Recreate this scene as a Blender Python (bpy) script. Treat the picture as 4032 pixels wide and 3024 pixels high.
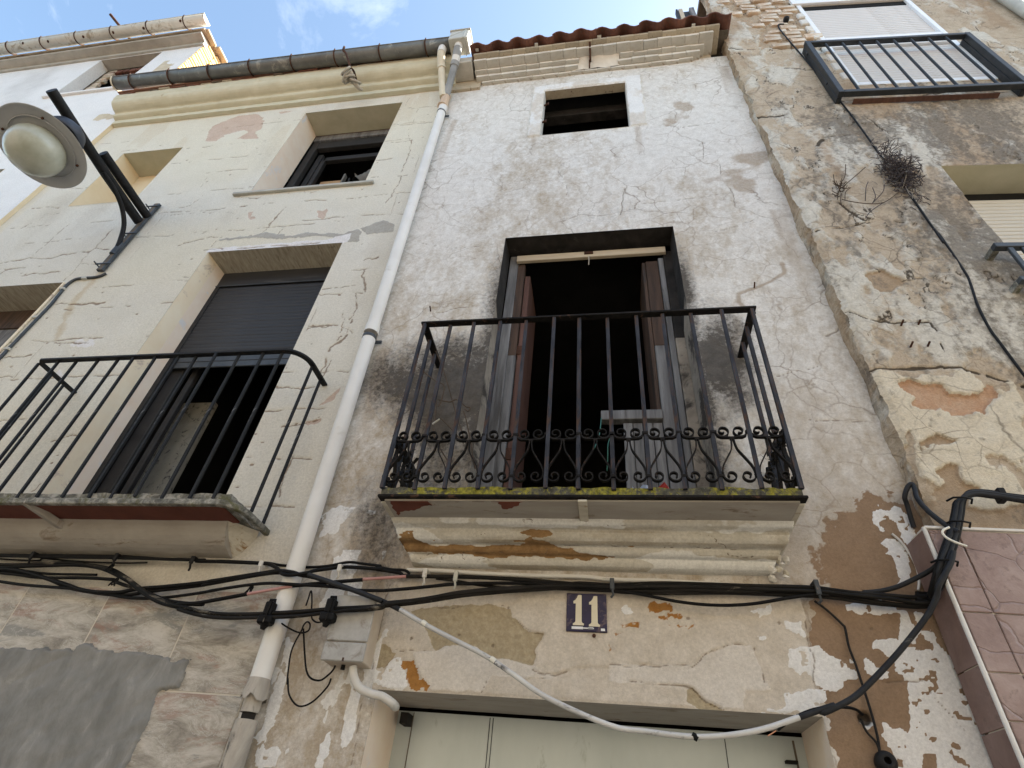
import bpy, bmesh, math, random
import numpy as np
from mathutils import Vector, Matrix

# ------------------------------------------------------------------ camera, sky, sun, exposure
for o in list(bpy.data.objects):
    bpy.data.objects.remove(o)
scene = bpy.context.scene
COL = scene.collection
rad = math.radians
FPX = 2223.6                                   # focal length in photograph pixels (4032 wide)
CAM = np.array([0.0, -2.6, 1.6])
PITCH, ROLL, YAW = rad(40.113), rad(6.197), rad(-12.046)
def cam_axes():
    cp, sp = math.cos(PITCH), math.sin(PITCH)
    f = np.array([math.sin(YAW)*cp, math.cos(YAW)*cp, sp])
    r0 = np.array([math.cos(YAW), -math.sin(YAW), 0.0])
    u0 = np.cross(r0, f)
    return np.array([math.cos(ROLL)*r0+math.sin(ROLL)*u0, -math.sin(ROLL)*r0+math.cos(ROLL)*u0, f])
RC = cam_axes()
cd = bpy.data.cameras.new("camera")
cam = bpy.data.objects.new("camera", cd)
COL.objects.link(cam)
m = Matrix.Identity(4)
for i in range(3):
    m[i][0] = RC[0][i]; m[i][1] = RC[1][i]; m[i][2] = -RC[2][i]; m[i][3] = CAM[i]
cam.matrix_world = m
cd.sensor_fit = 'HORIZONTAL'; cd.sensor_width = 36.0
cd.lens = FPX/4032*36.0
cd.clip_start = 0.05; cd.clip_end = 3000
scene.camera = cam

TO_SUN = Vector((0.69, 0.31, 0.655)).normalized()
SUN_EL = math.asin(TO_SUN.z)
SUN_ROT = math.atan2(TO_SUN.x, TO_SUN.y)
world = bpy.data.worlds.new("World"); scene.world = world; world.use_nodes = True
wt = world.node_tree; wt.nodes.clear()
def wn(t, **k):
    n = wt.nodes.new(t)
    for a, b in k.items(): setattr(n, a, b)
    return n
sky = wn('ShaderNodeTexSky'); sky.sky_type = 'NISHITA'; sky.sun_disc = False
sky.sun_elevation = SUN_EL; sky.sun_rotation = SUN_ROT
sky.air_density = 1.0; sky.dust_density = 1.6; sky.ozone_density = 0.35
tc = wn('ShaderNodeTexCoord')
sep = wn('ShaderNodeSeparateXYZ'); wt.links.new(tc.outputs['Generated'], sep.inputs[0])
mz = wn('ShaderNodeMath', operation='MAXIMUM'); wt.links.new(sep.outputs[2], mz.inputs[0]); mz.inputs[1].default_value = 0.08
dx = wn('ShaderNodeMath', operation='DIVIDE'); wt.links.new(sep.outputs[0], dx.inputs[0]); wt.links.new(mz.outputs[0], dx.inputs[1])
dy = wn('ShaderNodeMath', operation='DIVIDE'); wt.links.new(sep.outputs[1], dy.inputs[0]); wt.links.new(mz.outputs[0], dy.inputs[1])
cmb = wn('ShaderNodeCombineXYZ'); wt.links.new(dx.outputs[0], cmb.inputs[0]); wt.links.new(dy.outputs[0], cmb.inputs[1]); cmb.inputs[2].default_value = 11.7
n1 = wn('ShaderNodeTexNoise'); n1.inputs['Scale'].default_value = 4.2; n1.inputs['Detail'].default_value = 12; n1.inputs['Roughness'].default_value = 0.60; n1.inputs['Distortion'].default_value = 0.35
wt.links.new(cmb.outputs[0], n1.inputs['Vector'])
n2 = wn('ShaderNodeTexNoise'); n2.inputs['Scale'].default_value = 1.5; n2.inputs['Detail'].default_value = 2
wt.links.new(cmb.outputs[0], n2.inputs['Vector'])
ad = wn('ShaderNodeMath', operation='MULTIPLY_ADD'); wt.links.new(n2.outputs[0], ad.inputs[0]); ad.inputs[1].default_value = 1.1; wt.links.new(n1.outputs[0], ad.inputs[2])
rp = wn('ShaderNodeValToRGB'); rp.color_ramp.elements[0].position = 0.0; rp.color_ramp.elements[1].position = 1.0
rp.color_ramp.elements[0].color = (0, 0, 0, 1); rp.color_ramp.elements[1].color = (0.85, 0.85, 0.85, 1)
mr = wn('ShaderNodeMapRange'); mr.inputs[1].default_value = 1.08; mr.inputs[2].default_value = 1.75; wt.links.new(ad.outputs[0], mr.inputs[0]); wt.links.new(mr.outputs[0], rp.inputs[0])
mixw = wn('ShaderNodeMix', data_type='RGBA')
wt.links.new(rp.outputs[0], mixw.inputs[0]); tint = wn('ShaderNodeMix', data_type='RGBA', blend_type='MULTIPLY'); tint.inputs[0].default_value = 1.0; tint.inputs[7].default_value = (1.0, 1.03, .96, 1); wt.links.new(sky.outputs[0], tint.inputs[6]); wt.links.new(tint.outputs[2], mixw.inputs[6]); mixw.inputs[7].default_value = (6.6, 6.7, 6.9, 1)
bgn = wn('ShaderNodeBackground'); bgn.inputs[1].default_value = 0.11
wt.links.new(mixw.outputs[2], bgn.inputs[0])
wo = wn('ShaderNodeOutputWorld'); wt.links.new(bgn.outputs[0], wo.inputs[0])

sd = bpy.data.lights.new("sun", 'SUN'); sd.energy = 4.0; sd.angle = rad(0.5); sd.color = (1.0, 0.93, 0.82)
sun = bpy.data.objects.new("sun", sd); COL.objects.link(sun)
sun.rotation_euler = (-TO_SUN).to_track_quat('-Z', 'Y').to_euler(); sun.location = (10, 10, 25)
vs = scene.view_settings
vs.view_transform = 'Standard'; vs.look = 'None'; vs.gamma = 1.0; vs.use_curve_mapping = False
vs.exposure = 2.05

# ------------------------------------------------------------------ measuring: photograph pixel -> point on a wall plane
def ray(x, y):
    return RC.T @ np.array([(x-2016)/FPX, -(y-1512)/FPX, 1.0])
def at(x, y, Y=0.0):
    d = ray(x, y); t = (Y-CAM[1])/d[1]; p = CAM+t*d
    return (float(p[0]), Y, float(p[2]))
PHI = rad(3.5); OR = np.array([1.42, -0.10, 0.0])
NR = np.array([math.sin(PHI), -math.cos(PHI), 0.0]); ER = np.array([math.cos(PHI), math.sin(PHI), 0.0])
def atr(x, y, w=0.0):                            # right-hand house: its facade is turned by 3.5 degrees
    d = ray(x, y); t = (NR@(OR-CAM)+w)/(NR@d); p = CAM+t*d
    return (float(ER@(p-OR)), -w, float(p[2]))
def frame(ox, oy, s):                            # pixels of an enlarged detail -> photograph pixels
    return lambda x, y: (ox+x*s, oy+y*s)
Z1 = frame(0, 0, .5426); Z2 = frame(900, 0, .5426); Z3 = frame(1700, 0, .5425); Z4 = frame(2800, 0, .5728)
Z5 = frame(0, 900, .8436); Z6 = frame(1400, 850, .9043); Z7 = frame(2900, 800, .6631); Z8 = frame(0, 2100, .7233)
ZK = frame(0, 2130, .3617); ZM = frame(700, 2150, .3617); ZN = frame(1400, 2180, .4069); ZR = frame(2400, 2250, .4666)
ZRR = frame(3150, 2300, .4364); ZQ = frame(3400, 1800, .4219); ZC = frame(700, 900, .3616); ZL = frame(0, 800, .4219)
ZA = frame(3100, 0, 932/2212); ZB = frame(3600, 600, 432/1103); ZP = frame(1200, 2150, .633)
ZT = frame(1820, 20, .2712); ZU = frame(2350, 0, .2712); ZS = frame(1500, 1950, .4069)

# ------------------------------------------------------------------ numpy noise
def _hash(xi, yi, seed):
    h = (xi.astype(np.int64)*374761393 + yi.astype(np.int64)*668265263 + seed*974711) & 0xffffffff
    h = ((h ^ (h >> 13))*1274126177) & 0xffffffff
    h = h ^ (h >> 16)
    return h.astype(np.float64)/4294967295.0
def vnoise(x, y, seed=0):
    xi = np.floor(x); yi = np.floor(y); fx = x-xi; fy = y-yi
    fx = fx*fx*fx*(fx*(fx*6-15)+10); fy = fy*fy*fy*(fy*(fy*6-15)+10)
    a = _hash(xi, yi, seed); b = _hash(xi+1, yi, seed); c = _hash(xi, yi+1, seed); d = _hash(xi+1, yi+1, seed)
    return (a*(1-fx)+b*fx)*(1-fy)+(c*(1-fx)+d*fx)*fy
def fbm(x, y, octv=4, seed=0, gain=.5):
    s = np.zeros_like(x); a = 1.0; t = 0.0; f = 1.0
    for i in range(octv):
        s += a*vnoise(x*f+i*17.3, y*f-i*9.1, seed+i*31); t += a; a *= gain; f *= 2.03
    return s/t
def sstep(a, b, x):
    t = np.clip((x-a)/(b-a), 0, 1); return t*t*(3-2*t)

# ------------------------------------------------------------------ materials
MATS = {}
def nodes(name):
    mt = bpy.data.materials.new(name); mt.use_nodes = True; nt = mt.node_tree; nt.nodes.clear()
    out = nt.nodes.new('ShaderNodeOutputMaterial'); b = nt.nodes.new('ShaderNodeBsdfPrincipled')
    nt.links.new(b.outputs[0], out.inputs[0]); MATS[name] = mt
    return mt, nt, b
def N(nt, t, **k):
    n = nt.nodes.new(t)
    for a, b in k.items(): setattr(n, a, b)
    return n
def noise(nt, vec, scale, detail=5, rough=.6, dist=0.0):
    n = N(nt, 'ShaderNodeTexNoise'); n.inputs['Scale'].default_value = scale; n.inputs['Detail'].default_value = detail
    n.inputs['Roughness'].default_value = rough; n.inputs['Distortion'].default_value = dist
    nt.links.new(vec, n.inputs['Vector']); return n.outputs[0]
def ramp(nt, fac, stops):
    r = N(nt, 'ShaderNodeValToRGB'); e = r.color_ramp.elements
    while len(e) < len(stops): e.new(0.5)
    for k, (p, c) in enumerate(stops):
        e[k].position = p; e[k].color = (c[0], c[1], c[2], 1) if not isinstance(c, float) else (c, c, c, 1)
    nt.links.new(fac, r.inputs[0]); return r.outputs[0]
def mathn(nt, op, a, b=None, clamp=False):
    n = N(nt, 'ShaderNodeMath', operation=op); n.use_clamp = clamp
    for k, v in enumerate((a, b)):
        if v is None: continue
        if isinstance(v, (int, float)): n.inputs[k].default_value = v
        else: nt.links.new(v, n.inputs[k])
    return n.outputs[0]
def mixc(nt, fac, a, b, mode='MIX'):
    n = N(nt, 'ShaderNodeMix', data_type='RGBA', blend_type=mode)
    for k, v in ((0, fac), (6, a), (7, b)):
        if isinstance(v, (int, float)): n.inputs[k].default_value = v
        elif isinstance(v, tuple): n.inputs[k].default_value = (v[0], v[1], v[2], 1)
        else: nt.links.new(v, n.inputs[k])
    return n.outputs[2]
def texvec(nt, stretch=None):
    t = N(nt, 'ShaderNodeTexCoord').outputs['Object']
    if stretch:
        mp = N(nt, 'ShaderNodeMapping'); mp.inputs['Scale'].default_value = stretch
        nt.links.new(t, mp.inputs[0]); t = mp.outputs[0]
    return t
def bump(nt, b, h, strength, dist=0.01):
    n = N(nt, 'ShaderNodeBump'); n.inputs['Strength'].default_value = strength; n.inputs['Distance'].default_value = dist
    nt.links.new(h, n.inputs['Height']); nt.links.new(n.outputs[0], b.inputs['Normal'])
def simple(name, c1, c2, scale=8, rough=.8, metal=0.0, bs=.25, bscale=60, stretch=None, dirt=None, dirt_at=.6, dscale=14, spec=.3, rnd=0.0):
    """two-tone mottled surface with optional dirt / rust blotches and fine relief"""
    mt, nt, b = nodes(name); v = texvec(nt, stretch)
    base = ramp(nt, noise(nt, v, scale, 6, .62, .3), [(.32, c1), (.68, c2)])
    if dirt:
        fac = ramp(nt, noise(nt, v, dscale, 7, .7, .6), [(dirt_at-.04, 0.0), (dirt_at+.05, 1.0)])
        base = mixc(nt, fac, base, dirt)
    if rnd:
        oi = N(nt, 'ShaderNodeObjectInfo'); hsv = N(nt, 'ShaderNodeHueSaturation')
        vv = mathn(nt, 'MULTIPLY_ADD', oi.outputs['Random'], rnd*2); vv.node.inputs[2].default_value = 1-rnd
        nt.links.new(vv, hsv.inputs['Value']); nt.links.new(base, hsv.inputs['Color']); base = hsv.outputs[0]
    nt.links.new(base, b.inputs['Base Color']); b.inputs['Roughness'].default_value = rough; b.inputs['Metallic'].default_value = metal
    b.inputs['Specular IOR Level'].default_value = spec
    if bs: bump(nt, b, noise(nt, v, bscale, 4, .7), bs, .004)
    return mt
def layered(name, base, layers, fine=(140, .25), coarse=(22, .2), rough=.92, hair=None):
    """plaster: base colours, then worn layers whose extent comes from wall attributes broken up by noise"""
    mt, nt, b = nodes(name); v = texvec(nt)
    col = ramp(nt, noise(nt, v, base[2], 8, .68, .4), [(.30, base[0]), (.70, base[1])])
    grain = noise(nt, v, 34, 8, .72, .2)
    for li, (attr, ca, cb, sc, amt, con, mx) in enumerate(layers):
        if li == 2:
            for hr_ in (hair or []):
                vv = N(nt, 'ShaderNodeTexVoronoi'); vv.feature = 'DISTANCE_TO_EDGE'; vv.inputs['Scale'].default_value = hr_[0]
                nz = N(nt, 'ShaderNodeTexNoise'); nz.inputs['Scale'].default_value = 1.2+hr_[0]*.5; nz.inputs['Detail'].default_value = 7; nt.links.new(v, nz.inputs['Vector'])
                wv = mixc(nt, .8/hr_[0], v, nz.outputs[1], 'ADD'); nt.links.new(wv, vv.inputs['Vector'])
                hf = ramp(nt, vv.outputs['Distance'], [(0.0, 1.0), (hr_[1], 0.0)])
                msk = ramp(nt, noise(nt, v, hr_[4], 4), [(.42, 0.0), (.62, 1.0)])
                col = mixc(nt, mathn(nt, 'MULTIPLY', mathn(nt, 'MULTIPLY', hf, msk), hr_[2]), col, hr_[3])
        a = N(nt, 'ShaderNodeAttribute'); a.attribute_name = attr
        lc = ramp(nt, noise(nt, v, sc, 7, .66, .3), [(.30, ca), (.70, cb)])
        g = mathn(nt, 'MULTIPLY', mathn(nt, 'SUBTRACT', grain, .5), amt)
        f = mathn(nt, 'ADD', a.outputs['Fac'], g)
        f = mathn(nt, 'MULTIPLY', mathn(nt, 'SUBTRACT', f, .5), con)
        f = mathn(nt, 'ADD', f, .5, True)
        if mx < 1: f = mathn(nt, 'MULTIPLY', f, mx)
        col = mixc(nt, f, col, lc)
    sp = ramp(nt, noise(nt, v, 75, 5, .8), [(.30, .80), (.64, 1.08)])
    col = mixc(nt, 1.0, col, sp, 'MULTIPLY')
    nt.links.new(col, b.inputs['Base Color']); b.inputs['Roughness'].default_value = rough; b.inputs['Specular IOR Level'].default_value = .2
    h = mathn(nt, 'ADD', mathn(nt, 'MULTIPLY', noise(nt, v, fine[0], 4, .75), fine[1]), mathn(nt, 'MULTIPLY', noise(nt, v, coarse[0], 6, .65), coarse[1]))
    bump(nt, b, h, .7, .014)
    return mt

WHITEW = (.78, .765, .735); WHITEW2 = (.60, .575, .535)
layered('plaster_house_11', ((.38, .315, .235), (.48, .415, .33), 5.0), [
    ('whitewash', WHITEW2, WHITEW, 14, 1.5, 1.25, .97),
    ('damp', (.31, .24, .17), (.40, .32, .24), 7, .8, 1.7, .75),
    ('lintel', (.51, .455, .38), (.65, .595, .52), 11, .3, 6, 1),
    ('brown', (.25, .17, .11), (.32, .225, .15), 10, .2, 8, 1),
    ('mortar', (.33, .27, .175), (.47, .40, .28), 38, .35, 6, 1),
    ('skim', (.59, .545, .485), (.67, .63, .575), 9, .2, 9, 1),
    ('paint', (.72, .72, .71), (.79, .785, .775), 9, .25, 9, 1),
    ('ochre', (.30, .13, .03), (.42, .22, .07), 12, .5, 6, 1),
    ('soot', (.030, .025, .020), (.085, .070, .056), 16, 1.3, 1.9, .92),
    ('crack', (.12, .09, .065), (.2, .15, .11), 20, .15, 2.0, .6)], hair=[(1.7, .010, .75, (.20, .15, .11), 1.5), (4.2, .022, .55, (.26, .20, .155), 2.3)])
layered('plaster_cream', ((.64, .605, .525), (.71, .68, .605), 3.0), [
    ('yellow', (.66, .61, .485), (.71, .665, .545), 4, .4, 2, .7),
    ('pink', (.53, .40, .32), (.60, .485, .40), 6, .5, 7, 1),
    ('grey', (.37, .35, .31), (.45, .43, .385), 10, .35, 8, 1),
    ('white', (.72, .70, .69), (.77, .75, .74), 8, .4, 6, 1),
    ('rust', (.46, .34, .19), (.56, .45, .29), 6, .8, 1.6, .6),
    ('stain', (.46, .41, .33), (.54, .49, .41), 5, .8, 1.5, .6),
    ('crack', (.17, .12, .08), (.28, .20, .14), 20, .25, 2.2, .8)], fine=(170, .4), coarse=(45, .22))
layered('moulding_flaking', ((.50, .47, .40), (.65, .625, .56), 8.0), [
    ('dirt', (.34, .29, .215), (.44, .39, .30), 12, .9, 2.2, .8),
    ('paint', (.66, .655, .62), (.74, .735, .70), 9, .4, 5, 1),
    ('peel', (.20, .115, .05), (.36, .225, .105), 14, .6, 6, 1),
    ('crack', (.12, .085, .055), (.2, .15, .10), 20, .2, 3, .9)])
layered('plaster_white', ((.74, .735, .72), (.81, .805, .79), 3.0), [('stain', (.56, .55, .53), (.66, .65, .63), 6, .8, 2, .7)])
layered('plaster_old', ((.42, .335, .24), (.56, .475, .37), 9.0), [
    ('cream', (.61, .535, .41), (.71, .65, .53), 8, .5, 6, 1),
    ('pale', (.55, .52, .45), (.70, .675, .61), 30, 1.2, 2.6, .9),
    ('brick', (.47, .27, .16), (.57, .40, .28), 14, .7, 5, .95),
    ('brown', (.33, .235, .15), (.45, .345, .24), 9, .8, 3, .85),
    ('lichen', (.10, .085, .068), (.24, .205, .165), 40, 2.2, 1.6, .8),
    ('crack', (.05, .04, .03), (.10, .08, .06), 20, .2, 3, .95)], fine=(120, .5), coarse=(30, .5), hair=[(2.6, .02, .8, (.10, .08, .06), 1.7), (6.5, .03, .6, (.17, .13, .095), 2.6)])
simple('reveal_cream', (.80, .67, .49), (.84, .75, .59), 5, .92, dirt=(.52, .42, .35), dirt_at=.60, dscale=4)
simple('reveal_blind', (.70, .57, .38), (.75, .64, .46), 5, .92)
simple('reveal_pink', (.80, .66, .53), (.84, .74, .63), 6, .92, dirt=(.70, .69, .70), dirt_at=.62, dscale=5)
simple('soffit_streaked', (.28, .245, .19), (.46, .42, .34), 9, .92, stretch=(5, 1, 1), dirt=(.20, .17, .13), dirt_at=.62, dscale=7)
simple('soffit_olive', (.40, .375, .27), (.48, .45, .34), 5, .92)
simple('cornice_cream', (.53, .50, .375), (.61, .58, .455), 5, .9, dirt=(.30, .22, .12), dirt_at=.70, dscale=6)
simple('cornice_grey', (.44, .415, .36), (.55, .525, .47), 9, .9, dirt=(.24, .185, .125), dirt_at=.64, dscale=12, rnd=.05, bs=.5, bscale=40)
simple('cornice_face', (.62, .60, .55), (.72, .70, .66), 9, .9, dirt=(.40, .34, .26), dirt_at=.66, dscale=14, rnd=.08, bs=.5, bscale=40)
simple('cornice_bare', (.36, .30, .22), (.46, .40, .30), 9, .9, dirt=(.16, .12, .09), dirt_at=.62, dscale=18, rnd=.14, bs=.5, bscale=40)
simple('cornice_dull', (.36, .35, .31), (.46, .45, .40), 6, .9)
simple('moulding_old', (.46, .42, .335), (.64, .60, .51), 7, .9, dirt=(.25, .145, .06), dirt_at=.585, dscale=5.0, bs=.6, bscale=35, stretch=(1, 1.6, 2.2))
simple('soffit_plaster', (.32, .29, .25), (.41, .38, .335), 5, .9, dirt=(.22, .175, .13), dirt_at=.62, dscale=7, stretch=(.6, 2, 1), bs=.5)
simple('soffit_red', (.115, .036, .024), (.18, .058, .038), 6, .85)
simple('roof_tile', (.11, .045, .031), (.21, .092, .062), 9, .85, dirt=(.11, .10, .085), dirt_at=.60, dscale=8, rnd=.25, bs=.4)
simple('gable_brick', (.62, .42, .20), (.74, .56, .30), 9, .9, dirt=(.50, .24, .12), dirt_at=.66, dscale=7, rnd=.18, bs=.5)
simple('mortar_pale', (.50, .42, .30), (.62, .54, .40), 12, .95, bs=.6)
simple('old_brick', (.46, .34, .24), (.58, .47, .36), 12, .92, dirt=(.64, .58, .49), dirt_at=.54, dscale=9, rnd=.15, bs=.6)
simple('joint_dark', (.10, .08, .06), (.17, .14, .11), 14, .95, bs=.6)
simple('zinc_dark', (.10, .10, .095), (.17, .17, .16), 5, .45, .3, .15, dirt=(.28, .27, .24), dirt_at=.60, dscale=7)
simple('zinc_pale', (.44, .44, .40), (.56, .56, .51), 5, .55, .0, .15, dirt=(.30, .27, .21), dirt_at=.58, dscale=5)
simple('rust', (.045, .022, .015), (.10, .045, .026), 20, .85, .2, .4)
simple('iron_black', (.008, .008, .009), (.017, .017, .018), 18, .6, .0, .3, spec=.2, dirt=(.05, .035, .026), dirt_at=.66, dscale=25)
simple('iron_bluegrey', (.014, .016, .022), (.055, .060, .075), 30, .75, .0, .5, stretch=(1, 1, .25), dirt=(.075, .045, .032), dirt_at=.56, dscale=22, spec=.15)
simple('iron_dark', (.007, .0065, .006), (.017, .015, .014), 22, .75, .0, .5, spec=.15, dirt=(.09, .05, .033), dirt_at=.62, dscale=16)
simple('iron_chipped', (.009, .0095, .011), (.022, .023, .026), 22, .65, .0, .35, spec=.2, stretch=(1, 1, .3), dirt=(.30, .30, .31), dirt_at=.66, dscale=26)
simple('steel_grey', (.045, .052, .060), (.08, .088, .096), 9, .5, .3, .2, dirt=(.16, .12, .09), dirt_at=.70, dscale=16)
simple('grille_paint', (.018, .020, .022), (.038, .041, .045), 9, .5, .1, .2, dirt=(.15, .13, .11), dirt_at=.70, dscale=16)
simple('pvc_white', (.66, .64, .60), (.74, .73, .70), 4, .42, 0, .06, dirt=(.58, .55, .49), dirt_at=.66, dscale=3, spec=.4)
simple('pvc_cream', (.58, .50, .36), (.66, .60, .47), 6, .5, 0, .06, dirt=(.46, .36, .23), dirt_at=.64, dscale=6)
simple('pvc_tan', (.52, .37, .25), (.62, .49, .37), 7, .5, 0, .1)
simple('pvc_grey', (.20, .20, .195), (.30, .30, .295), 5, .5, 0, .06)
simple('old_pipe', (.26, .24, .21), (.58, .53, .46), 9, .85, 0, .5, stretch=(1, 1, .3), dirt=(.06, .056, .05), dirt_at=.56, dscale=9)
simple('cable_black', (.004, .004, .0045), (.009, .009, .0095), 12, .6, 0, .3, spec=.15, dirt=(.04, .036, .032), dirt_at=.66, dscale=18)
simple('cable_dusty', (.006, .006, .006), (.024, .022, .020), 10, .6, 0, .2, stretch=(.3, 1, 1), dirt=(.22, .195, .155), dirt_at=.61, dscale=12, spec=.12)
simple('cable_slate', (.012, .013, .016), (.024, .026, .030), 12, .6, 0, .2, spec=.25, dirt=(.12, .115, .11), dirt_at=.66, dscale=14)
simple('cable_painted', (.50, .50, .50), (.62, .62, .61), 9, .6, 0, .2, dirt=(.10, .10, .105), dirt_at=.60, dscale=16, stretch=(.5, 1, 1))
simple('cable_pink', (.42, .22, .21), (.52, .30, .28), 12, .5, 0, .1)
simple('conduit_white', (.60, .585, .55), (.68, .665, .63), 12, .7, 0, .2, dirt=(.10, .085, .07), dirt_at=.68, dscale=24)
simple('wire_white', (.72, .70, .62), (.78, .76, .69), 10, .5, 0, .05)
simple('copper', (.62, .30, .18), (.72, .38, .24), 10, .4, .7, .1)
simple('box_grey', (.33, .325, .31), (.44, .435, .42), 20, .65, 0, .2, dirt=(.27, .25, .22), dirt_at=.60, dscale=10)
simple('box_side', (.46, .39, .31), (.56, .49, .41), 9, .7, 0, .2)
simple('wood_grey', (.075, .073, .073), (.235, .235, .24), 7, .85, 0, .5, stretch=(3, 1, .25), bscale=40, dirt=(.07, .062, .055), dirt_at=.62, dscale=6)
simple('wood_brown', (.038, .025, .018), (.095, .058, .04), 7, .8, 0, .5, stretch=(4, 1, .3), bscale=40, dirt=(.035, .03, .028), dirt_at=.60, dscale=5)
simple('wood_red', (.075, .038, .028), (.135, .068, .05), 6, .75, 0, .4, stretch=(4, 1, .3), bscale=40, dirt=(.10, .05, .04), dirt_at=.66, dscale=8)
simple('wood_beige', (.48, .40, .29), (.58, .50, .38), 9, .7, 0, .2, stretch=(.5, 1, 3))
simple('charred', (.012, .011, .010), (.035, .031, .028), 8, .95, 0, .4, dirt=(.06, .055, .05), dirt_at=.66, dscale=10)
simple('jamb_sooty', (.20, .172, .14), (.34, .30, .25), 5, .93, 0, .4, dirt=(.055, .047, .04), dirt_at=.52, dscale=3.5)
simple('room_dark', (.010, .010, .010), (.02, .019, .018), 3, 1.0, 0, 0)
simple('room_plaster', (.25, .235, .19), (.33, .31, .26), 6, .95, 0, .3, dirt=(.07, .065, .058), dirt_at=.605, dscale=16)
simple('shutter_dark', (.024, .024, .026), (.040, .040, .043), 3, .55, 0, .04, stretch=(.4, 1, 4), dirt=(.085, .082, .078), dirt_at=.62, dscale=5)
simple('shutter_white', (.60, .585, .57), (.68, .665, .65), 5, .55, 0, .05, stretch=(.6, 1, 5), dirt=(.52, .49, .46), dirt_at=.62, dscale=5)
simple('shutter_cream', (.56, .51, .42), (.64, .59, .50), 5, .55, 0, .05, stretch=(.6, 1, 4))
simple('frame_white', (.76, .79, .82), (.84, .86, .88), 4, .4, 0, .03)
simple('frame_dark', (.016, .015, .0145), (.03, .028, .027), 6, .6, 0, .2)
simple('cardboard', (.34, .20, .10), (.42, .27, .15), 5, .85, 0, .2)
simple('cloth_grey', (.12, .115, .105), (.18, .17, .155), 6, .95, 0, .3)
simple('door_zinc', (.45, .505, .505), (.56, .615, .615), 1.8, .36, .35, .03, stretch=(1.4, 1, .5), bscale=5, dirt=(.34, .385, .365), dirt_at=.66, dscale=5)
simple('lamp_shade_white', (.36, .365, .37), (.44, .445, .45), 4, .5, 0, .05, dirt=(.34, .32, .29), dirt_at=.64, dscale=4)
simple('lamp_housing', (.03, .034, .044), (.055, .06, .074), 8, .5, .2, .1)
simple('enamel_blue', (.010, .008, .040), (.020, .016, .060), 18, .3, 0, .06, spec=.35, dirt=(.12, .085, .10), dirt_at=.60, dscale=16)
simple('enamel_cream', (.62, .57, .42), (.70, .65, .51), 14, .35, 0, .05, spec=.5)
simple('tile_brown', (.165, .10, .085), (.255, .175, .155), 7, .5, 0, .5, bscale=26, dirt=(.115, .072, .06), dirt_at=.62, dscale=7, spec=.4, rnd=.08)
simple('tile_grout', (.56, .52, .45), (.64, .60, .53), 14, .95)
simple('trim_white', (.62, .61, .585), (.72, .71, .69), 14, .6, 0, .15)
simple('cement_grey', (.19, .19, .18), (.29, .288, .275), 7, .92, 0, .9, bscale=30, stretch=(1.7, 1, .8), dirt=(.33, .325, .31), dirt_at=.62, dscale=7)
simple('twig', (.06, .042, .03), (.11, .08, .058), 20, .9, 0, 0)
simple('twig_grey', (.055, .045, .045), (.12, .10, .10), 20, .9, 0, 0)
simple('twig_pale', (.27, .24, .21), (.36, .33, .29), 20, .9, 0, 0)
simple('rope', (.36, .32, .26), (.48, .44, .37), 24, .95, 0, .6)
simple('string_green', (.05, .17, .14), (.08, .22, .18), 20, .8, 0, 0)
simple('litter_red', (.50, .06, .07), (.60, .11, .11), 12, .5, 0, 0)
simple('litter_blue', (.42, .50, .68), (.55, .62, .76), 12, .5, 0, 0)
simple('asphalt', (.055, .052, .048), (.085, .08, .074), 40, .95, 0, .5)
simple('paving', (.24, .23, .21), (.32, .31, .29), 9, .9, 0, .4)
simple('house_front', (.52, .45, .36), (.60, .53, .43), 3, .9)
simple('verge_dirty', (.34, .28, .20), (.46, .39, .29), 12, .9, dirt=(.20, .10, .06), dirt_at=.60, dscale=8)
simple('roof_far', (.26, .13, .09), (.36, .20, .14), 9, .9, 0, .4)
simple('void', (.008, .008, .008), (.012, .012, .012), 3, 1.0, 0, 0)
simple('blind_fabric', (.50, .52, .53), (.58, .60, .61), 6, .8, 0, .1)
def marble():
    mt, nt, b = nodes('marble'); v = texvec(nt)
    oi = N(nt, 'ShaderNodeObjectInfo'); vr = N(nt, 'ShaderNodeVectorMath', operation='ADD')
    cb = N(nt, 'ShaderNodeCombineXYZ'); nt.links.new(mathn(nt, 'MULTIPLY', oi.outputs['Random'], 30), cb.inputs[1])
    nt.links.new(v, vr.inputs[0]); nt.links.new(cb.outputs[0], vr.inputs[1])
    mp = N(nt, 'ShaderNodeMapping'); mp.inputs['Rotation'].default_value = (0, rad(58), 0); mp.inputs['Scale'].default_value = (.8, 1, 2.3)
    nt.links.new(vr.outputs[0], mp.inputs[0]); w = mp.outputs[0]
    base = ramp(nt, noise(nt, w, 5, 10, .74, .5), [(.36, (.22, .20, .17)), (.49, (.40, .37, .32)), (.61, (.56, .53, .48))])
    red = ramp(nt, noise(nt, w, 3.4, 10, .72, .7), [(.53, 0.0), (.61, .6)])
    base = mixc(nt, red, base, (.30, .17, .125))
    grey = ramp(nt, noise(nt, w, 2.6, 9, .66, .6), [(.56, 0.0), (.62, .8)])
    base = mixc(nt, grey, base, (.25, .25, .235))
    vein = ramp(nt, noise(nt, w, 5, 10, .72, .8), [(.485, 0.0), (.50, .6), (.515, 0.0)])
    base = mixc(nt, vein, base, (.64, .61, .57))
    nt.links.new(base, b.inputs['Base Color']); b.inputs['Roughness'].default_value = .6; b.inputs['Specular IOR Level'].default_value = .35
    bump(nt, b, noise(nt, w, 14, 6, .7, .5), .35, .008)
marble()
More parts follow.
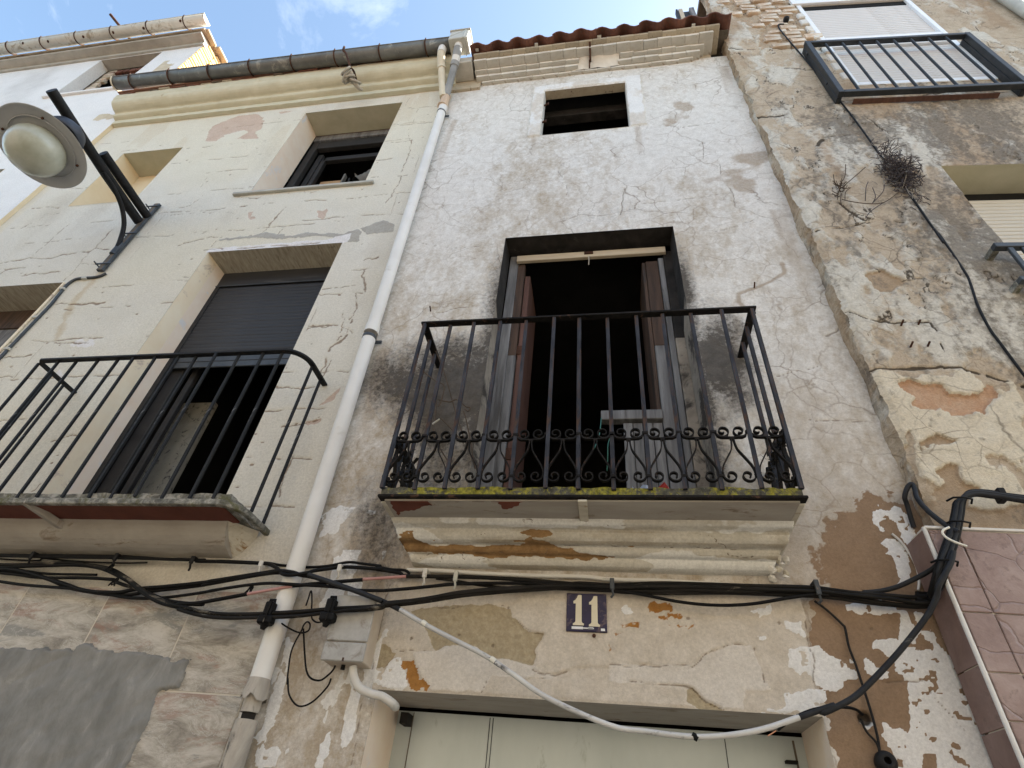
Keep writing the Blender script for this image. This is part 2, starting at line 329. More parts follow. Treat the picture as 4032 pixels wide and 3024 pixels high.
def mossy():
    mt, nt, b = nodes('moss_stone'); v = texvec(nt)
    col = ramp(nt, noise(nt, v, 30, 6, .7), [(.35, (.045, .045, .035)), (.62, (.16, .155, .12))])
    a = ramp(nt, mathn(nt, 'ADD', noise(nt, v, 30, 8, .75, .5), mathn(nt, 'MULTIPLY', mathn(nt, 'SUBTRACT', noise(nt, v, 4.5, 3), .5), .6)), [(.43, 0.0), (.53, 1.0)])
    col = mixc(nt, a, col, ramp(nt, noise(nt, v, 60, 4), [(.35, (.13, .13, .018)), (.65, (.40, .37, .05))]))
    w = ramp(nt, noise(nt, v, 48, 5, .8), [(.66, 0.0), (.70, .8)])
    col = mixc(nt, w, col, (.55, .56, .52))
    nt.links.new(col, b.inputs['Base Color']); b.inputs['Roughness'].default_value = .95
    bump(nt, b, noise(nt, v, 70, 6, .8), .9, .01)
    mt, nt, b = nodes('lichen_stone'); v = texvec(nt)
    col = ramp(nt, noise(nt, v, 16, 8, .75, .6), [(.33, (.05, .048, .042)), (.48, (.17, .165, .14)), (.62, (.40, .38, .33))])
    a = ramp(nt, noise(nt, v, 5, 8, .75, .5), [(.54, 0.0), (.64, .8)])
    col = mixc(nt, a, col, (.10, .095, .03))
    nt.links.new(col, b.inputs['Base Color']); b.inputs['Roughness'].default_value = .95
    bump(nt, b, noise(nt, v, 50, 6, .8), .9, .01)
mossy()
def globe_mat():
    mt, nt, b = nodes('globe_acrylic'); v = texvec(nt)
    col = ramp(nt, noise(nt, v, 5, 6, .6), [(.35, (.36, .37, .30)), (.65, (.50, .51, .44))])
    nt.links.new(col, b.inputs['Base Color']); b.inputs['Roughness'].default_value = .22; b.inputs['Specular IOR Level'].default_value = .5
    b.inputs['Subsurface Weight'].default_value = .25; b.inputs['Subsurface Radius'].default_value = (.05, .05, .04); b.inputs['Subsurface Scale'].default_value = .3
globe_mat()

# ------------------------------------------------------------------ mesh building
INV = {}
def place(o, parent):
    COL.objects.link(o)
    if parent is not None:
        o.parent = parent; o.matrix_parent_inverse = INV.get(parent.name, Matrix.Identity(4))
    return o
def tag(o, label=None, cat=None, group=None, kind=None):
    for k, v in (('label', label), ('category', cat), ('group', group), ('kind', kind)):
        if v: o[k] = v
    return o
def thing(name, label, cat, loc=(0, 0, 0), rz=None, group=None):
    o = bpy.data.objects.new(name, None); COL.objects.link(o); o.location = loc; o.empty_display_size = .1
    if rz is not None: o.rotation_euler = (0, 0, rz)
    else: INV[o.name] = Matrix.Translation(-Vector(loc))
    return tag(o, label, cat, group)
class MB:
    def __init__(s): s.v = []; s.f = []; s.sm = []
    def add(s, vs, fs, smooth=False):
        k = len(s.v); s.v += [tuple(p) for p in vs]; s.f += [tuple(i+k for i in q) for q in fs]; s.sm += [smooth]*len(fs); return s
    def box(s, x0, x1, y0, y1, z0, z1):
        return s.add([(x0, y0, z0), (x1, y0, z0), (x1, y1, z0), (x0, y1, z0), (x0, y0, z1), (x1, y0, z1), (x1, y1, z1), (x0, y1, z1)],
                     [(0, 3, 2, 1), (4, 5, 6, 7), (0, 1, 5, 4), (1, 2, 6, 5), (2, 3, 7, 6), (3, 0, 4, 7)])
    def quad(s, a, b, c, d): return s.add([a, b, c, d], [(0, 1, 2, 3)])
    def bar(s, p, q, w, h, up=(0, 0, 1)):
        p = Vector(p); q = Vector(q); d = (q-p).normalized(); u = Vector(up)
        a = d.cross(u)
        if a.length < 1e-4: a = d.cross(Vector((0, 1, 0)))
        a.normalize(); b = a.cross(d); vs = []
        for c in (p, q):
            for i, j in ((-1, -1), (1, -1), (1, 1), (-1, 1)): vs.append(c+a*i*w/2+b*j*h/2)
        return s.add(vs, [(0, 1, 2, 3), (7, 6, 5, 4), (0, 4, 5, 1), (1, 5, 6, 2), (2, 6, 7, 3), (3, 7, 4, 0)])
    def tube(s, pts, r, n=8, caps=True):
        pts = [Vector(p) for p in pts]; rr = r if isinstance(r, (list, tuple)) else [r]*len(pts); vs = []; prev = None
        for i, p in enumerate(pts):
            d = (pts[min(i+1, len(pts)-1)]-pts[max(i-1, 0)]).normalized()
            if prev is None:
                a = d.cross(Vector((0, 0, 1)))
                if a.length < 1e-3: a = d.cross(Vector((0, 1, 0)))
            else: a = prev-d*prev.dot(d)
            a.normalize(); b = d.cross(a); prev = a
            for k in range(n):
                t = 2*math.pi*k/n; vs.append(p+(a*math.cos(t)+b*math.sin(t))*rr[i])
        fs = []
        for i in range(len(pts)-1):
            for k in range(n): fs.append((i*n+k, i*n+(k+1) % n, (i+1)*n+(k+1) % n, (i+1)*n+k))
        s.add(vs, fs, True)
        if caps: s.add(vs[:n], [tuple(range(n-1, -1, -1))]); s.add(vs[-n:], [tuple(range(n))])
        return s
    def prism(s, prof, x0, x1):
        n = len(prof); vs = [(x0, y, z) for y, z in prof]+[(x1, y, z) for y, z in prof]
        return s.add(vs, [(i, (i+1) % n, n+(i+1) % n, n+i) for i in range(n)]+[tuple(range(n-1, -1, -1)), tuple(range(n, 2*n))])
    def slab(s, pts, y0, y1):                      # outline in x,z extruded along y
        n = len(pts); vs = [(x, y0, z) for x, z in pts]+[(x, y1, z) for x, z in pts]
        return s.add(vs, [tuple(range(n)), tuple(range(2*n-1, n-1, -1))]+[(i, n+i, n+(i+1) % n, (i+1) % n) for i in range(n)])
    def lathe(s, c, axis, prof, n=40, smooth=True):
        c = Vector(c); ax = Vector(axis).normalized(); a = ax.cross(Vector((0, 1, 0))).normalized(); b = ax.cross(a); vs = []
        for r, h in prof:
            for k in range(n):
                t = 2*math.pi*k/n; vs.append(c+ax*h+(a*math.cos(t)+b*math.sin(t))*r)
        return s.add(vs, [(i*n+k, i*n+(k+1) % n, (i+1)*n+(k+1) % n, (i+1)*n+k) for i in range(len(prof)-1) for k in range(n)], smooth)
    def ribbon(s, pts, th, y0, y1):                # flat bar bent in the x,z plane
        pts = [Vector((p[0], 0, p[1])) for p in pts]; L = []
        for i, p in enumerate(pts):
            d = (pts[min(i+1, len(pts)-1)]-pts[max(i-1, 0)]).normalized(); nn = Vector((-d.z, 0, d.x))*th/2
            a = p+nn; b = p-nn
            L += [(a.x, y0, a.z), (b.x, y0, b.z), (b.x, y1, b.z), (a.x, y1, a.z)]
        fs = []
        for i in range(len(pts)-1):
            for k in range(4): fs.append((i*4+k, i*4+(k+1) % 4, (i+1)*4+(k+1) % 4, (i+1)*4+k))
        e = (len(pts)-1)*4
        return s.add(L, fs+[(3, 2, 1, 0), (e, e+1, e+2, e+3)])
    def mesh(s, name, mat):
        me = bpy.data.meshes.new(name); me.from_pydata(s.v, [], s.f); me.materials.append(MATS[mat])
        me.polygons.foreach_set('use_smooth', s.sm)
        bm = bmesh.new(); bm.from_mesh(me); bmesh.ops.recalc_face_normals(bm, faces=bm.faces); bm.to_mesh(me); bm.free()
        return me
    def build(s, name, mat, parent=None, bevel=0.0, seg=1):
        o = place(bpy.data.objects.new(name, s.mesh(name, mat)), parent)
        if bevel:
            b = o.modifiers.new('bevel', 'BEVEL'); b.width = bevel; b.segments = seg; b.limit_method = 'ANGLE'; b.angle_limit = rad(40)
        return o
def spline(pts, sub=8):
    pts = [Vector(p) for p in pts]; out = []
    for i in range(len(pts)-1):
        p0 = pts[max(i-1, 0)]; p1 = pts[i]; p2 = pts[i+1]; p3 = pts[min(i+2, len(pts)-1)]
        for k in range(sub):
            t = k/sub; out.append(.5*((2*p1)+(p2-p0)*t+(2*p0-5*p1+4*p2-p3)*t*t+(3*p1-p0-3*p2+p3)*t**3))
    out.append(pts[-1]); return out
def rough_mesh(o, amp, scale, seed=0):
    """knock an object's vertices about a little so that edges are not ruler straight"""
    me = o.data; n = len(me.vertices); co = np.empty(n*3); me.vertices.foreach_get('co', co); co = co.reshape(-1, 3)
    for k in range(3):
        co[:, k] += amp*(fbm(co[:, 0]*scale+k*7.7+co[:, 1]*scale*.7, co[:, 2]*scale-co[:, 1]*scale*1.3+k*3.1, 3, seed+k)-.5)*2
    me.vertices.foreach_set('co', co.ravel()); me.update(); return o

class Wall:
    """a fine sheet whose relief (outward height, metres) and wear masks are worked out point by point"""
    def __init__(s, xs, zs, holes):
        for (a, b, c, d) in holes:
            xs = np.append(xs, [a, b]); zs = np.append(zs, [c, d])
        s.xs = np.unique(np.round(xs, 4)); s.zs = np.unique(np.round(zs, 4)); s.holes = holes
        s.X, s.Z = np.meshgrid(s.xs, s.zs); s.h = np.zeros_like(s.X); s.a = {}; s.dx = np.zeros_like(s.X)
    def mask(s, n):
        if n not in s.a: s.a[n] = np.zeros_like(s.X)
        return s.a[n]
    def put(s, n, m, mx=True):
        a = s.mask(n); s.a[n] = np.maximum(a, m) if mx else a*(1-m)
    def noise(s, sc, o=4, seed=0, sx=1.0, sz=1.0): return fbm(s.X*sc*sx, s.Z*sc*sz, o, seed)
    def poly(s, pts, warp=.012, soft=.006, seed=1, wsc=22):
        P = np.array(pts); pad = warp*2+soft+.02
        m = np.zeros_like(s.X)
        ix = (s.xs > P[:, 0].min()-pad) & (s.xs < P[:, 0].max()+pad); iz = (s.zs > P[:, 1].min()-pad) & (s.zs < P[:, 1].max()+pad)
        if not ix.any() or not iz.any(): return m
        sel = np.ix_(iz, ix); x = s.X[sel].copy(); z = s.Z[sel].copy()
        wx = (fbm(x*wsc, z*wsc, 4, seed, .6)-.5)*2*warp*1.6; wz = (fbm(x*wsc+50, z*wsc, 4, seed+5, .6)-.5)*2*warp*1.6
        x = x+wx; z = z+wz
        dmin = np.full_like(x, 1e9); ins = np.zeros(x.shape, bool); n = len(P)
        for i in range(n):
            ax, az = P[i]; bx, bz = P[(i+1) % n]; ex, ez = bx-ax, bz-az; L = ex*ex+ez*ez+1e-12
            t = np.clip(((x-ax)*ex+(z-az)*ez)/L, 0, 1); dmin = np.minimum(dmin, np.hypot(x-ax-t*ex, z-az-t*ez))
            if az != bz: ins ^= ((az > z) != (bz > z)) & (x < (bx-ax)*(z-az)/(bz-az)+ax)
        sdv = np.where(ins, dmin, -dmin); m[sel] = sstep(-soft, soft, sdv); return m
    def blob(s, c, r, ang=0.0, amp=.5, sc=5, seed=3, lo=1.1, hi=.2):
        ca, sa = math.cos(ang), math.sin(ang); dx = s.X-c[0]; dz = s.Z-c[1]
        d = np.hypot((dx*ca+dz*sa)/r[0], (-dx*sa+dz*ca)/r[1])+(s.noise(sc, 5, seed)-.5)*2*amp
        return sstep(lo, hi, d)
    def line(s, pts, wid, warp=.01, seed=4, wsc=14, broken=0.0):
        P = np.array(pts); pad = wid+warp*2+.03; m = np.zeros_like(s.X)
        ix = (s.xs > P[:, 0].min()-pad) & (s.xs < P[:, 0].max()+pad); iz = (s.zs > P[:, 1].min()-pad) & (s.zs < P[:, 1].max()+pad)
        if not ix.any() or not iz.any(): return m
        sel = np.ix_(iz, ix); x = s.X[sel]+(fbm(s.X[sel]*wsc, s.Z[sel]*wsc, 4, seed)-.5)*2*warp; z = s.Z[sel]+(fbm(s.X[sel]*wsc+9, s.Z[sel]*wsc, 4, seed+2)-.5)*2*warp
        d = np.full_like(x, 1e9)
        for i in range(len(P)-1):
            ax, az = P[i]; ex, ez = P[i+1]-P[i]; t = np.clip(((x-ax)*ex+(z-az)*ez)/(ex*ex+ez*ez+1e-12), 0, 1); d = np.minimum(d, np.hypot(x-ax-t*ex, z-az-t*ez))
        w = wid*(.35+1.3*fbm(s.X[sel]*9, s.Z[sel]*9, 2, seed+8))
        mm = sstep(1.15, .0, d/w)
        if broken: mm *= sstep(broken-.06, broken+.06, fbm(s.X[sel]*7+3, s.Z[sel]*7, 3, seed+11))
        m[sel] = mm; return m
    def build(s, name, mat, parent, Y=0.0):
        X = s.X+s.dx; co = np.stack([X, Y-s.h, s.Z], -1).reshape(-1, 3)
        nz, nx = s.X.shape; i = np.arange(nz*nx).reshape(nz, nx)
        q = np.stack([i[:-1, :-1], i[:-1, 1:], i[1:, 1:], i[1:, :-1]], -1)
        cx = (s.xs[:-1]+s.xs[1:])/2; cz = (s.zs[:-1]+s.zs[1:])/2; CX, CZ = np.meshgrid(cx, cz); keep = np.ones(CX.shape, bool)
        for (a, b, c, d) in s.holes: keep &= ~((CX > a) & (CX < b) & (CZ > c) & (CZ < d))
        q = q[keep].reshape(-1, 4); used = np.zeros(nz*nx, bool); used[q.ravel()] = True
        ren = np.cumsum(used)-1; q = ren[q]; co = co[used]
        me = bpy.data.meshes.new(name); me.vertices.add(len(co)); me.vertices.foreach_set('co', co.ravel().astype(np.float32))
        me.loops.add(q.size); me.loops.foreach_set('vertex_index', q.ravel().astype(np.int32))
        me.polygons.add(len(q)); me.polygons.foreach_set('loop_start', np.arange(0, q.size, 4, dtype=np.int32))
        me.update(calc_edges=True); me.polygons.foreach_set('use_smooth', np.ones(len(q), bool))
        for n, v in s.a.items():
            at_ = me.attributes.new(n, 'FLOAT', 'POINT'); at_.data.foreach_set('value', v.reshape(-1)[used].astype(np.float32))
        me.materials.append(MATS[mat]); me.validate()
        return place(bpy.data.objects.new(name, me), parent)
def steps(*seg):
    out = []
    for a, b, st in seg: out.append(np.arange(a, b, st))
    out.append([seg[-1][1]]); return np.concatenate(out)
def W2(fr, pts, Y=0.0): return [(at(*fr(*p), Y)[0], at(*fr(*p), Y)[2]) for p in pts]
def W2r(fr, pts): return [(atr(*fr(*p))[0], atr(*fr(*p))[2]) for p in pts]
def W3(fr, pts, Y=0.0): return [at(*fr(*p), Y) for p in pts]
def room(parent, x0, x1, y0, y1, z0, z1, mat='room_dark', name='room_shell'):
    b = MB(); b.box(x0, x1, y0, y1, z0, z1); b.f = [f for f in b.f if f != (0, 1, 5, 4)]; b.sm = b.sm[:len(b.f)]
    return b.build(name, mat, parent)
def reveal(parent, hole, depth, mats, y0=-.002, splay=0.0, floor=True):
    """jambs, soffit and threshold of an opening: each its own part"""
    x0, x1, z0, z1 = hole; s = splay
    MB().quad((x0, y0, z0), (x0+s, depth, z0), (x0+s, depth, z1-s), (x0, y0, z1)).build('jamb', mats[0], parent)
    MB().quad((x1, y0, z1), (x1-s, depth, z1-s), (x1-s, depth, z0), (x1, y0, z0)).build('jamb', mats[0], parent)
    MB().quad((x0, y0, z1), (x0+s, depth, z1-s), (x1-s, depth, z1-s), (x1, y0, z1)).build('soffit', mats[1], parent)
    if floor: MB().quad((x0, y0, z0), (x1, y0, z0), (x1-s, depth, z0), (x0+s, depth, z0)).build('threshold', mats[2], parent)
# ================================================================== THE SETTING: street
g = MB(); g.quad((-400, -400, -.02), (400, -400, -.02), (400, 400, -.02), (-400, 400, -.02))
tag(g.build('ground', 'asphalt'), kind='structure')
g = MB(); g.box(-60, 60, -1.1, -.21, -.015, .12)
tag(g.build('pavement', 'paving', bevel=.015), kind='structure')

# ================================================================== HOUSE 11 (grey plaster, middle)
h11 = thing('terraced_house', 'narrow grey plaster house with soot stains, number 11 plate and red tiled eaves', 'house', (-.1, 0, 0))
H_ATT = (-.54, .32, 7.04, 8.05); H_BAL = (-.735, .555, 2.88, 5.37); H_DOOR = (-1.0, .79, 0.0, 2.12)
w = Wall(steps((-1.62, 1.45, .0075)), steps((0, 1.75, .05), (1.75, 3.25, .006), (3.25, 6.0, .009), (6.0, 8.46, .012)), [H_ATT, H_BAL, H_DOOR])
X, Z = w.X, w.Z
# old whitewash: dense at the top, worn thin lower down and along the right edge
dens = .56+.26*sstep(4.0, 7.0, Z)-.22*sstep(3.9, 2.9, Z)-.14*sstep(.9, 1.4, X)*sstep(6.5, 4.5, Z)
w.put('whitewash', np.clip(dens+.12+(w.noise(1.5, 5, 11, 1, .6)-.5)*1.0+(w.noise(9, 5, 12, 1.2, .6)-.5)*.8+(w.noise(36, 3, 19, 1, .6)-.5)*.6, 0, 1))
w.put('damp', np.clip((w.noise(1.1, 5, 13, 1, .7)-.56)*2.2+.24*sstep(3.8, 2.7, Z), 0, 1)*(.30+.70*sstep(5.8, 3.4, Z)))
for c, r, a in ((at(2640, 470), (.26, .09), .2), (at(2720, 420), (.2, .06), -.3), (at(2900, 710), (.22, .13), .3), (at(2960, 620), (.2, .06), .2)):
    w.put('damp', .75*w.blob((c[0], c[2]), (r[0]*1.2, r[1]*2.2), a, 1.0, 6, 14, .9, .3))
# drip-shaped brown runs at the right of the door
w.put('damp', .95*w.line(W2(Z6, [(1860, 210), (1865, 250), (1810, 285), (1735, 315), (1670, 340), (1670, 375), (1690, 395)]), .03, .008, 15))
w.put('damp', .6*w.line(W2(Z6, [(1660, 440), (1650, 520), (1655, 600)]), .05, .02, 16))
for sx_, sz_, sl_, sw_ in ((-.60, 7.02, .7, .05), (.38, 7.03, .9, .06), (-1.50, 7.6, 2.0, .07), (-1.45, 4.2, 1.3, .10), (.92, 2.85, .6, .10), (1.32, 5.5, 1.6, .10), (1.34, 8.2, 1.2, .10), (-1.10, 2.88, .5, .12)):
    fall = sstep(sz_+.04, sz_-.03, Z)*sstep(sz_-sl_, sz_-.1*sl_, Z); w.put('damp', .55*fall*sstep(1.0, .2, np.abs(X-sx_+.05*(w.noise(3, 3, 28)-.5))/sw_)*(.35+1.1*w.noise(9, 4, 29, 2.6, .25)))
# soot around the balcony door
s1 = w.blob((-.90, 3.88), (.46, .66), 0, .42, 3.2, 21, 1.3, .2)*1.0; s2 = w.blob((-1.25, 3.86), (.46, .46), .1, .45, 3.2, 22, 1.25, .2)*.80
s3 = w.blob((.67, 3.98), (.28, .58), 0, .38, 3.5, 23, 1.25, .1)*.95; s4 = w.blob((-1.16, 2.82), (.30, .48), 0, .45, 3.0, 24, 1.25, .2)*.62
s5 = w.blob((-.05, 5.62), (.95, .28), 0, .35, 2.4, 25, 1.2, .2)*.25
s7 = w.blob((-.86, 3.45), (.30, .6), 0, .4, 3.0, 27, 1.2, .2)*.62
edge = np.maximum(sstep(.20, 0, -.735-X)*(X < -.73), sstep(.16, 0, X-.555)*(X > .55))*sstep(5.55, 4.6, Z)*(Z > 2.9)*(.45+.6*w.noise(5, 4, 30))
w.put('soot', np.clip(np.maximum.reduce([s1, s2, s3, s4, s5, s7, edge]), 0, 1))
# below the balcony: pale lintel panel, bare brown render, thick white paint flakes
lint = w.poly(W2(ZN, [(340, 290), (290, 420), (250, 640), (205, 840), (160, 950), (150, 1100), (160, 1340), (600, 1500)])+W2(ZR, [(0, 1300), (1740, 1340), (1820, 1130), (1730, 960), (1680, 650), (1660, 450), (1620, 280), (1600, 150), (900, 90)])+W2(ZN, [(1800, 250), (900, 190)]), .008, .006, 31)
w.put('lintel', lint)
rb = np.clip(w.poly([(.80, 1.6), (1.5, 1.6), (1.5, 2.60), (1.25, 2.66), (.98, 2.62), (.86, 2.56), (.80, 2.3)], .02, .008, 32), 0, 1)
w.put('brown', rb); w.put('brown', .75*w.poly([(.95, 2.5), (1.5, 2.5), (1.5, 3.05), (1.22, 3.1), (1.0, 2.95), (.90, 2.75)], .05, .05, 33))
F = []
F.append(W2(ZRR, [(80, 580), (160, 560), (220, 620), (330, 680), (430, 740), (440, 670), (470, 690), (520, 830), (480, 860), (400, 860), (380, 930), (310, 975), (230, 970), (200, 940), (120, 840), (90, 700)]))
F.append(W2(ZRR, [(580, 690), (640, 690), (700, 760), (800, 810), (790, 860), (720, 870), (620, 810), (590, 760)]))
F.append(W2(ZRR, [(640, 570), (690, 510), (860, 500), (900, 540), (960, 570), (1100, 580), (1200, 600), (1300, 590), (1390, 700), (1400, 790), (1450, 870), (1440, 980), (1530, 1010), (1600, 1180), (1680, 1400), (1790, 1720), (860, 1720), (840, 1540), (760, 1420), (740, 1380), (760, 1340), (740, 1260), (780, 1250), (840, 1290), (900, 1290), (980, 1340), (1010, 1230), (990, 1050), (985, 870), (900, 850), (840, 770), (880, 720), (800, 660), (700, 600)]))
F.append(W2(ZRR, [(540, 140), (700, 150), (860, 200), (900, 260), (740, 280), (560, 260), (420, 240), (420, 180)]))
F.append(W2(ZRR, [(900, 250), (1100, 260), (1130, 300), (1090, 420), (1040, 520), (900, 540), (900, 430)]))
F.append(W2(ZRR, [(1070, 450), (1200, 430), (1230, 520), (1290, 600), (1200, 610), (1190, 560), (1140, 520)]))
F.append(W2(ZRR, [(1270, 450), (1320, 430), (1360, 500), (1375, 530), (1310, 510)]))
F.append(W2(ZRR, [(540, 1220), (650, 1230), (660, 1290), (600, 1300)]))
F.append(W2(ZQ, [(100, 520), (150, 460), (230, 500), (270, 460), (330, 480), (400, 540), (450, 620), (490, 700), (520, 830), (460, 860), (400, 820), (340, 700), (280, 600), (220, 560), (150, 640), (200, 700), (150, 690), (90, 600)]))
F.append(W2(ZQ, [(170, 820), (220, 760), (300, 770), (420, 870), (440, 1000), (430, 1130), (370, 1200), (300, 1210), (330, 1130), (310, 1000), (270, 920), (200, 910), (240, 870)]))
F.append(W2(ZQ, [(470, 890), (530, 890), (600, 1000), (610, 1060), (540, 1070), (500, 980)]))
F.append(W2(Z5, [(1500, 1340), (1560, 1300), (1660, 1300), (1600, 1370), (1570, 1430), (1530, 1420), (1490, 1450), (1510, 1380)]))
F.append(W2(Z5, [(1710, 1320), (1760, 1310), (1755, 1330), (1715, 1335)])); F.append(W2(Z5, [(1560, 1540), (1580, 1530), (1585, 1560), (1555, 1570)]))
F.append(W2(ZN, [(380, 1000), (440, 1020), (450, 1100), (495, 1120), (515, 1290), (440, 1310), (330, 1310), (240, 1280), (180, 1250), (170, 1120), (240, 1130), (280, 1160), (300, 1100), (340, 1060)]))
F.append(W2(ZN, [(300, 715), (325, 730), (320, 800), (280, 820), (280, 760)]))
F.append(W2(ZR, [(1500, 660), (1690, 640), (1770, 630), (1850, 700), (1960, 740), (1960, 1000), (1860, 1020), (1800, 980), (1730, 950), (1680, 860), (1600, 890), (1500, 790)]))
F.append(W2(ZR, [(1450, 1020), (1700, 1000), (1810, 1010), (1820, 1110), (1760, 1150), (1740, 1200), (1260, 1190), (1480, 1140)]))
F.append(W2(ZR, [(1480, 430), (1600, 430), (1660, 540), (1640, 560), (1560, 520), (1480, 490)])); F.append(W2(ZR, [(1170, 330), (1360, 280), (1370, 330), (1330, 370), (1270, 390), (1230, 360)]))
F.append(W2(ZR, [(100, 320), (150, 290), (210, 360), (140, 385)])); F.append(W2(ZR, [(1250, 540), (1320, 560), (1330, 585), (1265, 575)]))
F.append(W2(Z8, [(1420, 1277), (1440, 1150), (1520, 960), (1560, 780), (1600, 600), (1560, 560), (1520, 760), (1450, 1000), (1400, 1160), (1380, 1277)]))
F.append(W2(Z8, [(1740, 930), (1800, 860), (1870, 850), (1790, 960), (1730, 975)])); F.append(W2(Z8, [(1720, 1277), (1740, 1150), (1810, 1080), (1790, 1200), (1770, 1277)]))
F.append(W2(Z8, [(1440, 1180), (1500, 1160), (1530, 1200), (1500, 1277), (1410, 1277)]))
paint = np.zeros_like(X)
for k, P in enumerate(F): paint = np.maximum(paint, w.poly(P, .010, .004, 40+k, 30))
for P in (W2(ZRR, [(1350, 1450), (1390, 1425), (1440, 1440), (1465, 1480), (1430, 1505), (1370, 1480)]), W2(ZRR, [(1130, 1520), (1220, 1530), (1240, 1720), (1110, 1720), (1100, 1590)]), W2(ZRR, [(910, 700), (980, 720), (960, 745)]), W2(ZRR, [(1030, 670), (1080, 690), (1060, 705)]), W2(ZRR, [(870, 1570), (930, 1580), (935, 1660), (890, 1640)]), W2(ZN, [(215, 1165), (270, 1160), (260, 1200), (200, 1230)])):
    paint *= 1-w.poly(P, .006, .004, 71, 30)
paint *= 1-.9*sstep(.70, .76, w.noise(26, 3, 72))
# loose flecks of paint elsewhere on the left pillar
fl = sstep(.58, .62, w.noise(11, 4, 73, 1.5, .5)+.14*sstep(-1.05, -1.5, X))*(X < -1.02)*(Z < 2.75)*(Z > 1.6)
paint = np.maximum(paint, fl*.9*sstep(.45, .55, w.noise(4, 3, 74)))
w.put('paint', paint)
skim_top = W2(ZN, [(1480, 620), (1560, 670), (1680, 750), (1825, 775), (1760, 900), (1725, 1110), (1830, 1160), (1940, 1170), (2060, 1120), (2212, 1100)])+W2(ZR, [(300, 785), (340, 770), (420, 800), (690, 805), (800, 710), (880, 670), (1000, 640), (1190, 610), (1100, 420), (700, 330), (300, 300), (0, 330)])+W2(ZN, [(1950, 440), (1600, 430), (1500, 520)])
skA = w.poly(skim_top, .006, .005, 81); w.put('lintel', skA)
skim_lo = W2(ZN, [(560, 960), (780, 950), (900, 900), (1150, 900), (1300, 1010), (1450, 1020), (1725, 1090), (1830, 1165), (1940, 1180), (1900, 1215), (1480, 1185), (1310, 1195), (1230, 1340), (760, 1340), (720, 1300), (620, 1170)])
skB = w.poly(skim_lo, .006, .005, 82); w.put('skim', skB)
skim_r = W2(ZR, [(0, 795), (300, 785), (420, 800), (690, 805), (800, 710), (1000, 640), (1190, 620), (1250, 760), (1290, 900), (1370, 1000), (1140, 1010), (1120, 1190), (990, 1190), (800, 1080), (700, 980), (550, 960), (0, 935)])
skC = w.poly(skim_r, .006, .005, 83); w.put('skim', skC)
skD = w.poly(W2(ZN, [(1310, 1195), (1480, 1190), (1900, 1215), (2212, 1230)])+W2(ZR, [(550, 965), (650, 980), (650, 1110), (740, 1190), (0, 1160)])+W2(ZN, [(2212, 1420), (1240, 1350)]), .005, .005, 84)
mort = w.poly(W2(ZN, [(540, 560), (800, 520), (1100, 490), (1300, 500), (1500, 540), (1520, 620), (1680, 750), (1825, 780), (1760, 900), (1725, 1080), (1450, 1020), (1300, 1010), (1150, 900), (900, 900), (780, 950), (730, 850), (700, 740), (620, 640)]), .008, .006, 85)
mort = np.maximum(mort, w.poly(W2(ZN, [(160, 900), (300, 880), (400, 960), (380, 1010), (280, 1130), (170, 1120)]), .012, .006, 86))
mort = np.maximum(mort, w.poly(W2(ZR, [(650, 1000), (710, 985), (800, 1090), (930, 1140), (940, 1180), (740, 1160), (655, 1110)]), .004, .004, 87))
w.put('mortar', mort*(1-skA*.0))
oc = w.poly(W2(ZN, [(450, 1010), (560, 1020), (610, 1110), (620, 1180), (680, 1250), (730, 1320), (690, 1340), (600, 1330), (540, 1310), (520, 1240), (500, 1120), (450, 1090)]), .016, .006, 90, 40)
for P in ([(330, 260), (520, 260), (530, 350), (320, 355)], [(400, 430), (520, 450), (640, 455), (760, 435), (700, 480), (520, 470)], [(0, 600), (30, 620), (45, 700), (0, 710)], [(150, 610), (240, 625), (180, 632)], [(40, 520), (110, 505), (115, 540), (50, 545)], [(380, 370), (600, 365), (640, 400), (420, 410)], [(90, 450), (150, 440), (280, 435), (240, 465), (110, 480)]):
    oc = np.maximum(oc, .8*w.poly(W2(ZR, P), .012, .006, 91, 45))
w.put('ochre', oc*(.55+.45*w.noise(20, 3, 92)))
w.put('damp', .5*lint*sstep(.50, .64, w.noise(6, 4, 93)))
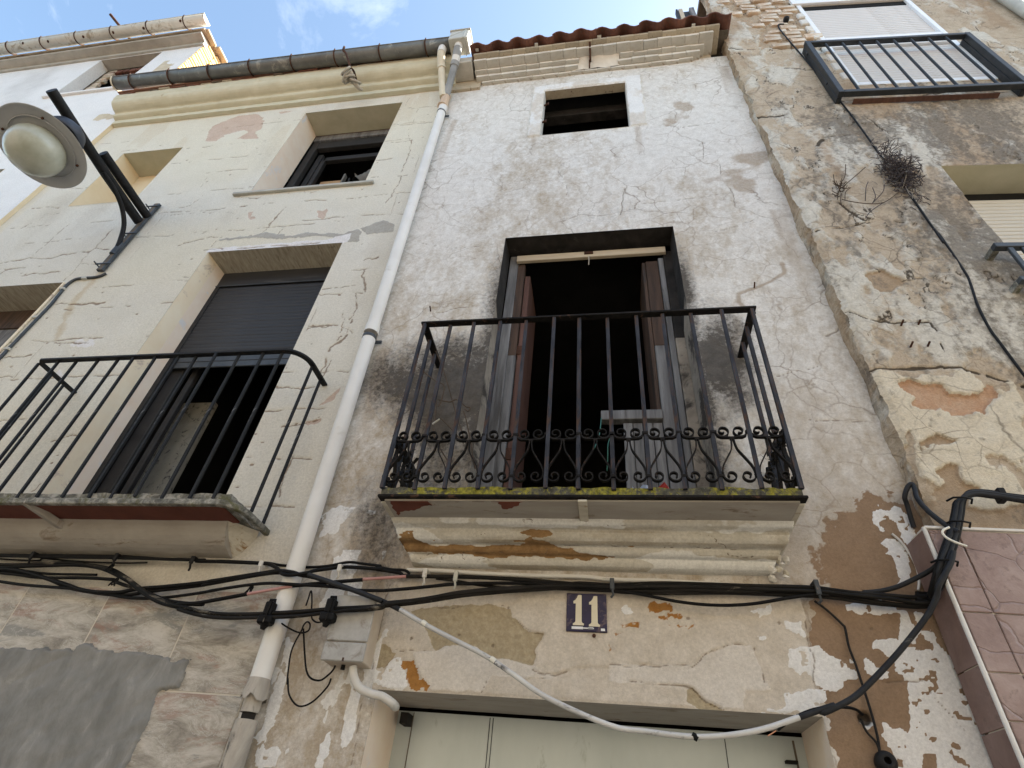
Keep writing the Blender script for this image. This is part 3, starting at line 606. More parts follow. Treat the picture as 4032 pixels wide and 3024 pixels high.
# cracks that can be followed
for P, wd in ((W2(ZN, [(340, 290), (300, 430), (260, 560), (215, 830), (150, 960), (150, 1100)]), .010), (W2(ZN, [(780, 520), (950, 525), (1100, 490), (1200, 505), (1320, 500), (1440, 525)]), .006), (W2(ZN, [(380, 940), (720, 935)]), .005),
              (W2(ZR, [(0, 795), (300, 785), (420, 800), (690, 805), (800, 710), (1000, 640), (1190, 612)]), .006), (W2(ZN, [(1725, 1110), (1830, 1160), (1940, 1172), (2060, 1122), (2212, 1102)]), .010), (W2(ZN, [(1480, 620), (1560, 670), (1680, 750), (1825, 775)]), .007),
              (W2(ZN, [(1230, 1340), (1310, 1190), (1480, 1180), (1900, 1212), (2212, 1228)]), .007), (W2(ZR, [(0, 938), (550, 962), (700, 982), (800, 1082), (990, 1192)]), .007), (W2(ZR, [(1190, 612), (1260, 800), (1300, 920), (1370, 1000)]), .005),
              (W2(ZR, [(1660, 430), (1680, 650), (1725, 740), (1730, 950)]), .008), (W2(ZRR, [(530, 850), (640, 870), (760, 880), (960, 865), (1110, 850)]), .007), (W2(ZRR, [(1130, 900), (1250, 1090), (1400, 1250), (1520, 1360)]), .005),
              (W2(Z7, [(540, 785), (600, 755), (620, 720)]), .022), (W2(Z7, [(480, 510), (520, 480)]), .012), (W2(Z7, [(250, 1030), (350, 1000), (480, 970)]), .008), (W2(Z7, [(330, 1270), (560, 1300), (800, 1300)]), .007),
              (W2(Z3, [(1700, 910), (1830, 920), (2000, 895), (2190, 875)]), .012), (W2(Z3, [(2090, 1180), (2110, 1300), (2190, 1400), (2200, 1500)]), .014), (W2(Z3, [(920, 1240), (980, 1330), (980, 1460)]), .012), (W2(Z3, [(1400, 1370), (1380, 1520), (1360, 1560)]), .012),
              (W2(Z3, [(1960, 1030), (1975, 1110), (1975, 1200)]), .010), (W2(Z3, [(1500, 1480), (1800, 1450), (2180, 1400)]), .009), (W2(Z3, [(1640, 1080), (1670, 1130), (1730, 1150), (1780, 1200)]), .010), (W2(Z6, [(280, 120), (420, 140), (600, 125)]), .008), (W2(Z6, [(330, 430), (450, 400), (560, 390)]), .008),
              (W2(Z6, [(1560, 70), (1650, 45), (1760, 10)]), .008), (W2(Z6, [(120, 750), (200, 740)]), .007), (W2(Z8, [(1970, 930), (1940, 1080), (1935, 1180), (1900, 1277)]), .008), (W2(ZU, [(1700, 870), (1760, 940), (1850, 960), (1990, 965)]), .014)):
    w.put('crack', w.line(P, wd*.55, .016, int(abs(P[0][0]*1000)) % 97, 12, .36))
for px_, py_ in ((ZN(1480, 525)), (ZN(1330, 890)), (ZN(1000, 785)), (ZR(660, 400)), (ZR(1430, 437)), (ZRR(650, 402)), (ZRR(640, 870)), (ZN(540, 825))):
    q = at(px_, py_); w.put('crack', sstep(.010, .005, np.hypot(X-q[0], Z-q[2])))
# the dark hole that the wires come out of
q = at(*ZRR(590, 1210)); hole = sstep(.030, .016, np.hypot((X-q[0])*1.0, Z-q[2])); w.put('soot', hole)
w.h = .010*(w.noise(1.1, 4, 95)-.5)+.006*(w.noise(5, 4, 96)-.5)+.0025*(w.noise(22, 4, 97)-.5)
w.h += lint*.006+skA*.005+skC*.004+skB*.004+skD*.003-mort*.004+mort*.005*(w.noise(55, 3, 98)-.5)+paint*.0028-oc*.004-hole*.03-.006*w.mask('crack')*(1-hole)
# surround of the attic window: a raised plaster band, rough at the left
band = w.poly([(-.675, 7.03), (-.54, 7.03), (-.54, 8.05), (.32, 8.05), (.32, 7.05), (.478, 7.05), (.485, 8.19), (-.675, 8.18)], .010, .008, 99)
w.h += band*(.016+.012*(w.noise(16, 4, 100)-.5)*(X < 0)); w.put('skim', band*.9); w.put('paint', band*(.16+.62*w.noise(7, 5, 101, 1, .6)))
near = np.zeros_like(X)
for (a, b, c, d) in w.holes: near = np.maximum(near, ((X > a-.004) & (X < b+.004) & (Z > c-.004) & (Z < d+.004)).astype(float))
w.h = w.h*(1-near)+near*.003
w.build('wall', 'plaster_house_11', h11)
reveal(h11, H_ATT, .09, ('cornice_face', 'cornice_bare', 'cornice_grey'))
MB().box(-1.70, -1.30, -.03, 3.2, 8.30, 8.66).build('party_wall', 'cornice_bare', h11); MB().box(-1.60, -1.385, -.24, -.03, 8.50, 8.64).build('party_corbel', 'cornice_grey', h11, .006)
reveal(h11, H_BAL, .165, ('jamb_sooty', 'charred', 'lichen_stone'), splay=.012)
for s_, xj in ((1, H_BAL[0]), (-1, H_BAL[1])):
    b = MB(); zs_ = [4.55, 4.8, 5.0, 5.357]; b.quad((xj+s_*.0012, -.001, 4.62), (xj+s_*.0135, .164, 4.40), (xj+s_*.0135, .164, 5.356), (xj+s_*.0012, -.001, 5.368)); b.build('charred_jamb', 'charred', h11)
reveal(h11, H_DOOR, .335, ('reveal_pink', 'soffit_plaster', 'paving'), floor=False)
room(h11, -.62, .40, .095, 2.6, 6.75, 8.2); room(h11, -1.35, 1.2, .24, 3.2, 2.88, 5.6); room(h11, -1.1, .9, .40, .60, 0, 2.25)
# attic: ceiling slope, rafter and a pale patch of plaster inside
b = MB(); b.bar((-.6, .30, 8.05), (.38, .30, 8.05), .10, .14); b.build('rafter', 'charred', h11)
b = MB(); b.quad((-.6, .62, 7.78), (.38, .62, 7.84), (.38, .9, 8.1), (-.6, .9, 8.1)); b.build('ceiling_plaster', 'cloth_grey', h11)
for zz_, l in ((7.74, .06), (7.35, .05)):
    b = MB(); b.tube([(-.55, .02, zz_), (-.55+l, .0, zz_+.006)], .010, 6); b.bar((-.55+l, .0, zz_-.03), (-.55+l, .0, zz_+.03), .008, .012); b.build('hinge_pin', 'rust', h11)
# house shell behind the facade and its roof
b = MB(); b.box(-1.62, 1.40, 3.3, 7.0, 0, 8.35); b.box(-1.62, -1.56, .02, 3.3, 0, 8.35); b.box(1.36, 1.40, .02, 3.3, 0, 8.35); b.build('shell', 'paving', h11)
roof = MB(); roof.add([(-1.42, -.20, 8.64), (1.44, -.20, 8.64), (1.44, 4, 9.66), (-1.62, 4, 9.66), (-1.42, -.20, 8.62), (1.44, -.20, 8.62), (1.44, 4, 9.64), (-1.62, 4, 9.64)], [(0, 1, 2, 3), (7, 6, 5, 4), (0, 4, 5, 1), (1, 5, 6, 2), (2, 6, 7, 3), (3, 7, 4, 0)])
roof = roof.build('roof', 'joint_dark', h11)
# S-shaped clay tiles, each a piece of its own
TW = .2365; TL = .40
def tile_mesh(seed):
    rnd = random.Random(seed); b = MB(); nseg = 12; prof = []
    for k in range(nseg+1):
        t = k/nseg; x = t*TW*1.06; zc = .056*math.sin(2*math.pi*t-.25)
        prof.append((x, zc))
    vs = []; L = 5
    for j in range(L+1):
        y = -TL/2+TL*j/L
        for (x, zc) in prof: vs.append((x+rnd.uniform(-.0012, .0012), y+rnd.uniform(-.002, .002) if j == 0 else y, zc+.008+(y+TL/2)*.24+rnd.uniform(-.001, .001)))
    n = len(prof); top = list(vs); bot = [(x, y, z-.019) for x, y, z in vs]; fs = []; sm = []
    b.add(top, [(j*n+k, j*n+k+1, (j+1)*n+k+1, (j+1)*n+k) for j in range(L) for k in range(n-1)], True)
    b.add(bot, [(j*n+k, (j+1)*n+k, (j+1)*n+k+1, j*n+k+1) for j in range(L) for k in range(n-1)], True)
    b.add(top[:n]+bot[:n], [(k, n+k, n+k+1, k+1) for k in range(n-1)])
    lft = [top[j*n] for j in range(L+1)]; lfb = [bot[j*n] for j in range(L+1)]; b.add(lft+lfb, [(j, j+1, L+2+j, L+1+j) for j in range(L)])
    rt = [top[j*n+n-1] for j in range(L+1)]; rbm = [bot[j*n+n-1] for j in range(L+1)]; b.add(rt+rbm, [(j+1, j, L+1+j, L+2+j) for j in range(L)])
    return b.mesh('roof_tile', 'roof_tile')
TM = [tile_mesh(k) for k in range(4)]
rnd = random.Random(5)
for row in range(3):
    for k in range(12):
        o = bpy.data.objects.new('roof_tile', TM[(k*3+row) % 4]); o.location = (-1.40+k*TW+rnd.uniform(-.004, .004), -.155+row*.34+rnd.uniform(-.008, .008), 8.672+row*.0835+rnd.uniform(-.003, .003))
        if k == 11: o.rotation_euler = (0, rad(6), 0)
        place(o, roof)
# stepped brick cornice: five courses, bricks laid on their sides, the middle of courses 2-3 lost to a mortar repair
cor = MB(); cor.box(-1.40, 1.26, -.005, .30, 8.46, 8.62); cor = cor.build('cornice', 'cornice_bare', h11)
cz = 8.40; cy = 0.0
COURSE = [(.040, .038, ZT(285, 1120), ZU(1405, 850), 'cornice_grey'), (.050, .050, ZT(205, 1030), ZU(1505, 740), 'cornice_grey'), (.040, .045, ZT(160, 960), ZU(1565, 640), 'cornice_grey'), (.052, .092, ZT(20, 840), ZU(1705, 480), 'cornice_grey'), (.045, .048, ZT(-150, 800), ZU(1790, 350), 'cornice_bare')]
for ci, (hh, dep, lp, rp_, mt_) in enumerate(COURSE):
    cy -= dep; x0 = max(at(*lp, cy)[0], -1.36); x1 = at(*rp_, cy)[0]
    nb = max(6, round((x1-x0)/.148)); bwid = (x1-x0)/nb
    proto = []
    for k in range(3):
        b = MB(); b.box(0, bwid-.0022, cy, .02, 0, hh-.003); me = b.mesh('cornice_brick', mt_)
        bm = bmesh.new(); bm.from_mesh(me); bmesh.ops.bevel(bm, geom=list(bm.edges), offset=.0025, segments=1, affect='EDGES')
        for v_ in bm.verts: v_.co += Vector((rnd.uniform(-.0008, .0008), rnd.uniform(-.003, .003), rnd.uniform(-.002, .002)))
        bm.to_mesh(me); bm.free(); proto.append(me)
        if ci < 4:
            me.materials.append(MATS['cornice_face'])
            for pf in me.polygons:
                if pf.normal.y < -.5: pf.material_index = 1  # street faces coloured lighter than undersides, imitating how light falls on the courses
    for k in range(nb):
        xb = x0+k*bwid
        if ci in (1, 2) and at(*ZT(1650, 850), cy)[0] < xb+bwid*.5 < at(*ZU(290, 850), cy)[0]: continue
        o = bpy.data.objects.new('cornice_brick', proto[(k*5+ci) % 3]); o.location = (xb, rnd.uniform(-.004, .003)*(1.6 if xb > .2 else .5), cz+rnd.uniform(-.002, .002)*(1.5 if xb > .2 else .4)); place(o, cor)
    cz += hh
b = MB()
gx = np.linspace(at(*ZT(1600, 850), -.1)[0], at(*ZU(330, 850), -.1)[0], 26); prof = [(-.045, 8.425), (-.060, 8.455), (-.10, 8.50), (-.135, 8.535), (-.145, 8.56)]
vs = [(float(x), y, z) for y, z in prof for x in gx]; n_ = len(gx)
b.add(vs, [(j*n_+k, j*n_+k+1, (j+1)*n_+k+1, (j+1)*n_+k) for j in range(len(prof)-1) for k in range(n_-1)], True)
rough_mesh(b.build('mortar_repair', 'cornice_face', h11), .014, 9, 3)
b = MB(); q = at(*ZT(1855, 620), -.20); b.bar((q[0], -.10, 8.47), (q[0], -.255, 8.585), .022, .045); b.bar((q[0]-.012, -.06, 8.40), (q[0]-.008, -.11, 8.49), .016, .012); b.build('iron_stub', 'rust', h11)
for fx in (ZT(1075, 562), ZT(1985, 448), ZU(40, 520), ZU(1405, 355), ZT(215, 640)):
    q = at(*fx, -.285); b = MB(); b.box(q[0]-.018, q[0]+.018, -.292, -.262, q[2]-.006, q[2]+.004); b.build('tile_clip', 'wire_white', h11)
# balcony door: frames, leaves, a beige head bar
door = MB(); door.box(-.715, -.645, .165, .235, 2.90, 5.35); door = door.build('balcony_door', 'wood_grey', h11, .004)
MB().box(-.645, -.590, .175, .235, 4.25, 5.25).build('frame_post', 'wood_brown', door, .003)
MB().box(-.645, -.590, .172, .235, 2.90, 4.25).build('frame_post', 'wood_grey', door, .003)
MB().box(-.585, -.545, .20, .62, 2.90, 5.13).build('door_leaf', 'wood_red', door, .003)
MB().box(-.590, -.542, .195, .205, 4.28, 4.36).build('hinge', 'rust', door); MB().box(-.590, -.542, .195, .205, 3.42, 3.50).build('hinge', 'rust', door)
MB().box(.482, .545, .165, .235, 2.90, 4.35).build('frame_post', 'jamb_sooty', door, .004); MB().box(.482, .545, .166, .235, 4.35, 5.30).build('frame_post', 'charred', door, .004)
MB().box(.440, .478, .17, .235, 2.90, 5.22).build('frame_post', 'wood_grey', door, .003)
MB().box(.345, .436, .18, .22, 2.90, 4.30).build('leaf_stile', 'wood_grey', door, .004); MB().box(.345, .436, .18, .22, 4.30, 5.20).build('leaf_stile', 'wood_brown', door, .004)
MB().box(.318, .343, .19, .60, 3.76, 5.20).build('leaf_edge', 'wood_brown', door, .003)
MB().box(-.02, .345, .165, .225, 3.68, 3.75).build('leaf_rail', 'wood_grey', door, .004)
for k in range(4): MB().box(.112+k*.058, .166+k*.058, .185+.002*(k % 2), .21, 2.90, 3.665).build('leaf_board', 'wood_grey', door, .003)
MB().box(-.655, .500, .135, .165, 5.245, 5.315).build('head_bar', 'wood_beige', h11, .003)
b = MB(); b.box(-.12, -.05, .125, .136, 5.275, 5.30); b.build('latch_plate', 'rust', h11)
b = MB(); b.tube([(-.085, .13, 5.24), (-.083, .13, 5.19), (-.086, .132, 5.14)], .004, 5); b.build('latch_cord', 'rope', h11)
# street door under the balcony
dr = MB(); dr.box(-1.02, .80, .335, .36, 0, 2.105); dr = dr.build('street_door', 'door_zinc', h11)
MB().box(-.925, -.922, .330, .336, 0, 2.10).build('panel_seam', 'joint_dark', dr)
for xx in (-.56, -.545, .47): MB().box(xx, xx+.0035, .3325, .336, 0, 2.10).build('panel_seam', 'steel_grey', dr)
MB().box(.745, .752, .328, .336, 0, 2.09).build('panel_seam', 'joint_dark', dr)
for xx, zz_ in ((-.53, 2.055), (-.02, 2.05), (-.58, 2.07)):
    b = MB(); b.lathe((xx, .332, zz_), (0, -1, 0), [(.007, 0), (.006, .006), (.001, .008)], 10); b.build('rivet', 'steel_grey', dr)
b = MB(); b.box(-.96, -.925, .25, .335, 2.04, 2.085); b.build('hinge', 'charred', dr); b = MB(); b.box(.70, .745, .30, .335, 2.005, 2.015); b.build('latch', 'charred', dr)

# ------------------------------------------------------------------ balcony of house 11
bal = thing('balcony', 'balcony with scrolled wrought-iron railing and mossy slab below the burnt doorway', 'balcony', (-.12, 0, 2.66))
BX0, BX1, BY = -1.055, .825, -.38
sl = MB(); sl.box(BX0-.01, BX1+.005, BY-.005, 0, 2.850, 2.888)
def grid_box(name, mat, parent, x0, x1, y0, y1, z0, z1, st, amp, sc, seed):
    b = MB(); b.box(x0, x1, y0, y1, z0, z1); me = b.mesh(name, mat); bm = bmesh.new(); bm.from_mesh(me)
    for ax in range(3):
        lo, hi = (x0, y0, z0)[ax], (x1, y1, z1)[ax]; n = int((hi-lo)/st)
        for k in range(1, n):
            co = [0, 0, 0]; co[ax] = lo+(hi-lo)*k/n; no = [0, 0, 0]; no[ax] = 1
            bmesh.ops.bisect_plane(bm, geom=bm.verts[:]+bm.edges[:]+bm.faces[:], plane_co=co, plane_no=no)
    bm.to_mesh(me); bm.free(); o = place(bpy.data.objects.new(name, me), parent); rough_mesh(o, amp, sc, seed); return o
grid_box('slab', 'moss_stone', bal, BX0+.012, BX1-.012, BY+.012, 0, 2.862, 2.900, .022, .007, 26, 7)
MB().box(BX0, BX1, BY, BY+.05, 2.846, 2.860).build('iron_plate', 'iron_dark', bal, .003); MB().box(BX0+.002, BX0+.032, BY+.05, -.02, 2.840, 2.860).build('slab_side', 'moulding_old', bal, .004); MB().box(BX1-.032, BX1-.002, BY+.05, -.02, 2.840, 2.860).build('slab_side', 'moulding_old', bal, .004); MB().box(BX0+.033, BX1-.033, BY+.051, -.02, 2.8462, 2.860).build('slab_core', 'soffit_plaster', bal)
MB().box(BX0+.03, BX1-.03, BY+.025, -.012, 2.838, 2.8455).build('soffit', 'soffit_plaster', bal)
for (P, sd_) in (([(75, 25), (400, 35), (500, 90), (430, 100), (330, 145), (200, 150), (165, 190), (120, 120)], 1), ([(870, 20), (980, 20), (940, 45), (890, 50)], 2), ([(1060, 25), (1360, 35), (1330, 90), (1240, 130), (1180, 125), (1130, 65)], 3)):
    pts = []
    for (x, y) in P:
        d = ray(*ZS(x, y)); t = (2.838-CAM[2])/d[2]; q = CAM+t*d; pts.append((float(q[0]), float(q[1])))
    pp = []; rr_ = random.Random(sd_)
    for i in range(len(pts)):
        a, c = Vector(pts[i]), Vector(pts[(i+1) % len(pts)])
        for k in range(4): e = a.lerp(c, k/4); pp.append((e.x+rr_.uniform(-.006, .006), max(BY+.03, e.y+rr_.uniform(-.006, .006))))
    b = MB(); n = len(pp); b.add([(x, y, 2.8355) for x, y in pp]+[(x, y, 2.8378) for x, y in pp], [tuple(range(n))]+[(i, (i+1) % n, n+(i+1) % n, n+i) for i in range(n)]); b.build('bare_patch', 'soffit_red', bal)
b = MB(); b.box(-.125, -.085, BY+.005, -.17, 2.826, 2.8375); b.build('iron_tie', 'moulding_old', bal, .002)
def moulding(name, prof, x0, x1, nx, mat, parent, amp, seed, ret=True):
    """run of moulding along x with broken-up surface; ends return towards the wall"""
    xs_ = np.linspace(x0, x1, nx); m_ = len(prof); b = MB()
    vs = [(float(x), y, z) for x in xs_ for y, z in prof]
    b.add(vs, [(i*m_+k, i*m_+k+1, (i+1)*m_+k+1, (i+1)*m_+k) for i in range(nx-1) for k in range(m_-1)])
    for i, s_ in ((0, 1), (nx-1, -1)):
        e = [vs[i*m_+k] for k in range(m_)]; e2 = [(p[0], 0.0, p[2]) for p in e]; b.add(e+e2, [((k, k+1, m_+k+1, m_+k) if s_ > 0 else (k+1, k, m_+k, m_+k+1)) for k in range(m_-1)])
    o = b.build(name, mat, parent); rough_mesh(o, amp, 14, seed); return o
def arc(c, r, a0, a1, n): return [(c[0]+r*math.cos(rad(a0+(a1-a0)*k/n)), c[1]+r*math.sin(rad(a0+(a1-a0)*k/n))) for k in range(n+1)]
def flaking_moulding(parent):
    prof = [(-.190, 2.8385), (-.187, 2.824), (-.178, 2.815), (-.160, 2.810), (-.146, 2.806), (-.143, 2.798), (-.1445, 2.784), (-.140, 2.769), (-.128, 2.757), (-.110, 2.751), (-.094, 2.750), (-.088, 2.746), (-.0895, 2.735), (-.086, 2.724), (-.075, 2.715), (-.060, 2.712), (-.054, 2.709), (-.055, 2.699), (-.052, 2.687), (-.042, 2.675), (-.024, 2.669), (-.004, 2.667), (.004, 2.666)]
    P = np.array(prof); L = np.r_[0, np.cumsum(np.hypot(*np.diff(P, axis=0).T))]; s_ = np.linspace(0, L[-1], 74); py = np.interp(s_, L, P[:, 0]); pz = np.interp(s_, L, P[:, 1])
    dy = np.gradient(py, s_); dz = np.gradient(pz, s_); ny, nz = dz, -dy                                  # outward: towards street and down
    sgn = np.sign(-(ny)+(-nz)); ny = ny*1.0; nz = nz*1.0
    xs_ = np.linspace(0, 1, 300); S, U = np.meshgrid(s_, xs_); inset = np.interp(s_, [0, L[-1]*.2, L[-1]*.45, L[-1]*.7, L[-1]], [.012, .030, .055, .088, .118])
    X = (BX0+inset)[None, :]*(1-U)+(BX1-inset-.005)[None, :]*U
    t = S/L[-1]
    n1_ = fbm(X*5, S*14, 5, 601); n2_ = fbm(X*18, S*40, 4, 602); n3_ = fbm(X*2.2, S*9, 4, 603)
    ell = lambda x, tt, rx, rt: np.exp(-((X-x)/rx)**2-((t-tt)/rt)**2)
    peel = .95*ell(-.50, .60, .34, .13)+.7*ell(-.35, .36, .12, .22)+.7*ell(-.97, .40, .07, .25)+.5*ell(-.1, .70, .22, .1)+.35*ell(.1, .5, .12, .05)+.3*ell(.6, .2, .2, .08)+.4*ell(-.2, .25, .25, .05)
    peel = sstep(.44, .54, peel+(n1_-.5)*.95+(n2_-.5)*.5-.02)
    paint = sstep(.55, .66, fbm(X*3, S*8, 5, 606)+.12*ell(-.55, .40, .3, .12)+.05)*(1-peel)
    crk = np.maximum(sstep(.05, .0, np.abs(n3_-.5)/.16)*sstep(.45, .6, n1_), .0)
    hgt = .004*(n1_-.5)+.0025*(n2_-.5)-.004*peel+.002*paint-.003*crk
    nl = np.hypot(ny, nz); Y = py[None, :]+hgt*(-1)*np.abs(ny/nl)[None, :]; Z = pz[None, :]-hgt*np.abs(nz/nl)[None, :]
    endj = (np.exp(-U/.012)+np.exp(-(1-U)/.012))*.010*(n2_-.5)*2; X = X+endj
    co = np.stack([X, Y, Z], -1); nu, ns = X.shape; idx = np.arange(nu*ns).reshape(nu, ns); q = np.stack([idx[:-1, :-1], idx[1:, :-1], idx[1:, 1:], idx[:-1, 1:]], -1).reshape(-1, 4)
    vs = co.reshape(-1, 3).tolist(); fs = q.tolist(); att = {'peel': peel, 'paint': paint, 'crack': crk, 'dirt': np.clip((n3_-.45)*2.2+.35*(np.sin(S/L[-1]*26) < -.2), 0, 1)}
    me = bpy.data.meshes.new('moulding'); nv = len(vs)
    for e, s2 in ((0, 1), (nu-1, -1)):                             # returns to the wall
        ring = [vs[e*ns+k] for k in range(ns)]; b0 = len(vs); vs += [(p[0], .004, p[2]) for p in ring]
        for k in range(ns-1): f = (e*ns+k, e*ns+k+1, b0+k+1, b0+k); fs.append(f if s2 > 0 else f[::-1])
    me.from_pydata(vs, [], fs); me.materials.append(MATS['moulding_flaking'])
    for nme, v_ in att.items():
        a_ = me.attributes.new(nme, 'FLOAT', 'POINT'); full = np.zeros(len(vs)); full[:nv] = v_.reshape(-1); full[nv:] = .3; a_.data.foreach_set('value', full.astype(np.float32))
    me.polygons.foreach_set('use_smooth', [True]*len(me.polygons))
    return place(bpy.data.objects.new('moulding', me), parent)
flaking_moulding(bal)
rr_ = random.Random(9)
for k in range(9):                                                # crumbled plaster at the right-hand end
    q = at(*frame(2350, 1950, .4069)(1700+rr_.uniform(-40, 150), 620+k*26+rr_.uniform(-20, 20)), -.02-rr_.uniform(0, .03)); b = MB(); r_ = rr_.uniform(.012, .026)
    b.lathe(q, (rr_.uniform(-1, 1), -.4, rr_.uniform(-1, 1)), [(0.0, -r_*.5), (r_*.8, -r_*.3), (r_, 0), (r_*.7, r_*.35), (0, r_*.5)], 7, False); rough_mesh(b.build('plaster_lump', 'cornice_face' if k % 3 else 'moulding_old', bal), .006, 60, k)
RZ = 4.000
MB().box(BX0-.005, BX1+.005, BY-.021, BY+.021, RZ-.006, RZ+.008).build('top_rail', 'iron_dark', bal, .002)
for xs_ in (BX0+.011, BX1-.011): MB().box(xs_-.021, xs_+.021, BY+.0215, .01, RZ-.006, RZ+.008).build('top_rail', 'iron_dark', bal, .002)
bm_ = MB(); bm_.box(-.0095, .0095, -.008, .008, 2.885, RZ-.008); BARM = bm_.mesh('bar', 'iron_bluegrey')
SP = .1535; BARX = [-1.042+SP*k for k in range(13)]
rr_ = random.Random(2)
for x in BARX:
    o = bpy.data.objects.new('bar', BARM); o.location = (x, BY, 0); o.rotation_euler = (rr_.uniform(-.003, .003), rr_.uniform(-.002, .002), rr_.uniform(-.2, .2)); place(o, bal)
for x in (BARX[0], BARX[-1]):
    for y in (-.255, -.13): o = bpy.data.objects.new('bar', BARM); o.location = (x, y, 0); place(o, bal)
def spiral(cx, cz, r0, r1, a0, turns, n=26):
    return [(cx+(r0+(r1-r0)*k/n)*math.cos(rad(a0+turns*360*k/n)), cz+(r0+(r1-r0)*k/n)*math.sin(rad(a0+turns*360*k/n))) for k in range(n+1)]
def scroll_mesh():
    b = MB()
    for s_ in (1, -1):
        low = spiral(-.0355, 2.950-2.885, .0085, .0335, 230, -1.24, 34)          # curls inwards at the foot
        sp = [Vector((p[0], p[1], 0)) for p in low]
        st_ = spline([Vector((-.0680, .080, 0)), Vector((-.060, .115, 0)), Vector((-.036, .160, 0)), Vector((-.012, .205, 0)), Vector((-.004, .262, 0))], 6)
        path = [(p.x*s_, p.y) for p in sp[:-1]+st_]; b.ribbon(path, .0056, -.009, .009)
    left = spiral(-.0365, .300, .0085, .0325, 305, -1.235, 34)
    path = left[:-1]+[(-.0685, .290), (-.062, .275), (-.046, .2665), (0, .265)]
    full = path+[(-p[0], p[1]) for p in reversed(path[:-1])]; b.ribbon(full, .0056, -.009, .009)
    b.box(-.010, .010, -.008, .008, .255, .268)
    for s_ in (1, -1): b.box(s_*.0755-.012, s_*.0755+.012, -.0085, .0085, .292, .304); b.box(s_*.0755-.012, s_*.0755+.012, -.0085, .0085, .058, .070)
    return b.mesh('scroll', 'iron_dark')
SCR = scroll_mesh()
for k in range(12):
    o = bpy.data.objects.new('scroll', SCR); o.location = ((BARX[k]+BARX[k+1])/2, BY-.002, 2.885); place(o, bal)
for x in (BARX[0], BARX[-1]):
    for y in (-.3175, -.1925, -.065): o = bpy.data.objects.new('scroll', SCR); o.location = (x, y, 2.885); o.rotation_euler = (0, 0, rad(90)); o.scale = (.80, 1, 1); place(o, bal)
# ================================================================== CREAM HOUSE (left)
hc = thing('terraced_house', 'cream painted house with cracked render, dark roller shutter and marble slabs at street level', 'house', (-3.9, 0, 0))
C_BAL = (-3.405, -2.145, 2.93, 5.47); C_WIN = (-3.41, -2.203, 6.43, 8.19); C_BLI = (-5.545, -4.755, 6.5, 7.62); C_FAR = (-5.95, -4.69, 2.93, 5.172)
w = Wall(steps((-6.17, -4.4, .0095), (-4.4, -1.61, .0075)), steps((2.42, 5.6, .0078), (5.6, 8.46, .0105)), [C_BAL, C_WIN, C_BLI, C_FAR])
X, Z = w.X, w.Z
w.put('yellow', np.clip((w.noise(.55, 3, 110)-.46)*2.0+.35*sstep(5.5, 8.4, Z), 0, 1))
w.put('yellow', sstep(-6.02, -6.10, X)*.9)
pk = w.poly([at(*p)[0::2] for p in ((810, 555), (830, 500), (900, 468), (985, 448), (1040, 462), (1035, 500), (1005, 520), (1015, 545), (930, 548), (880, 535), (850, 560))], .03, .008, 111, 9)
pk *= 1-w.poly([at(*p)[0::2] for p in ((880, 530), (960, 512), (975, 520), (940, 545), (890, 545))], .02, .008, 112)
for P in ([(130, 1540), (170, 1535), (160, 1570), (200, 1580), (150, 1590)], [(640, 1530), (680, 1530), (720, 1510), (690, 1590), (650, 1570)], [(360, 815), (470, 800), (440, 810), (375, 825)]): pk = np.maximum(pk, w.poly(W2(Z2, P), .012, .008, 113))
for P in ([(1480, 830), (1530, 790), (1590, 740), (1560, 800), (1500, 825)], [(1430, 900), (1500, 885), (1490, 905), (1440, 915)]): pk = np.maximum(pk, w.poly(W2(Z5, P), .01, .006, 114)); 
w.put('pink', pk)
gr = w.poly(W2(ZC, [(400, 130), (480, 110), (800, 80), (950, 45), (1080, 60), (1250, 80), (1420, 40), (1600, 50), (1800, 60), (1960, 0), (2000, 40), (1960, 150), (1850, 140), (1750, 110), (1500, 75), (1300, 105), (1080, 115), (850, 100), (560, 125)]), .012, .008, 115)
gr = np.maximum(gr, w.poly(W2(Z2, [(960, 1659), (1080, 1610), (1130, 1600), (1210, 1630), (1200, 1680), (1000, 1700)]), .01, .008, 116)); w.put('grey', gr)
wh = w.poly([(-3.44, 5.47), (-2.10, 5.47), (-2.10, 5.60), (-2.3, 5.535), (-3.42, 5.53)], .010, .008, 117)
wh = np.maximum(wh, .8*w.poly(W2(ZL, [(640, 1320), (760, 1270), (900, 1290), (880, 1340), (700, 1360)]), .03, .02, 118)); wh = np.maximum(wh, .7*w.poly(W2(ZL, [(480, 1620), (560, 1560), (620, 1600), (560, 1680)]), .03, .02, 119)); w.put('white', wh)
w.put('rust', .75*w.line(W2(ZL, [(900, 690), (800, 800), (700, 900), (620, 1050), (540, 1250)]), .055, .03, 120)); w.put('rust', .4*sstep(.58, .68, w.noise(1.4, 4, 121, 2.5, .6))*sstep(6, 8, Z))
w.put('stain', np.clip((w.noise(1.1, 5, 122, 1.6, .7)-.55)*3, 0, 1)*.8); w.put('stain', .5*sstep(3.1, 2.7, Z))
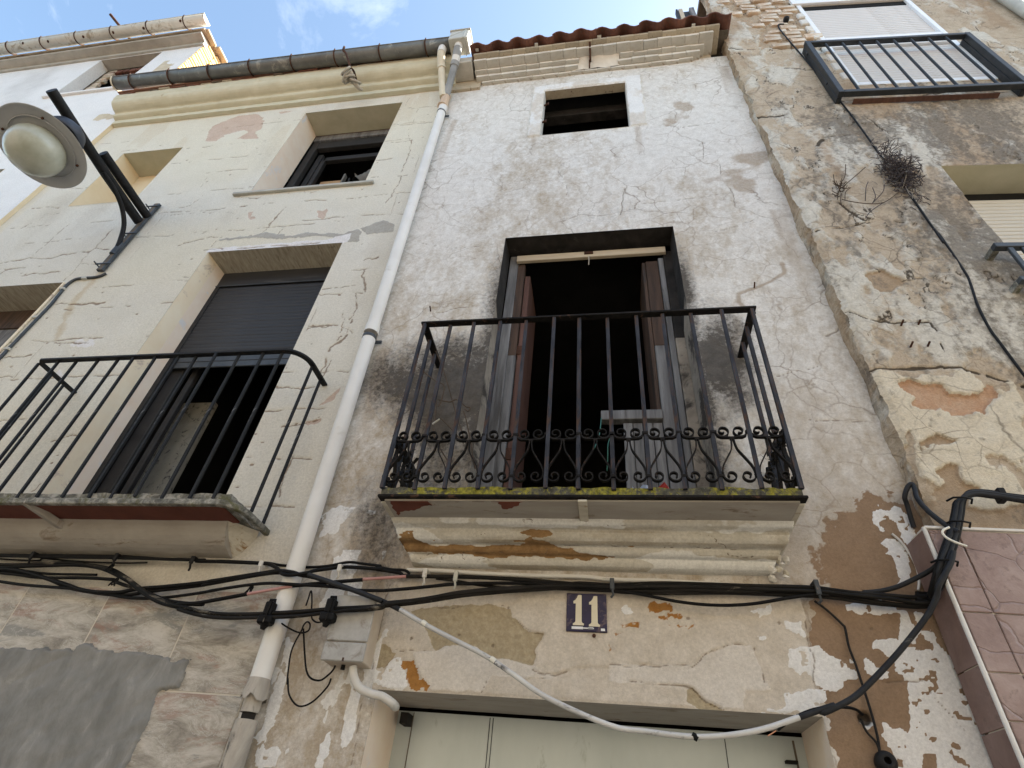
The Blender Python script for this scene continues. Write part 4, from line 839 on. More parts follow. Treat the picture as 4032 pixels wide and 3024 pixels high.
CR = [(ZL, [(0, 565), (100, 540), (280, 515), (380, 522), (470, 515), (550, 490), (700, 465), (830, 455)], .020), (ZL, [(300, 490), (400, 410), (500, 310), (640, 190)], .010), (ZL, [(830, 455), (890, 415), (960, 330), (1050, 240)], .010), (ZL, [(590, 740), (680, 630), (760, 545), (830, 455)], .009),
      (ZL, [(880, 425), (960, 425), (1030, 430)], .016), (ZL, [(100, 695), (200, 680), (310, 657), (400, 660), (580, 630)], .015), (ZL, [(0, 660), (40, 630), (100, 612)], .012), (ZL, [(460, 945), (580, 940), (650, 943), (800, 938), (960, 932)], .024), (ZL, [(430, 1310), (520, 1300), (640, 1302), (820, 1306)], .016), (ZL, [(0, 1450), (120, 1425), (220, 1420), (300, 1425)], .014),
      (ZL, [(300, 50), (450, 35), (560, 42)], .014), (ZL, [(420, 105), (540, 98)], .010), (ZL, [(550, 125), (620, 118), (710, 80)], .013), (ZL, [(180, 240), (400, 130)], .008), (ZL, [(760, 570), (890, 566)], .008), (Z1, [(1300, 1500), (1380, 1490), (1500, 1390)], .008), (Z1, [(1200, 1560), (1500, 1540), (1700, 1545)], .007),
      (ZC, [(0, 185), (180, 140), (280, 100), (420, 85)], .014), (ZC, [(340, 190), (470, 80)], .010), (ZC, [(1090, 60), (1150, 0)], .014), (ZC, [(930, 45), (1000, -40), (1080, -140)], .012), (ZC, [(1570, 665), (1820, 645), (1936, 620)], .012), (ZC, [(1410, 1080), (1480, 1055), (1600, 1065), (1750, 1060), (1850, 1090)], .014),
      (ZC, [(1890, 980), (1860, 1090), (1850, 1160)], .026), (ZC, [(1890, 980), (1930, 860), (1950, 700)], .012), (ZC, [(1850, 1160), (1740, 1240), (1640, 1350), (1570, 1560)], .016), (Z5, [(1540, 620), (1490, 740), (1470, 760)], .014), (Z5, [(1290, 740), (1400, 745), (1470, 735)], .012), (Z5, [(1310, 925), (1380, 915), (1500, 890)], .014), (Z5, [(1370, 1060), (1330, 1150), (1300, 1250)], .016), (Z5, [(1180, 960), (1200, 950)], .012), (Z5, [(1690, 200), (1710, 260), (1705, 300)], .02), (Z5, [(1700, 150), (1760, 130)], .014), (Z5, [(1440, 455), (1520, 450), (1620, 470), (1640, 490)], .016),
      (Z5, [(240, 990), (330, 965), (360, 975)], .010), (Z5, [(380, 1000), (410, 1010)], .010), (Z5, [(150, 1225), (190, 1190)], .012), (Z2, [(1330, 1010), (1290, 1180), (1230, 1330)], .012), (Z2, [(1230, 1330), (1180, 1420), (1140, 1470)], .010), (Z2, [(280, 1659), (330, 1590), (420, 1500)], .012), (Z2, [(1300, 870), (1320, 1050)], .006), (Z5, [(1260, 1300), (1300, 1290), (1370, 1300)], .012), (Z5, [(1600, 380), (1590, 480), (1550, 600)], .006), (Z2, [(60, 1430), (200, 1440), (270, 1410)], .012), (Z2, [(560, 1395), (650, 1385)], .012)]
ck = np.zeros_like(X)
for k, (fr, P, wd) in enumerate(CR): ck = np.maximum(ck, w.line(W2(fr, P), wd*.62, .026, 130+k, 14, .33))
rs = random.Random(4)
for k, zc_ in enumerate(np.arange(2.95, 8.3, .36)):                # courses of the blocks behind the render telegraph through as cracks
    for xa in (-6.1, -4.9, -3.7, -2.9):
        ln = rs.uniform(.5, 1.4); x_ = xa+rs.uniform(0, .6); zz_ = zc_+rs.uniform(-.05, .05); ck = np.maximum(ck, .9*w.line([(x_, zz_), (x_+ln*.5, zz_+rs.uniform(-.02, .02)), (min(x_+ln, -1.66), zz_+rs.uniform(-.03, .03))], .0085, .02, 400+k*7+int(xa*3), 9, .46))
    for xa in (-5.7, -4.1, -1.95):
        if rs.random() < .45: x_ = xa+rs.uniform(-.3, .25); ck = np.maximum(ck, .7*w.line([(x_, zc_), (x_+rs.uniform(-.02, .02), zc_+.34)], .006, .012, 500+k+int(xa*3), 9, .45))
for k in range(120):
    a, c = rs.uniform(-6, -1.7), rs.uniform(2.7, 8.2); ck = np.maximum(ck, sstep(1.2, .5, np.hypot((X-a)/rs.uniform(.006, .018), (Z-c)/rs.uniform(.005, .010))))
w.put('crack', ck)
w.h = .010*(w.noise(.8, 4, 123)-.5)+.004*(w.noise(6, 4, 124)-.5)+.0022*(w.noise(45, 3, 125)-.5)-.007*ck-.003*pk+.004*gr+.003*wh
w.h += .006*sstep(-2.02, -2.01, X)*0
near = np.zeros_like(X)
for (a, b_, c, d) in w.holes: near = np.maximum(near, ((X > a-.004) & (X < b_+.004) & (Z > c-.004) & (Z < d+.004)).astype(float))
w.h = w.h*(1-near)+near*.003
w.build('wall', 'plaster_cream', hc)
b = MB(); b.box(-6.17, -1.62, .02, .20, 0, 2.42); b.build('wall_base', 'paving', hc)
# reveals
reveal(hc, C_BLI, .30, ('reveal_blind', 'soffit_olive', 'cornice_face'))
MB().quad((-5.545, .30, 6.5), (-4.755, .30, 6.5), (-4.755, .30, 7.62), (-5.545, .30, 7.62)).build('blind_panel', 'reveal_blind', hc)
x0, x1, z0, z1 = C_BAL; d = .245
MB().quad((x0, -.002, z0), (x0+.02, d, z0), (x0+.02, d, z1), (x0, -.002, z1)).build('jamb', 'reveal_cream', hc)
MB().quad((x0+.012, .13, z0), (x0+.0225, d, z0), (x0+.0225, d, z1-.01), (x0+.012, .13, z1-.01)).build('jamb_render', 'reveal_pink', hc)
MB().quad((x1, -.002, z1), (x1-.01, d, z1), (x1-.01, d, z0), (x1, -.002, z0)).build('jamb', 'reveal_cream', hc)
MB().quad((x0, -.002, z1), (x0+.02, d, z1), (x1-.01, d, z1), (x1, -.002, z1)).build('soffit', 'soffit_streaked', hc)
MB().quad((x0, -.002, z0), (x1, -.002, z0), (x1, d+.3, z0), (x0, d+.3, z0)).build('threshold', 'paving', hc)
x0, x1, z0, z1 = C_WIN
MB().quad((x0, -.002, z0), (x0+.01, .28, z0), (x0+.01, .28, z1), (x0, -.002, z1)).build('jamb', 'reveal_pink', hc); MB().quad((x1, -.002, z1), (x1-.01, .28, z1), (x1-.01, .28, z0), (x1, -.002, z0)).build('jamb', 'reveal_cream', hc)
MB().quad((x0, -.002, z1), (x0+.01, .28, z1), (x1-.01, .28, z1), (x1, -.002, z1)).build('soffit', 'soffit_olive', hc)
b = MB(); b.box(x0-.16, x1+.10, -.03, .28, z0-.035, z0); o = b.build('window_sill', 'cornice_dull', hc, .004)
reveal(hc, C_FAR, .30, ('reveal_cream', 'soffit_streaked', 'paving'))
b = MB(); b.box(-5.95, -4.69, .30, .33, 2.93, 5.17); fd = b.build('far_door', 'wood_grey', hc)
b = MB(); b.box(-5.95, -4.69, .285, .30, 4.93, 5.17); b.build('head_board', 'wood_brown', fd); b = MB(); b.tube([(-5.9, .27, 4.60), (-4.75, .27, 4.60)], .02, 8); b.build('cross_bar', 'wood_brown', fd)
room(hc, -3.5, -2.05, .30, 2.6, 2.93, 5.6); room(hc, -3.5, -2.1, .34, 2.4, 6.3, 8.3)
MB().box(-3.42, -3.12, .60, .64, 2.93, 4.25).build('partition', 'room_plaster', hc)
# roller shutter of the balcony door
sh = MB(); sh.box(-3.385, -2.155, .235, .262, 5.285, 5.47); sh = sh.build('roller_shutter', 'shutter_dark', hc, .003)
MB().box(-3.385, -2.155, .229, .2345, 5.278, 5.290).build('box_lip', 'steel_grey', sh, .001)
sm_ = MB(); pr = [(.250+.0075*math.cos(rad(a)), .0*0+.0245*math.sin(rad(a))) for a in range(90, 271, 20)]
sm_.prism([(y-.0*1, z) for y, z in pr]+[(.262, -.0245), (.262, .0245)], -3.345, -2.195); SLAT = sm_.mesh('slat', 'shutter_dark')
zt = 5.250; k = 0
while zt > 4.44:
    o = bpy.data.objects.new('slat', SLAT); o.location = (0, .0015*(k % 2), zt); place(o, sh); zt -= .0415; k += 1
MB().box(-3.345, -2.195, .246, .262, 4.315, zt+.022).build('bottom_bar', 'steel_grey', sh, .002)
MB().box(-3.345, -2.195, .243, .2455, 4.37, 4.376).build('bar_groove', 'frame_dark', sh)
for xa, xb in ((-3.385, -3.345), (-2.195, -2.160)): MB().box(xa, xb, .235, .275, 2.93, 5.285).build('guide_rail', 'frame_dark', sh, .002)
MB().box(-3.345, -3.24, .285, .33, 2.93, 4.9).build('door_stile', 'frame_dark', hc, .004); MB().box(-3.20, -3.15, .32, .36, 2.93, 4.9).build('door_stile', 'frame_dark', hc, .004)
# upper window: dark frame, broken sash, cardboard and cloth inside
wf = MB(); wf.box(-3.40, -2.21, .285, .315, 8.075, 8.19); wf = wf.build('window', 'wood_grey', hc, .004)
for (a, b_, c, d_) in ((-3.40, -3.31, 6.43, 8.06), (-2.30, -2.21, 6.43, 8.06), (-3.31, -2.30, 7.90, 8.06), (-3.31, -2.30, 6.43, 6.52)): MB().box(a, b_, .30, .36, c, d_).build('window_frame', 'frame_dark', wf, .004)
for (a, b_, c, d_) in ((-3.30, -3.235, 6.5, 7.88), (-3.22, -3.17, 6.5, 7.80), (-3.2, -2.3, 7.72, 7.80)): MB().box(a, b_, .37, .42, c, d_).build('sash', 'frame_dark', wf, .003)
MB().box(-3.16, -2.86, .46, .475, 6.5, 7.40).build('cardboard_panel', 'cardboard', wf)
b = MB(); b.bar((-2.845, .44, 6.5), (-2.862, .44, 7.46), .045, .02); b.build('sash_stile', 'cloth_grey', wf)
b = MB(); nx = 12; vs = []
for j in range(9):
    for i in range(nx): u_ = i/(nx-1); v_ = j/8; vs.append((-2.82+.46*u_, .50+.06*math.sin(u_*9+v_*3), 7.62-.10*u_*0-v_*(.15+.62*u_*u_)-.05*math.sin(u_*3)))
b.add(vs, [(j*nx+i, j*nx+i+1, (j+1)*nx+i+1, (j+1)*nx+i) for j in range(8) for i in range(nx-1)], True); b.build('draped_cloth', 'cloth_grey', wf)
b = MB(); b.bar((-2.70, .45, 6.5), (-2.80, .45, 7.4), .02, .015); b.build('broken_slat', 'frame_dark', wf)
# cornice and eaves
pc = [(0, 8.415), (-.05, 8.415), (-.052, 8.425), (-.052, 8.495), (-.085, 8.505), (-.105, 8.515), (-.112, 8.53), (-.112, 8.565)]+[(-.125-.115*math.sin(rad(a)), 8.675-.10*math.cos(rad(a))) for a in range(0, 91, 15)]+[(-.245, 8.69), (-.250, 8.70), (-.250, 8.79), (-.0, 8.79)]
o = moulding('cornice', pc, -6.16, -1.60, 300, 'cornice_cream', hc, .004, 31)
b = MB()
rs = random.Random(12); eave = MB(); eave.box(-6.1, -1.62, -.22, .3, 8.79, 8.815); eave = eave.build('eaves', 'joint_dark', hc)
xx = -6.1; k = 0
while xx < -1.75:
    l_ = rs.uniform(.13, .27); b = MB(); b.box(xx, xx+l_-.012, -.245-rs.uniform(0, .025), .1, 8.795, 8.825); o = b.build('eave_tile', ('roof_tile', 'cornice_bare', 'joint_dark', 'cornice_bare', 'roof_tile')[k % 5], eave, .006); rough_mesh(o, .008, 16, k); xx += l_; k += 1
b = MB(); b.add([(-6.17, -.27, 8.84), (-1.60, -.27, 8.84), (-1.60, 5, 10.05), (-6.17, 5, 10.05), (-6.17, -.27, 8.87), (-1.60, -.27, 8.87), (-1.60, 5, 10.08), (-6.17, 5, 10.08)], [(3, 2, 1, 0), (4, 5, 6, 7), (0, 1, 5, 4), (1, 2, 6, 5), (2, 3, 7, 6), (3, 0, 4, 7)]); b.build('roof', 'roof_far', hc)
b = MB(); b.box(-6.17, -1.63, 2.7, 6.0, 0, 9.4); b.box(-6.17, -6.11, .02, 2.7, 0, 9.3); b.box(-1.69, -1.63, .02, 2.7, 0, 9.3); b.build('shell', 'paving', hc)
# marble slabs at street level
base = MB(); base.box(-6.16, -1.60, -.0128, .02, 0, 2.512); base = base.build('slab_bed', 'tile_grout', hc)
XJ = [-6.06, -5.555, -5.05, -4.545, -4.04, -3.54, -3.04, -2.535, -2.04, -1.545]; ZJ = [0.2, .66, 1.13, 1.595, 2.06, 2.515]
rs = random.Random(21)
for i in range(len(XJ)-1):
    for j in range(len(ZJ)-1):
        if ZJ[j+1] < 1.2 and XJ[i] < -3.6: pass
        b = MB(); x1_ = min(XJ[i+1], -1.60) if XJ[i+1] > -1.6 else XJ[i+1]; b.box(XJ[i]+.0035, x1_-.0035, -.014-rs.uniform(0, .0015), -.002, ZJ[j]+.0035, ZJ[j+1]-.0035); b.build('marble_slab', 'marble', base, .0015)
cem = W2(Z8, [(0, 628), (430, 640), (440, 615), (520, 600), (560, 640), (800, 655), (930, 672), (945, 700), (1050, 690), (1020, 760), (985, 860), (880, 860), (850, 930), (800, 1060), (760, 1160), (700, 1277), (640, 1420)])+[(-2.03, 1.3), (-3.6, 1.3), (-3.6, 2.2)]
b = MB(); pp = []; rs = random.Random(3)
for i in range(len(cem)):
    a, c = Vector(cem[i]), Vector(cem[(i+1) % len(cem)]); n = max(1, int((c-a).length/.012))
    for k in range(n): e = a.lerp(c, k/n); pp.append((e.x+rs.uniform(-.004, .004), e.y+rs.uniform(-.004, .004)))
cw = Wall(steps((-3.6, -1.92, .009)), steps((1.5, 2.26, .009)), []); mk = cw.poly(cem, .010, .004, 300, 25)
u_ = cw.X*.85+cw.Z*.5; v_ = -cw.X*.5+cw.Z*.85
cw.h = .0150+mk*(.009+.030*np.abs(fbm(u_*2.6, v_*6.5, 5, 301)-.5)+.012*(fbm(u_*7, v_*15, 4, 303)-.5)+.003*(cw.noise(26, 4, 302)-.5))-(1-mk)*.02
cw.build('cement_patch', 'cement_grey', hc)
# ------------------------------------------------------------------ its balcony
bc = thing('balcony', 'balcony with plain black bars and rounded rail in front of the dark roller shutter', 'balcony', (-2.75, 0, 2.68))
LX0, LX1, LY = -3.70, -1.80, -.33
o = grid_box('slab', 'lichen_stone', bc, LX0, LX1-.05, LY+.01, 0, 2.835, 2.888, .022, .007, 22, 17)
def rounded(x0, x1, y, r, z0, z1, th, name, mat, parent, bev=.002):
    """flat bar bent round the right-hand corner of a balcony"""
    pts = [(x0, 0.02), (x0, y+.03), (x0+.03, y)]+[(x0+.2+(x1-r-x0-.2)*k/6, y) for k in range(7)]+[(x1-r+r*math.sin(rad(a)), y+r-r*math.cos(rad(a))) for a in range(10, 91, 10)]+[(x1, 0.02)]
    b = MB(); vs = []
    for i, p in enumerate(pts):
        a = Vector(pts[max(i-1, 0)]); c = Vector(pts[min(i+1, len(pts)-1)]); dd = (c-a).normalized(); nn = Vector((-dd.y, dd.x))*th/2; p = Vector(p)
        for (q, z) in ((p+nn, z0), (p-nn, z0), (p-nn, z1), (p+nn, z1)): vs.append((q.x, q.y, z))
    n = len(pts); b.add(vs, [(i*4+k, i*4+(k+1) % 4, (i+1)*4+(k+1) % 4, (i+1)*4+k) for i in range(n-1) for k in range(4)]+[(3, 2, 1, 0), (n*4-4, n*4-3, n*4-2, n*4-1)]); return b.build(name, mat, parent, bev)
rounded(LX0, LX1, LY, .12, 2.818, 2.850, .03, 'edge_strip', 'lichen_stone', bc, .004)
MB().box(LX0+.02, LX1-.09, LY+.02, -.13, 2.826, 2.834).build('soffit', 'soffit_red', bc)
prf = [(-.155, 2.830)]+[(-.15+.15*(1-math.cos(rad(a))), 2.822-.135*math.sin(rad(a))) for a in range(0, 91, 10)]
moulding('moulding', prf, LX0+.05, LX1-.14, 160, 'soffit_plaster', bc, .003, 41)
b = MB(); b.add([(LX1-.14, -.155, 2.83), (LX1-.03, -.03, 2.83), (LX1-.05, 0, 2.80), (LX1-.14, -.10, 2.76), (LX1-.10, 0, 2.72), (LX1-.14, 0, 2.69)], [(0, 1, 2, 3), (3, 2, 4, 5)]); o = b.build('moulding_return', 'moulding_old', bc)
b = MB(); b.bar((-3.02, LY-.01, 2.836), (-2.93, -.13, 2.79), .035, .035); b.build('bracket', 'soffit_plaster', bc, .004)
for px_ in ((118, 40), (765, 60), (1385, 66), (2065, 80)):
    q = at(*ZK(*px_), -.03); b = MB(); b.lathe((q[0], -.035, q[2]), (0, -1, 0), [(.008, 0), (.008, .006), (.003, .012), (0, .012)], 8); b.build('screw_head', 'rust', bc)
LRZ = 3.875
rounded(LX0, LX1, LY, .13, LRZ-.008, LRZ+.008, .036, 'top_rail', 'iron_black', bc)
bm_ = MB(); bm_.box(-.0068, .0068, -.0068, .0068, 2.86, LRZ-.008); LBAR = bm_.mesh('bar', 'iron_chipped')
rs = random.Random(31)
bx = [LX0+.006+.1465*k for k in range(13)]
for x in bx:
    o = bpy.data.objects.new('bar', LBAR); o.location = (x, LY+(.012 if x > LX1-.10 else 0), 0); o.rotation_euler = (rs.uniform(-.004, .004), rs.uniform(-.004, .004), 0); place(o, bc)
for p_ in ((LX1-.004, -.19), (LX1-.004, -.06), (LX0+.006, -.21), (LX0+.006, -.10)): o = bpy.data.objects.new('bar', LBAR); o.location = (p_[0], p_[1], 0); place(o, bc)

# ================================================================== WHITE HOUSE (far left, taller)
hw = thing('terraced_house', 'tall white house at the far left with sunlit brick gable above the neighbour', 'house', (-8.0, -.04, 0))
WH = (-8.02, -6.89, 9.72, 11.10); WH2 = (-8.5, -7.05, 5.9, 7.46)
w = Wall(steps((-11.5, -6.17, .03)), steps((0, 4.5, .2), (4.5, 11.45, .03)), [WH, WH2])
X, Z = w.X, w.Z; w.put('stain', np.clip((w.noise(1.0, 5, 210, 1, .8)-.52)*3, 0, 1)); w.put('stain', .8*sstep(-6.32, -6.2, X)*(w.noise(2.5, 4, 211)))
w.h = .012*(w.noise(.9, 4, 212)-.5)+.004*(w.noise(7, 4, 213)-.5); w.build('wall', 'plaster_white', hw, -.04)
b = MB(); b.quad((-6.17, -.045, 0), (-6.17, .02, 0), (-6.17, .02, 9.0), (-6.17, -.045, 9.0)); b.build('wall_return', 'reveal_blind', hw)
reveal(hw, WH, .12, ('plaster_white', 'cornice_dull', 'plaster_white'), y0=-.042)
b = MB(); b.box(-8.12, -6.82, -.075, .12, 9.665, 9.72); b.build('window_sill', 'plaster_white', hw, .006)
room(hw, -8.1, -6.8, .16, 1.5, 9.6, 11.2)
rs = random.Random(8); wi = MB(); wi.box(-7.98, -7.90, .12, .16, 9.72, 11.06); wi = wi.build('window', 'joint_dark', hw)
for k in range(14): b = MB(); b.box(-7.93+rs.uniform(-.02, .03), -7.80+rs.uniform(-.04, .04), .11, .16, 9.74+k*.093, 9.82+k*.093); rough_mesh(b.build('edge_brick', ('old_brick', 'cornice_bare')[k % 2], wi, .008), .012, 14, k)
for k in range(8): b = MB(); b.box(-7.9+k*.125, -7.79+k*.125, .11, .17, 10.93, 11.02); rough_mesh(b.build('lintel_brick', 'roof_tile', wi, .008), .008, 14, k)
reveal(hw, WH2, .14, ('reveal_cream', 'cornice_dull', 'paving'), y0=-.042); room(hw, -8.6, -6.95, .2, 1.2, 5.8, 7.6)
b = MB(); b.box(-8.5, -7.05, .14, .18, 7.30, 7.46); b.box(-7.13, -7.05, .14, .18, 5.9, 7.30); b.build('window_frame', 'frame_dark', hw)
b = MB(); b.box(-8.45, -7.13, .15, .17, 6.9, 7.30); b.build('window_blind', 'blind_fabric', hw); b = MB(); b.box(-7.30, -7.05, -.05, -.01, 6.95, 7.06); b.box(-7.30, -7.05, -.05, -.01, 6.50, 6.56); b.build('wood_rail', 'wood_red', hw)
pw = [(-.04, 11.14), (-.07, 11.14), (-.075, 11.17), (-.075, 11.215), (-.13, 11.225), (-.20, 11.23), (-.205, 11.24), (-.205, 11.27), (-.05, 11.28)]
moulding('cornice', pw, -11.4, -6.16, 120, 'cornice_dull', hw, .003, 51)
# gable: bricks with joints, raked top
gb = MB(); gb.add([(-6.20, -.04, 8.6), (-6.20, 4, 8.6), (-6.20, 4, 12.35), (-6.20, -.04, 11.34), (-6.6, -.04, 8.6), (-6.6, 4, 8.6), (-6.6, 4, 12.35), (-6.6, -.04, 11.34)], [(0, 1, 2, 3), (7, 6, 5, 4), (0, 3, 7, 4), (1, 5, 6, 2), (3, 2, 6, 7)]); gb = gb.build('gable', 'mortar_pale', hw)
bms = []
rs = random.Random(14)
for k in range(3):
    b = MB(); b.box(-6.215, -6.17-.003, 0, .205, 0, .047); me = b.mesh('brick', 'gable_brick'); bm = bmesh.new(); bm.from_mesh(me); bmesh.ops.bevel(bm, geom=list(bm.edges), offset=.006, segments=1, affect='EDGES')
    for v_ in bm.verts: v_.co += Vector((rs.uniform(-.003, .003), rs.uniform(-.004, .004), rs.uniform(-.003, .003)))
    bm.to_mesh(me); bm.free(); bms.append(me)
cnt = 0
for r_ in range(28):
    z_ = 9.72+r_*.062
    for k in range(5):
        y_ = -.03+k*.222-(.11 if r_ % 2 else 0)
        if y_ < -.035: y_ = -.035
        if z_+.05 > 11.33+(y_+.1)*.25: continue
        o = bpy.data.objects.new('brick', bms[cnt % 3]); o.location = (rs.uniform(-.006, .004), y_, z_); place(o, gb); cnt += 1
b = MB(); b.add([(-11.4, -.23, 11.29), (-6.12, -.23, 11.29), (-6.12, 4, 12.36), (-11.4, 4, 12.36), (-11.4, -.23, 11.335), (-6.12, -.23, 11.335), (-6.12, 4, 12.40), (-11.4, 4, 12.40)], [(3, 2, 1, 0), (4, 5, 6, 7), (0, 1, 5, 4), (1, 2, 6, 5), (2, 3, 7, 6), (3, 0, 4, 7)]); rw = b.build('roof', 'verge_dirty', hw)
for k in range(14): b = MB(); b.box(-6.16, -6.09+rs.uniform(-.01, .02), -.20+k*.28, .04+k*.28, 11.32+k*.07, 11.365+k*.07); rough_mesh(b.build('verge_tile', 'verge_dirty', rw, .006), .010, 12, k)
b = MB(); b.box(-11.4, -6.62, 1.6, 4, 0, 11.2); b.build('shell', 'paving', hw)
# ================================================================== OLD HOUSE (right): built in its own frame, turned 3.5 degrees
hr = thing('terraced_house', 'tall right-hand house with flaking ochre plaster, lichen stains and white shutters', 'house', tuple(OR), PHI)
R_A = (.945, 2.18, 7.31, 9.545); R_B = (1.135, 2.6, 4.2, 5.855)
w = Wall(steps((0, 3.2, .0095)), steps((0, 2.6, .2), (2.6, 5.2, .009), (5.2, 10.6, .0135)), [R_A, R_B])
X, Z = w.X, w.Z
big = w.noise(1.3, 5, 311, 1, .6); mid = w.noise(5, 5, 312, 1, .5); fin = w.noise(16, 5, 313, 1, .55)
up = sstep(5.2, 6.4, Z); low = sstep(3.95, 3.6, Z)
pale = .44+.24*sstep(5.6, 4.9, Z)*sstep(3.7, 4.1, Z)+.10*up*0-.12*sstep(6.5, 7.4, Z)*sstep(8.2, 7.4, Z)+(mid-.5)*2.0+(fin-.5)*.9+(big-.5)*1.2
w.put('pale', np.clip(pale, 0, 1)*(1-low))
cream = np.clip(low*(.75+(mid-.5)*1.6)+up*((big-.52)*2.2+(mid-.5)*1.2)*.8, 0, 1); w.put('cream', sstep(.42, .52, cream))
lich = .10+.58*np.exp(-((Z-6.55)/.45)**2)*sstep(.25, .7, X)+.42*np.exp(-((Z-5.0)/.85)**2)*sstep(.30, .9, X)+.22*np.exp(-((Z-4.4)/.6)**2)+.26*sstep(.7, 1.3, X)*sstep(6.6, 5.8, Z)*sstep(3.3, 3.9, Z)-.35*sstep(7.2, 7.8, Z)-.18*low
w.put('lichen', np.clip(lich+(w.noise(3.5, 5, 324, 1.3, .4)-.5)*1.3+(w.noise(17, 5, 325, 1, .6)-.5)*1.1+(w.noise(42, 3, 326, 1, .6)-.5)*.8, 0, 1))
w.put('brown', np.clip((w.noise(2.2, 5, 315, 1, .5)-.5)*3.0, 0, 1)*(1-.6*low))
br = w.poly(W2r(Z7, [(960, 1075), (1010, 1055), (1150, 1080), (1220, 1075), (1260, 1130), (1370, 1140), (1470, 1120), (1480, 1060), (1520, 1090), (1550, 1150), (1500, 1180), (1480, 1250), (1420, 1230), (1330, 1270), (1290, 1260), (1230, 1220), (1130, 1230), (1040, 1210), (1050, 1150), (990, 1120)]), .014, .006, 316); w.put('brick', br)
tan = np.zeros_like(X)
for P in ([(1075, 1410), (1200, 1380), (1300, 1420), (1250, 1440), (1150, 1440), (1120, 1460), (1080, 1440)], [(1190, 1600), (1240, 1560), (1300, 1570), (1320, 1640), (1280, 1659), (1210, 1640)], [(760, 440), (860, 400), (930, 440), (990, 470), (940, 520), (860, 530), (820, 520)]): tan = np.maximum(tan, w.poly(W2r(Z7, P), .012, .006, 317))
tan = np.maximum(tan, w.poly(W2r(ZQ, [(760, 100), (830, 60), (880, 170), (960, 260), (1100, 300), (1000, 420), (850, 560), (700, 480), (640, 340), (760, 240), (720, 160)]), .014, .006, 318)); tan = np.maximum(tan, sstep(2.99, 2.94, Z+(mid-.5)*.12)*.95)
w.put('brown', tan); w.a['cream'] *= 1-.9*np.maximum(tan, br); w.a['pale'] *= 1-np.maximum(tan, br); w.a['lichen'] *= 1-.75*br
lay = sstep(.40, .55, np.maximum(w.a['cream'], w.a['pale']))
edge_shadow = np.exp(-((pale-.47)/.045)**2)*(1-low)*sstep(.48, .62, w.noise(4, 3, 327)); w.put('crack', .75*edge_shadow)  # thin shadow lines coloured in along the edges of the pale plaster patches
CRK = [(Z7, [(780, 1000), (900, 995), (1100, 985), (1250, 980), (1350, 990), (1500, 1030), (1707, 1090)], .014), (Z7, [(460, 180), (600, 150), (750, 125), (900, 95), (1000, 120)], .010), (Z7, [(640, 655), (760, 690), (900, 710), (1150, 710), (1180, 770)], .010), (Z7, [(830, 400), (930, 435), (1010, 440), (1100, 440)], .010), (Z7, [(1210, 850), (1250, 930)], .010), (Z7, [(620, 0), (680, 60), (760, 105)], .012),
       (Z4, [(130, 330), (170, 345), (300, 340)], .022), (Z4, [(510, 478), (700, 482)], .016), (Z4, [(290, 780), (430, 800), (500, 790)], .022), (Z4, [(890, 1390), (900, 1420), (960, 1460), (1050, 1490)], .014), (Z4, [(880, 690), (1100, 690), (1500, 650), (1800, 620), (2151, 640)], .016), (Z4, [(730, 1000), (760, 960)], .03), (Z4, [(380, 1070), (430, 1090)], .02), (Z4, [(1060, 800), (1230, 930)], .008), (Z4, [(760, 940), (1000, 930), (1300, 940)], .009)]
ck = np.zeros_like(X)
for k, (fr, P, wd) in enumerate(CRK): ck = np.maximum(ck, w.line(W2r(fr, P), wd, .02, 330+k, 9, .30))
w.put('crack', ck)
# masonry area beside the upper window is bare: bricks are set there as pieces
bare = w.poly([(.30, 8.30), (.62, 8.26), (.94, 8.28), (.94, 9.95), (.15, 9.95), (.20, 9.2), (.42, 8.9), (.36, 8.6)], .05, .02, 345); w.a['pale'] *= 1-.8*bare; w.put('brown', bare*.6)
w.h = .030*(w.noise(.9, 4, 320)-.5)+.018*(w.noise(4, 5, 321)-.5)+.007*(w.noise(18, 4, 322)-.5)+.011*lay-.012*br-.007*tan-.012*ck-.016*bare
edge_j = (fbm(Z*6, Z*0+3.3, 4, 350)-.5)*.045+(fbm(Z*26, Z*0+8.3, 3, 351)-.5)*.028
w.dx = np.clip(edge_j, -.03, .018)*sstep(.06, 0, X); w.h -= sstep(.035, 0, X)*(.012+.02*np.abs(fbm(Z*9, X*0, 3, 352)-.5))
near = np.zeros_like(X)
for (a, b_, c, d) in w.holes: near = np.maximum(near, ((X > a-.004) & (X < b_+.004) & (Z > c-.004) & (Z < d+.004)).astype(float))
w.h = w.h*(1-near)+near*.003
edge_u = (w.X+w.dx)[:, 0].copy(); edge_y = -w.h[:, 0].copy(); ez = w.zs.copy(); w.build('wall', 'plaster_old', hr)
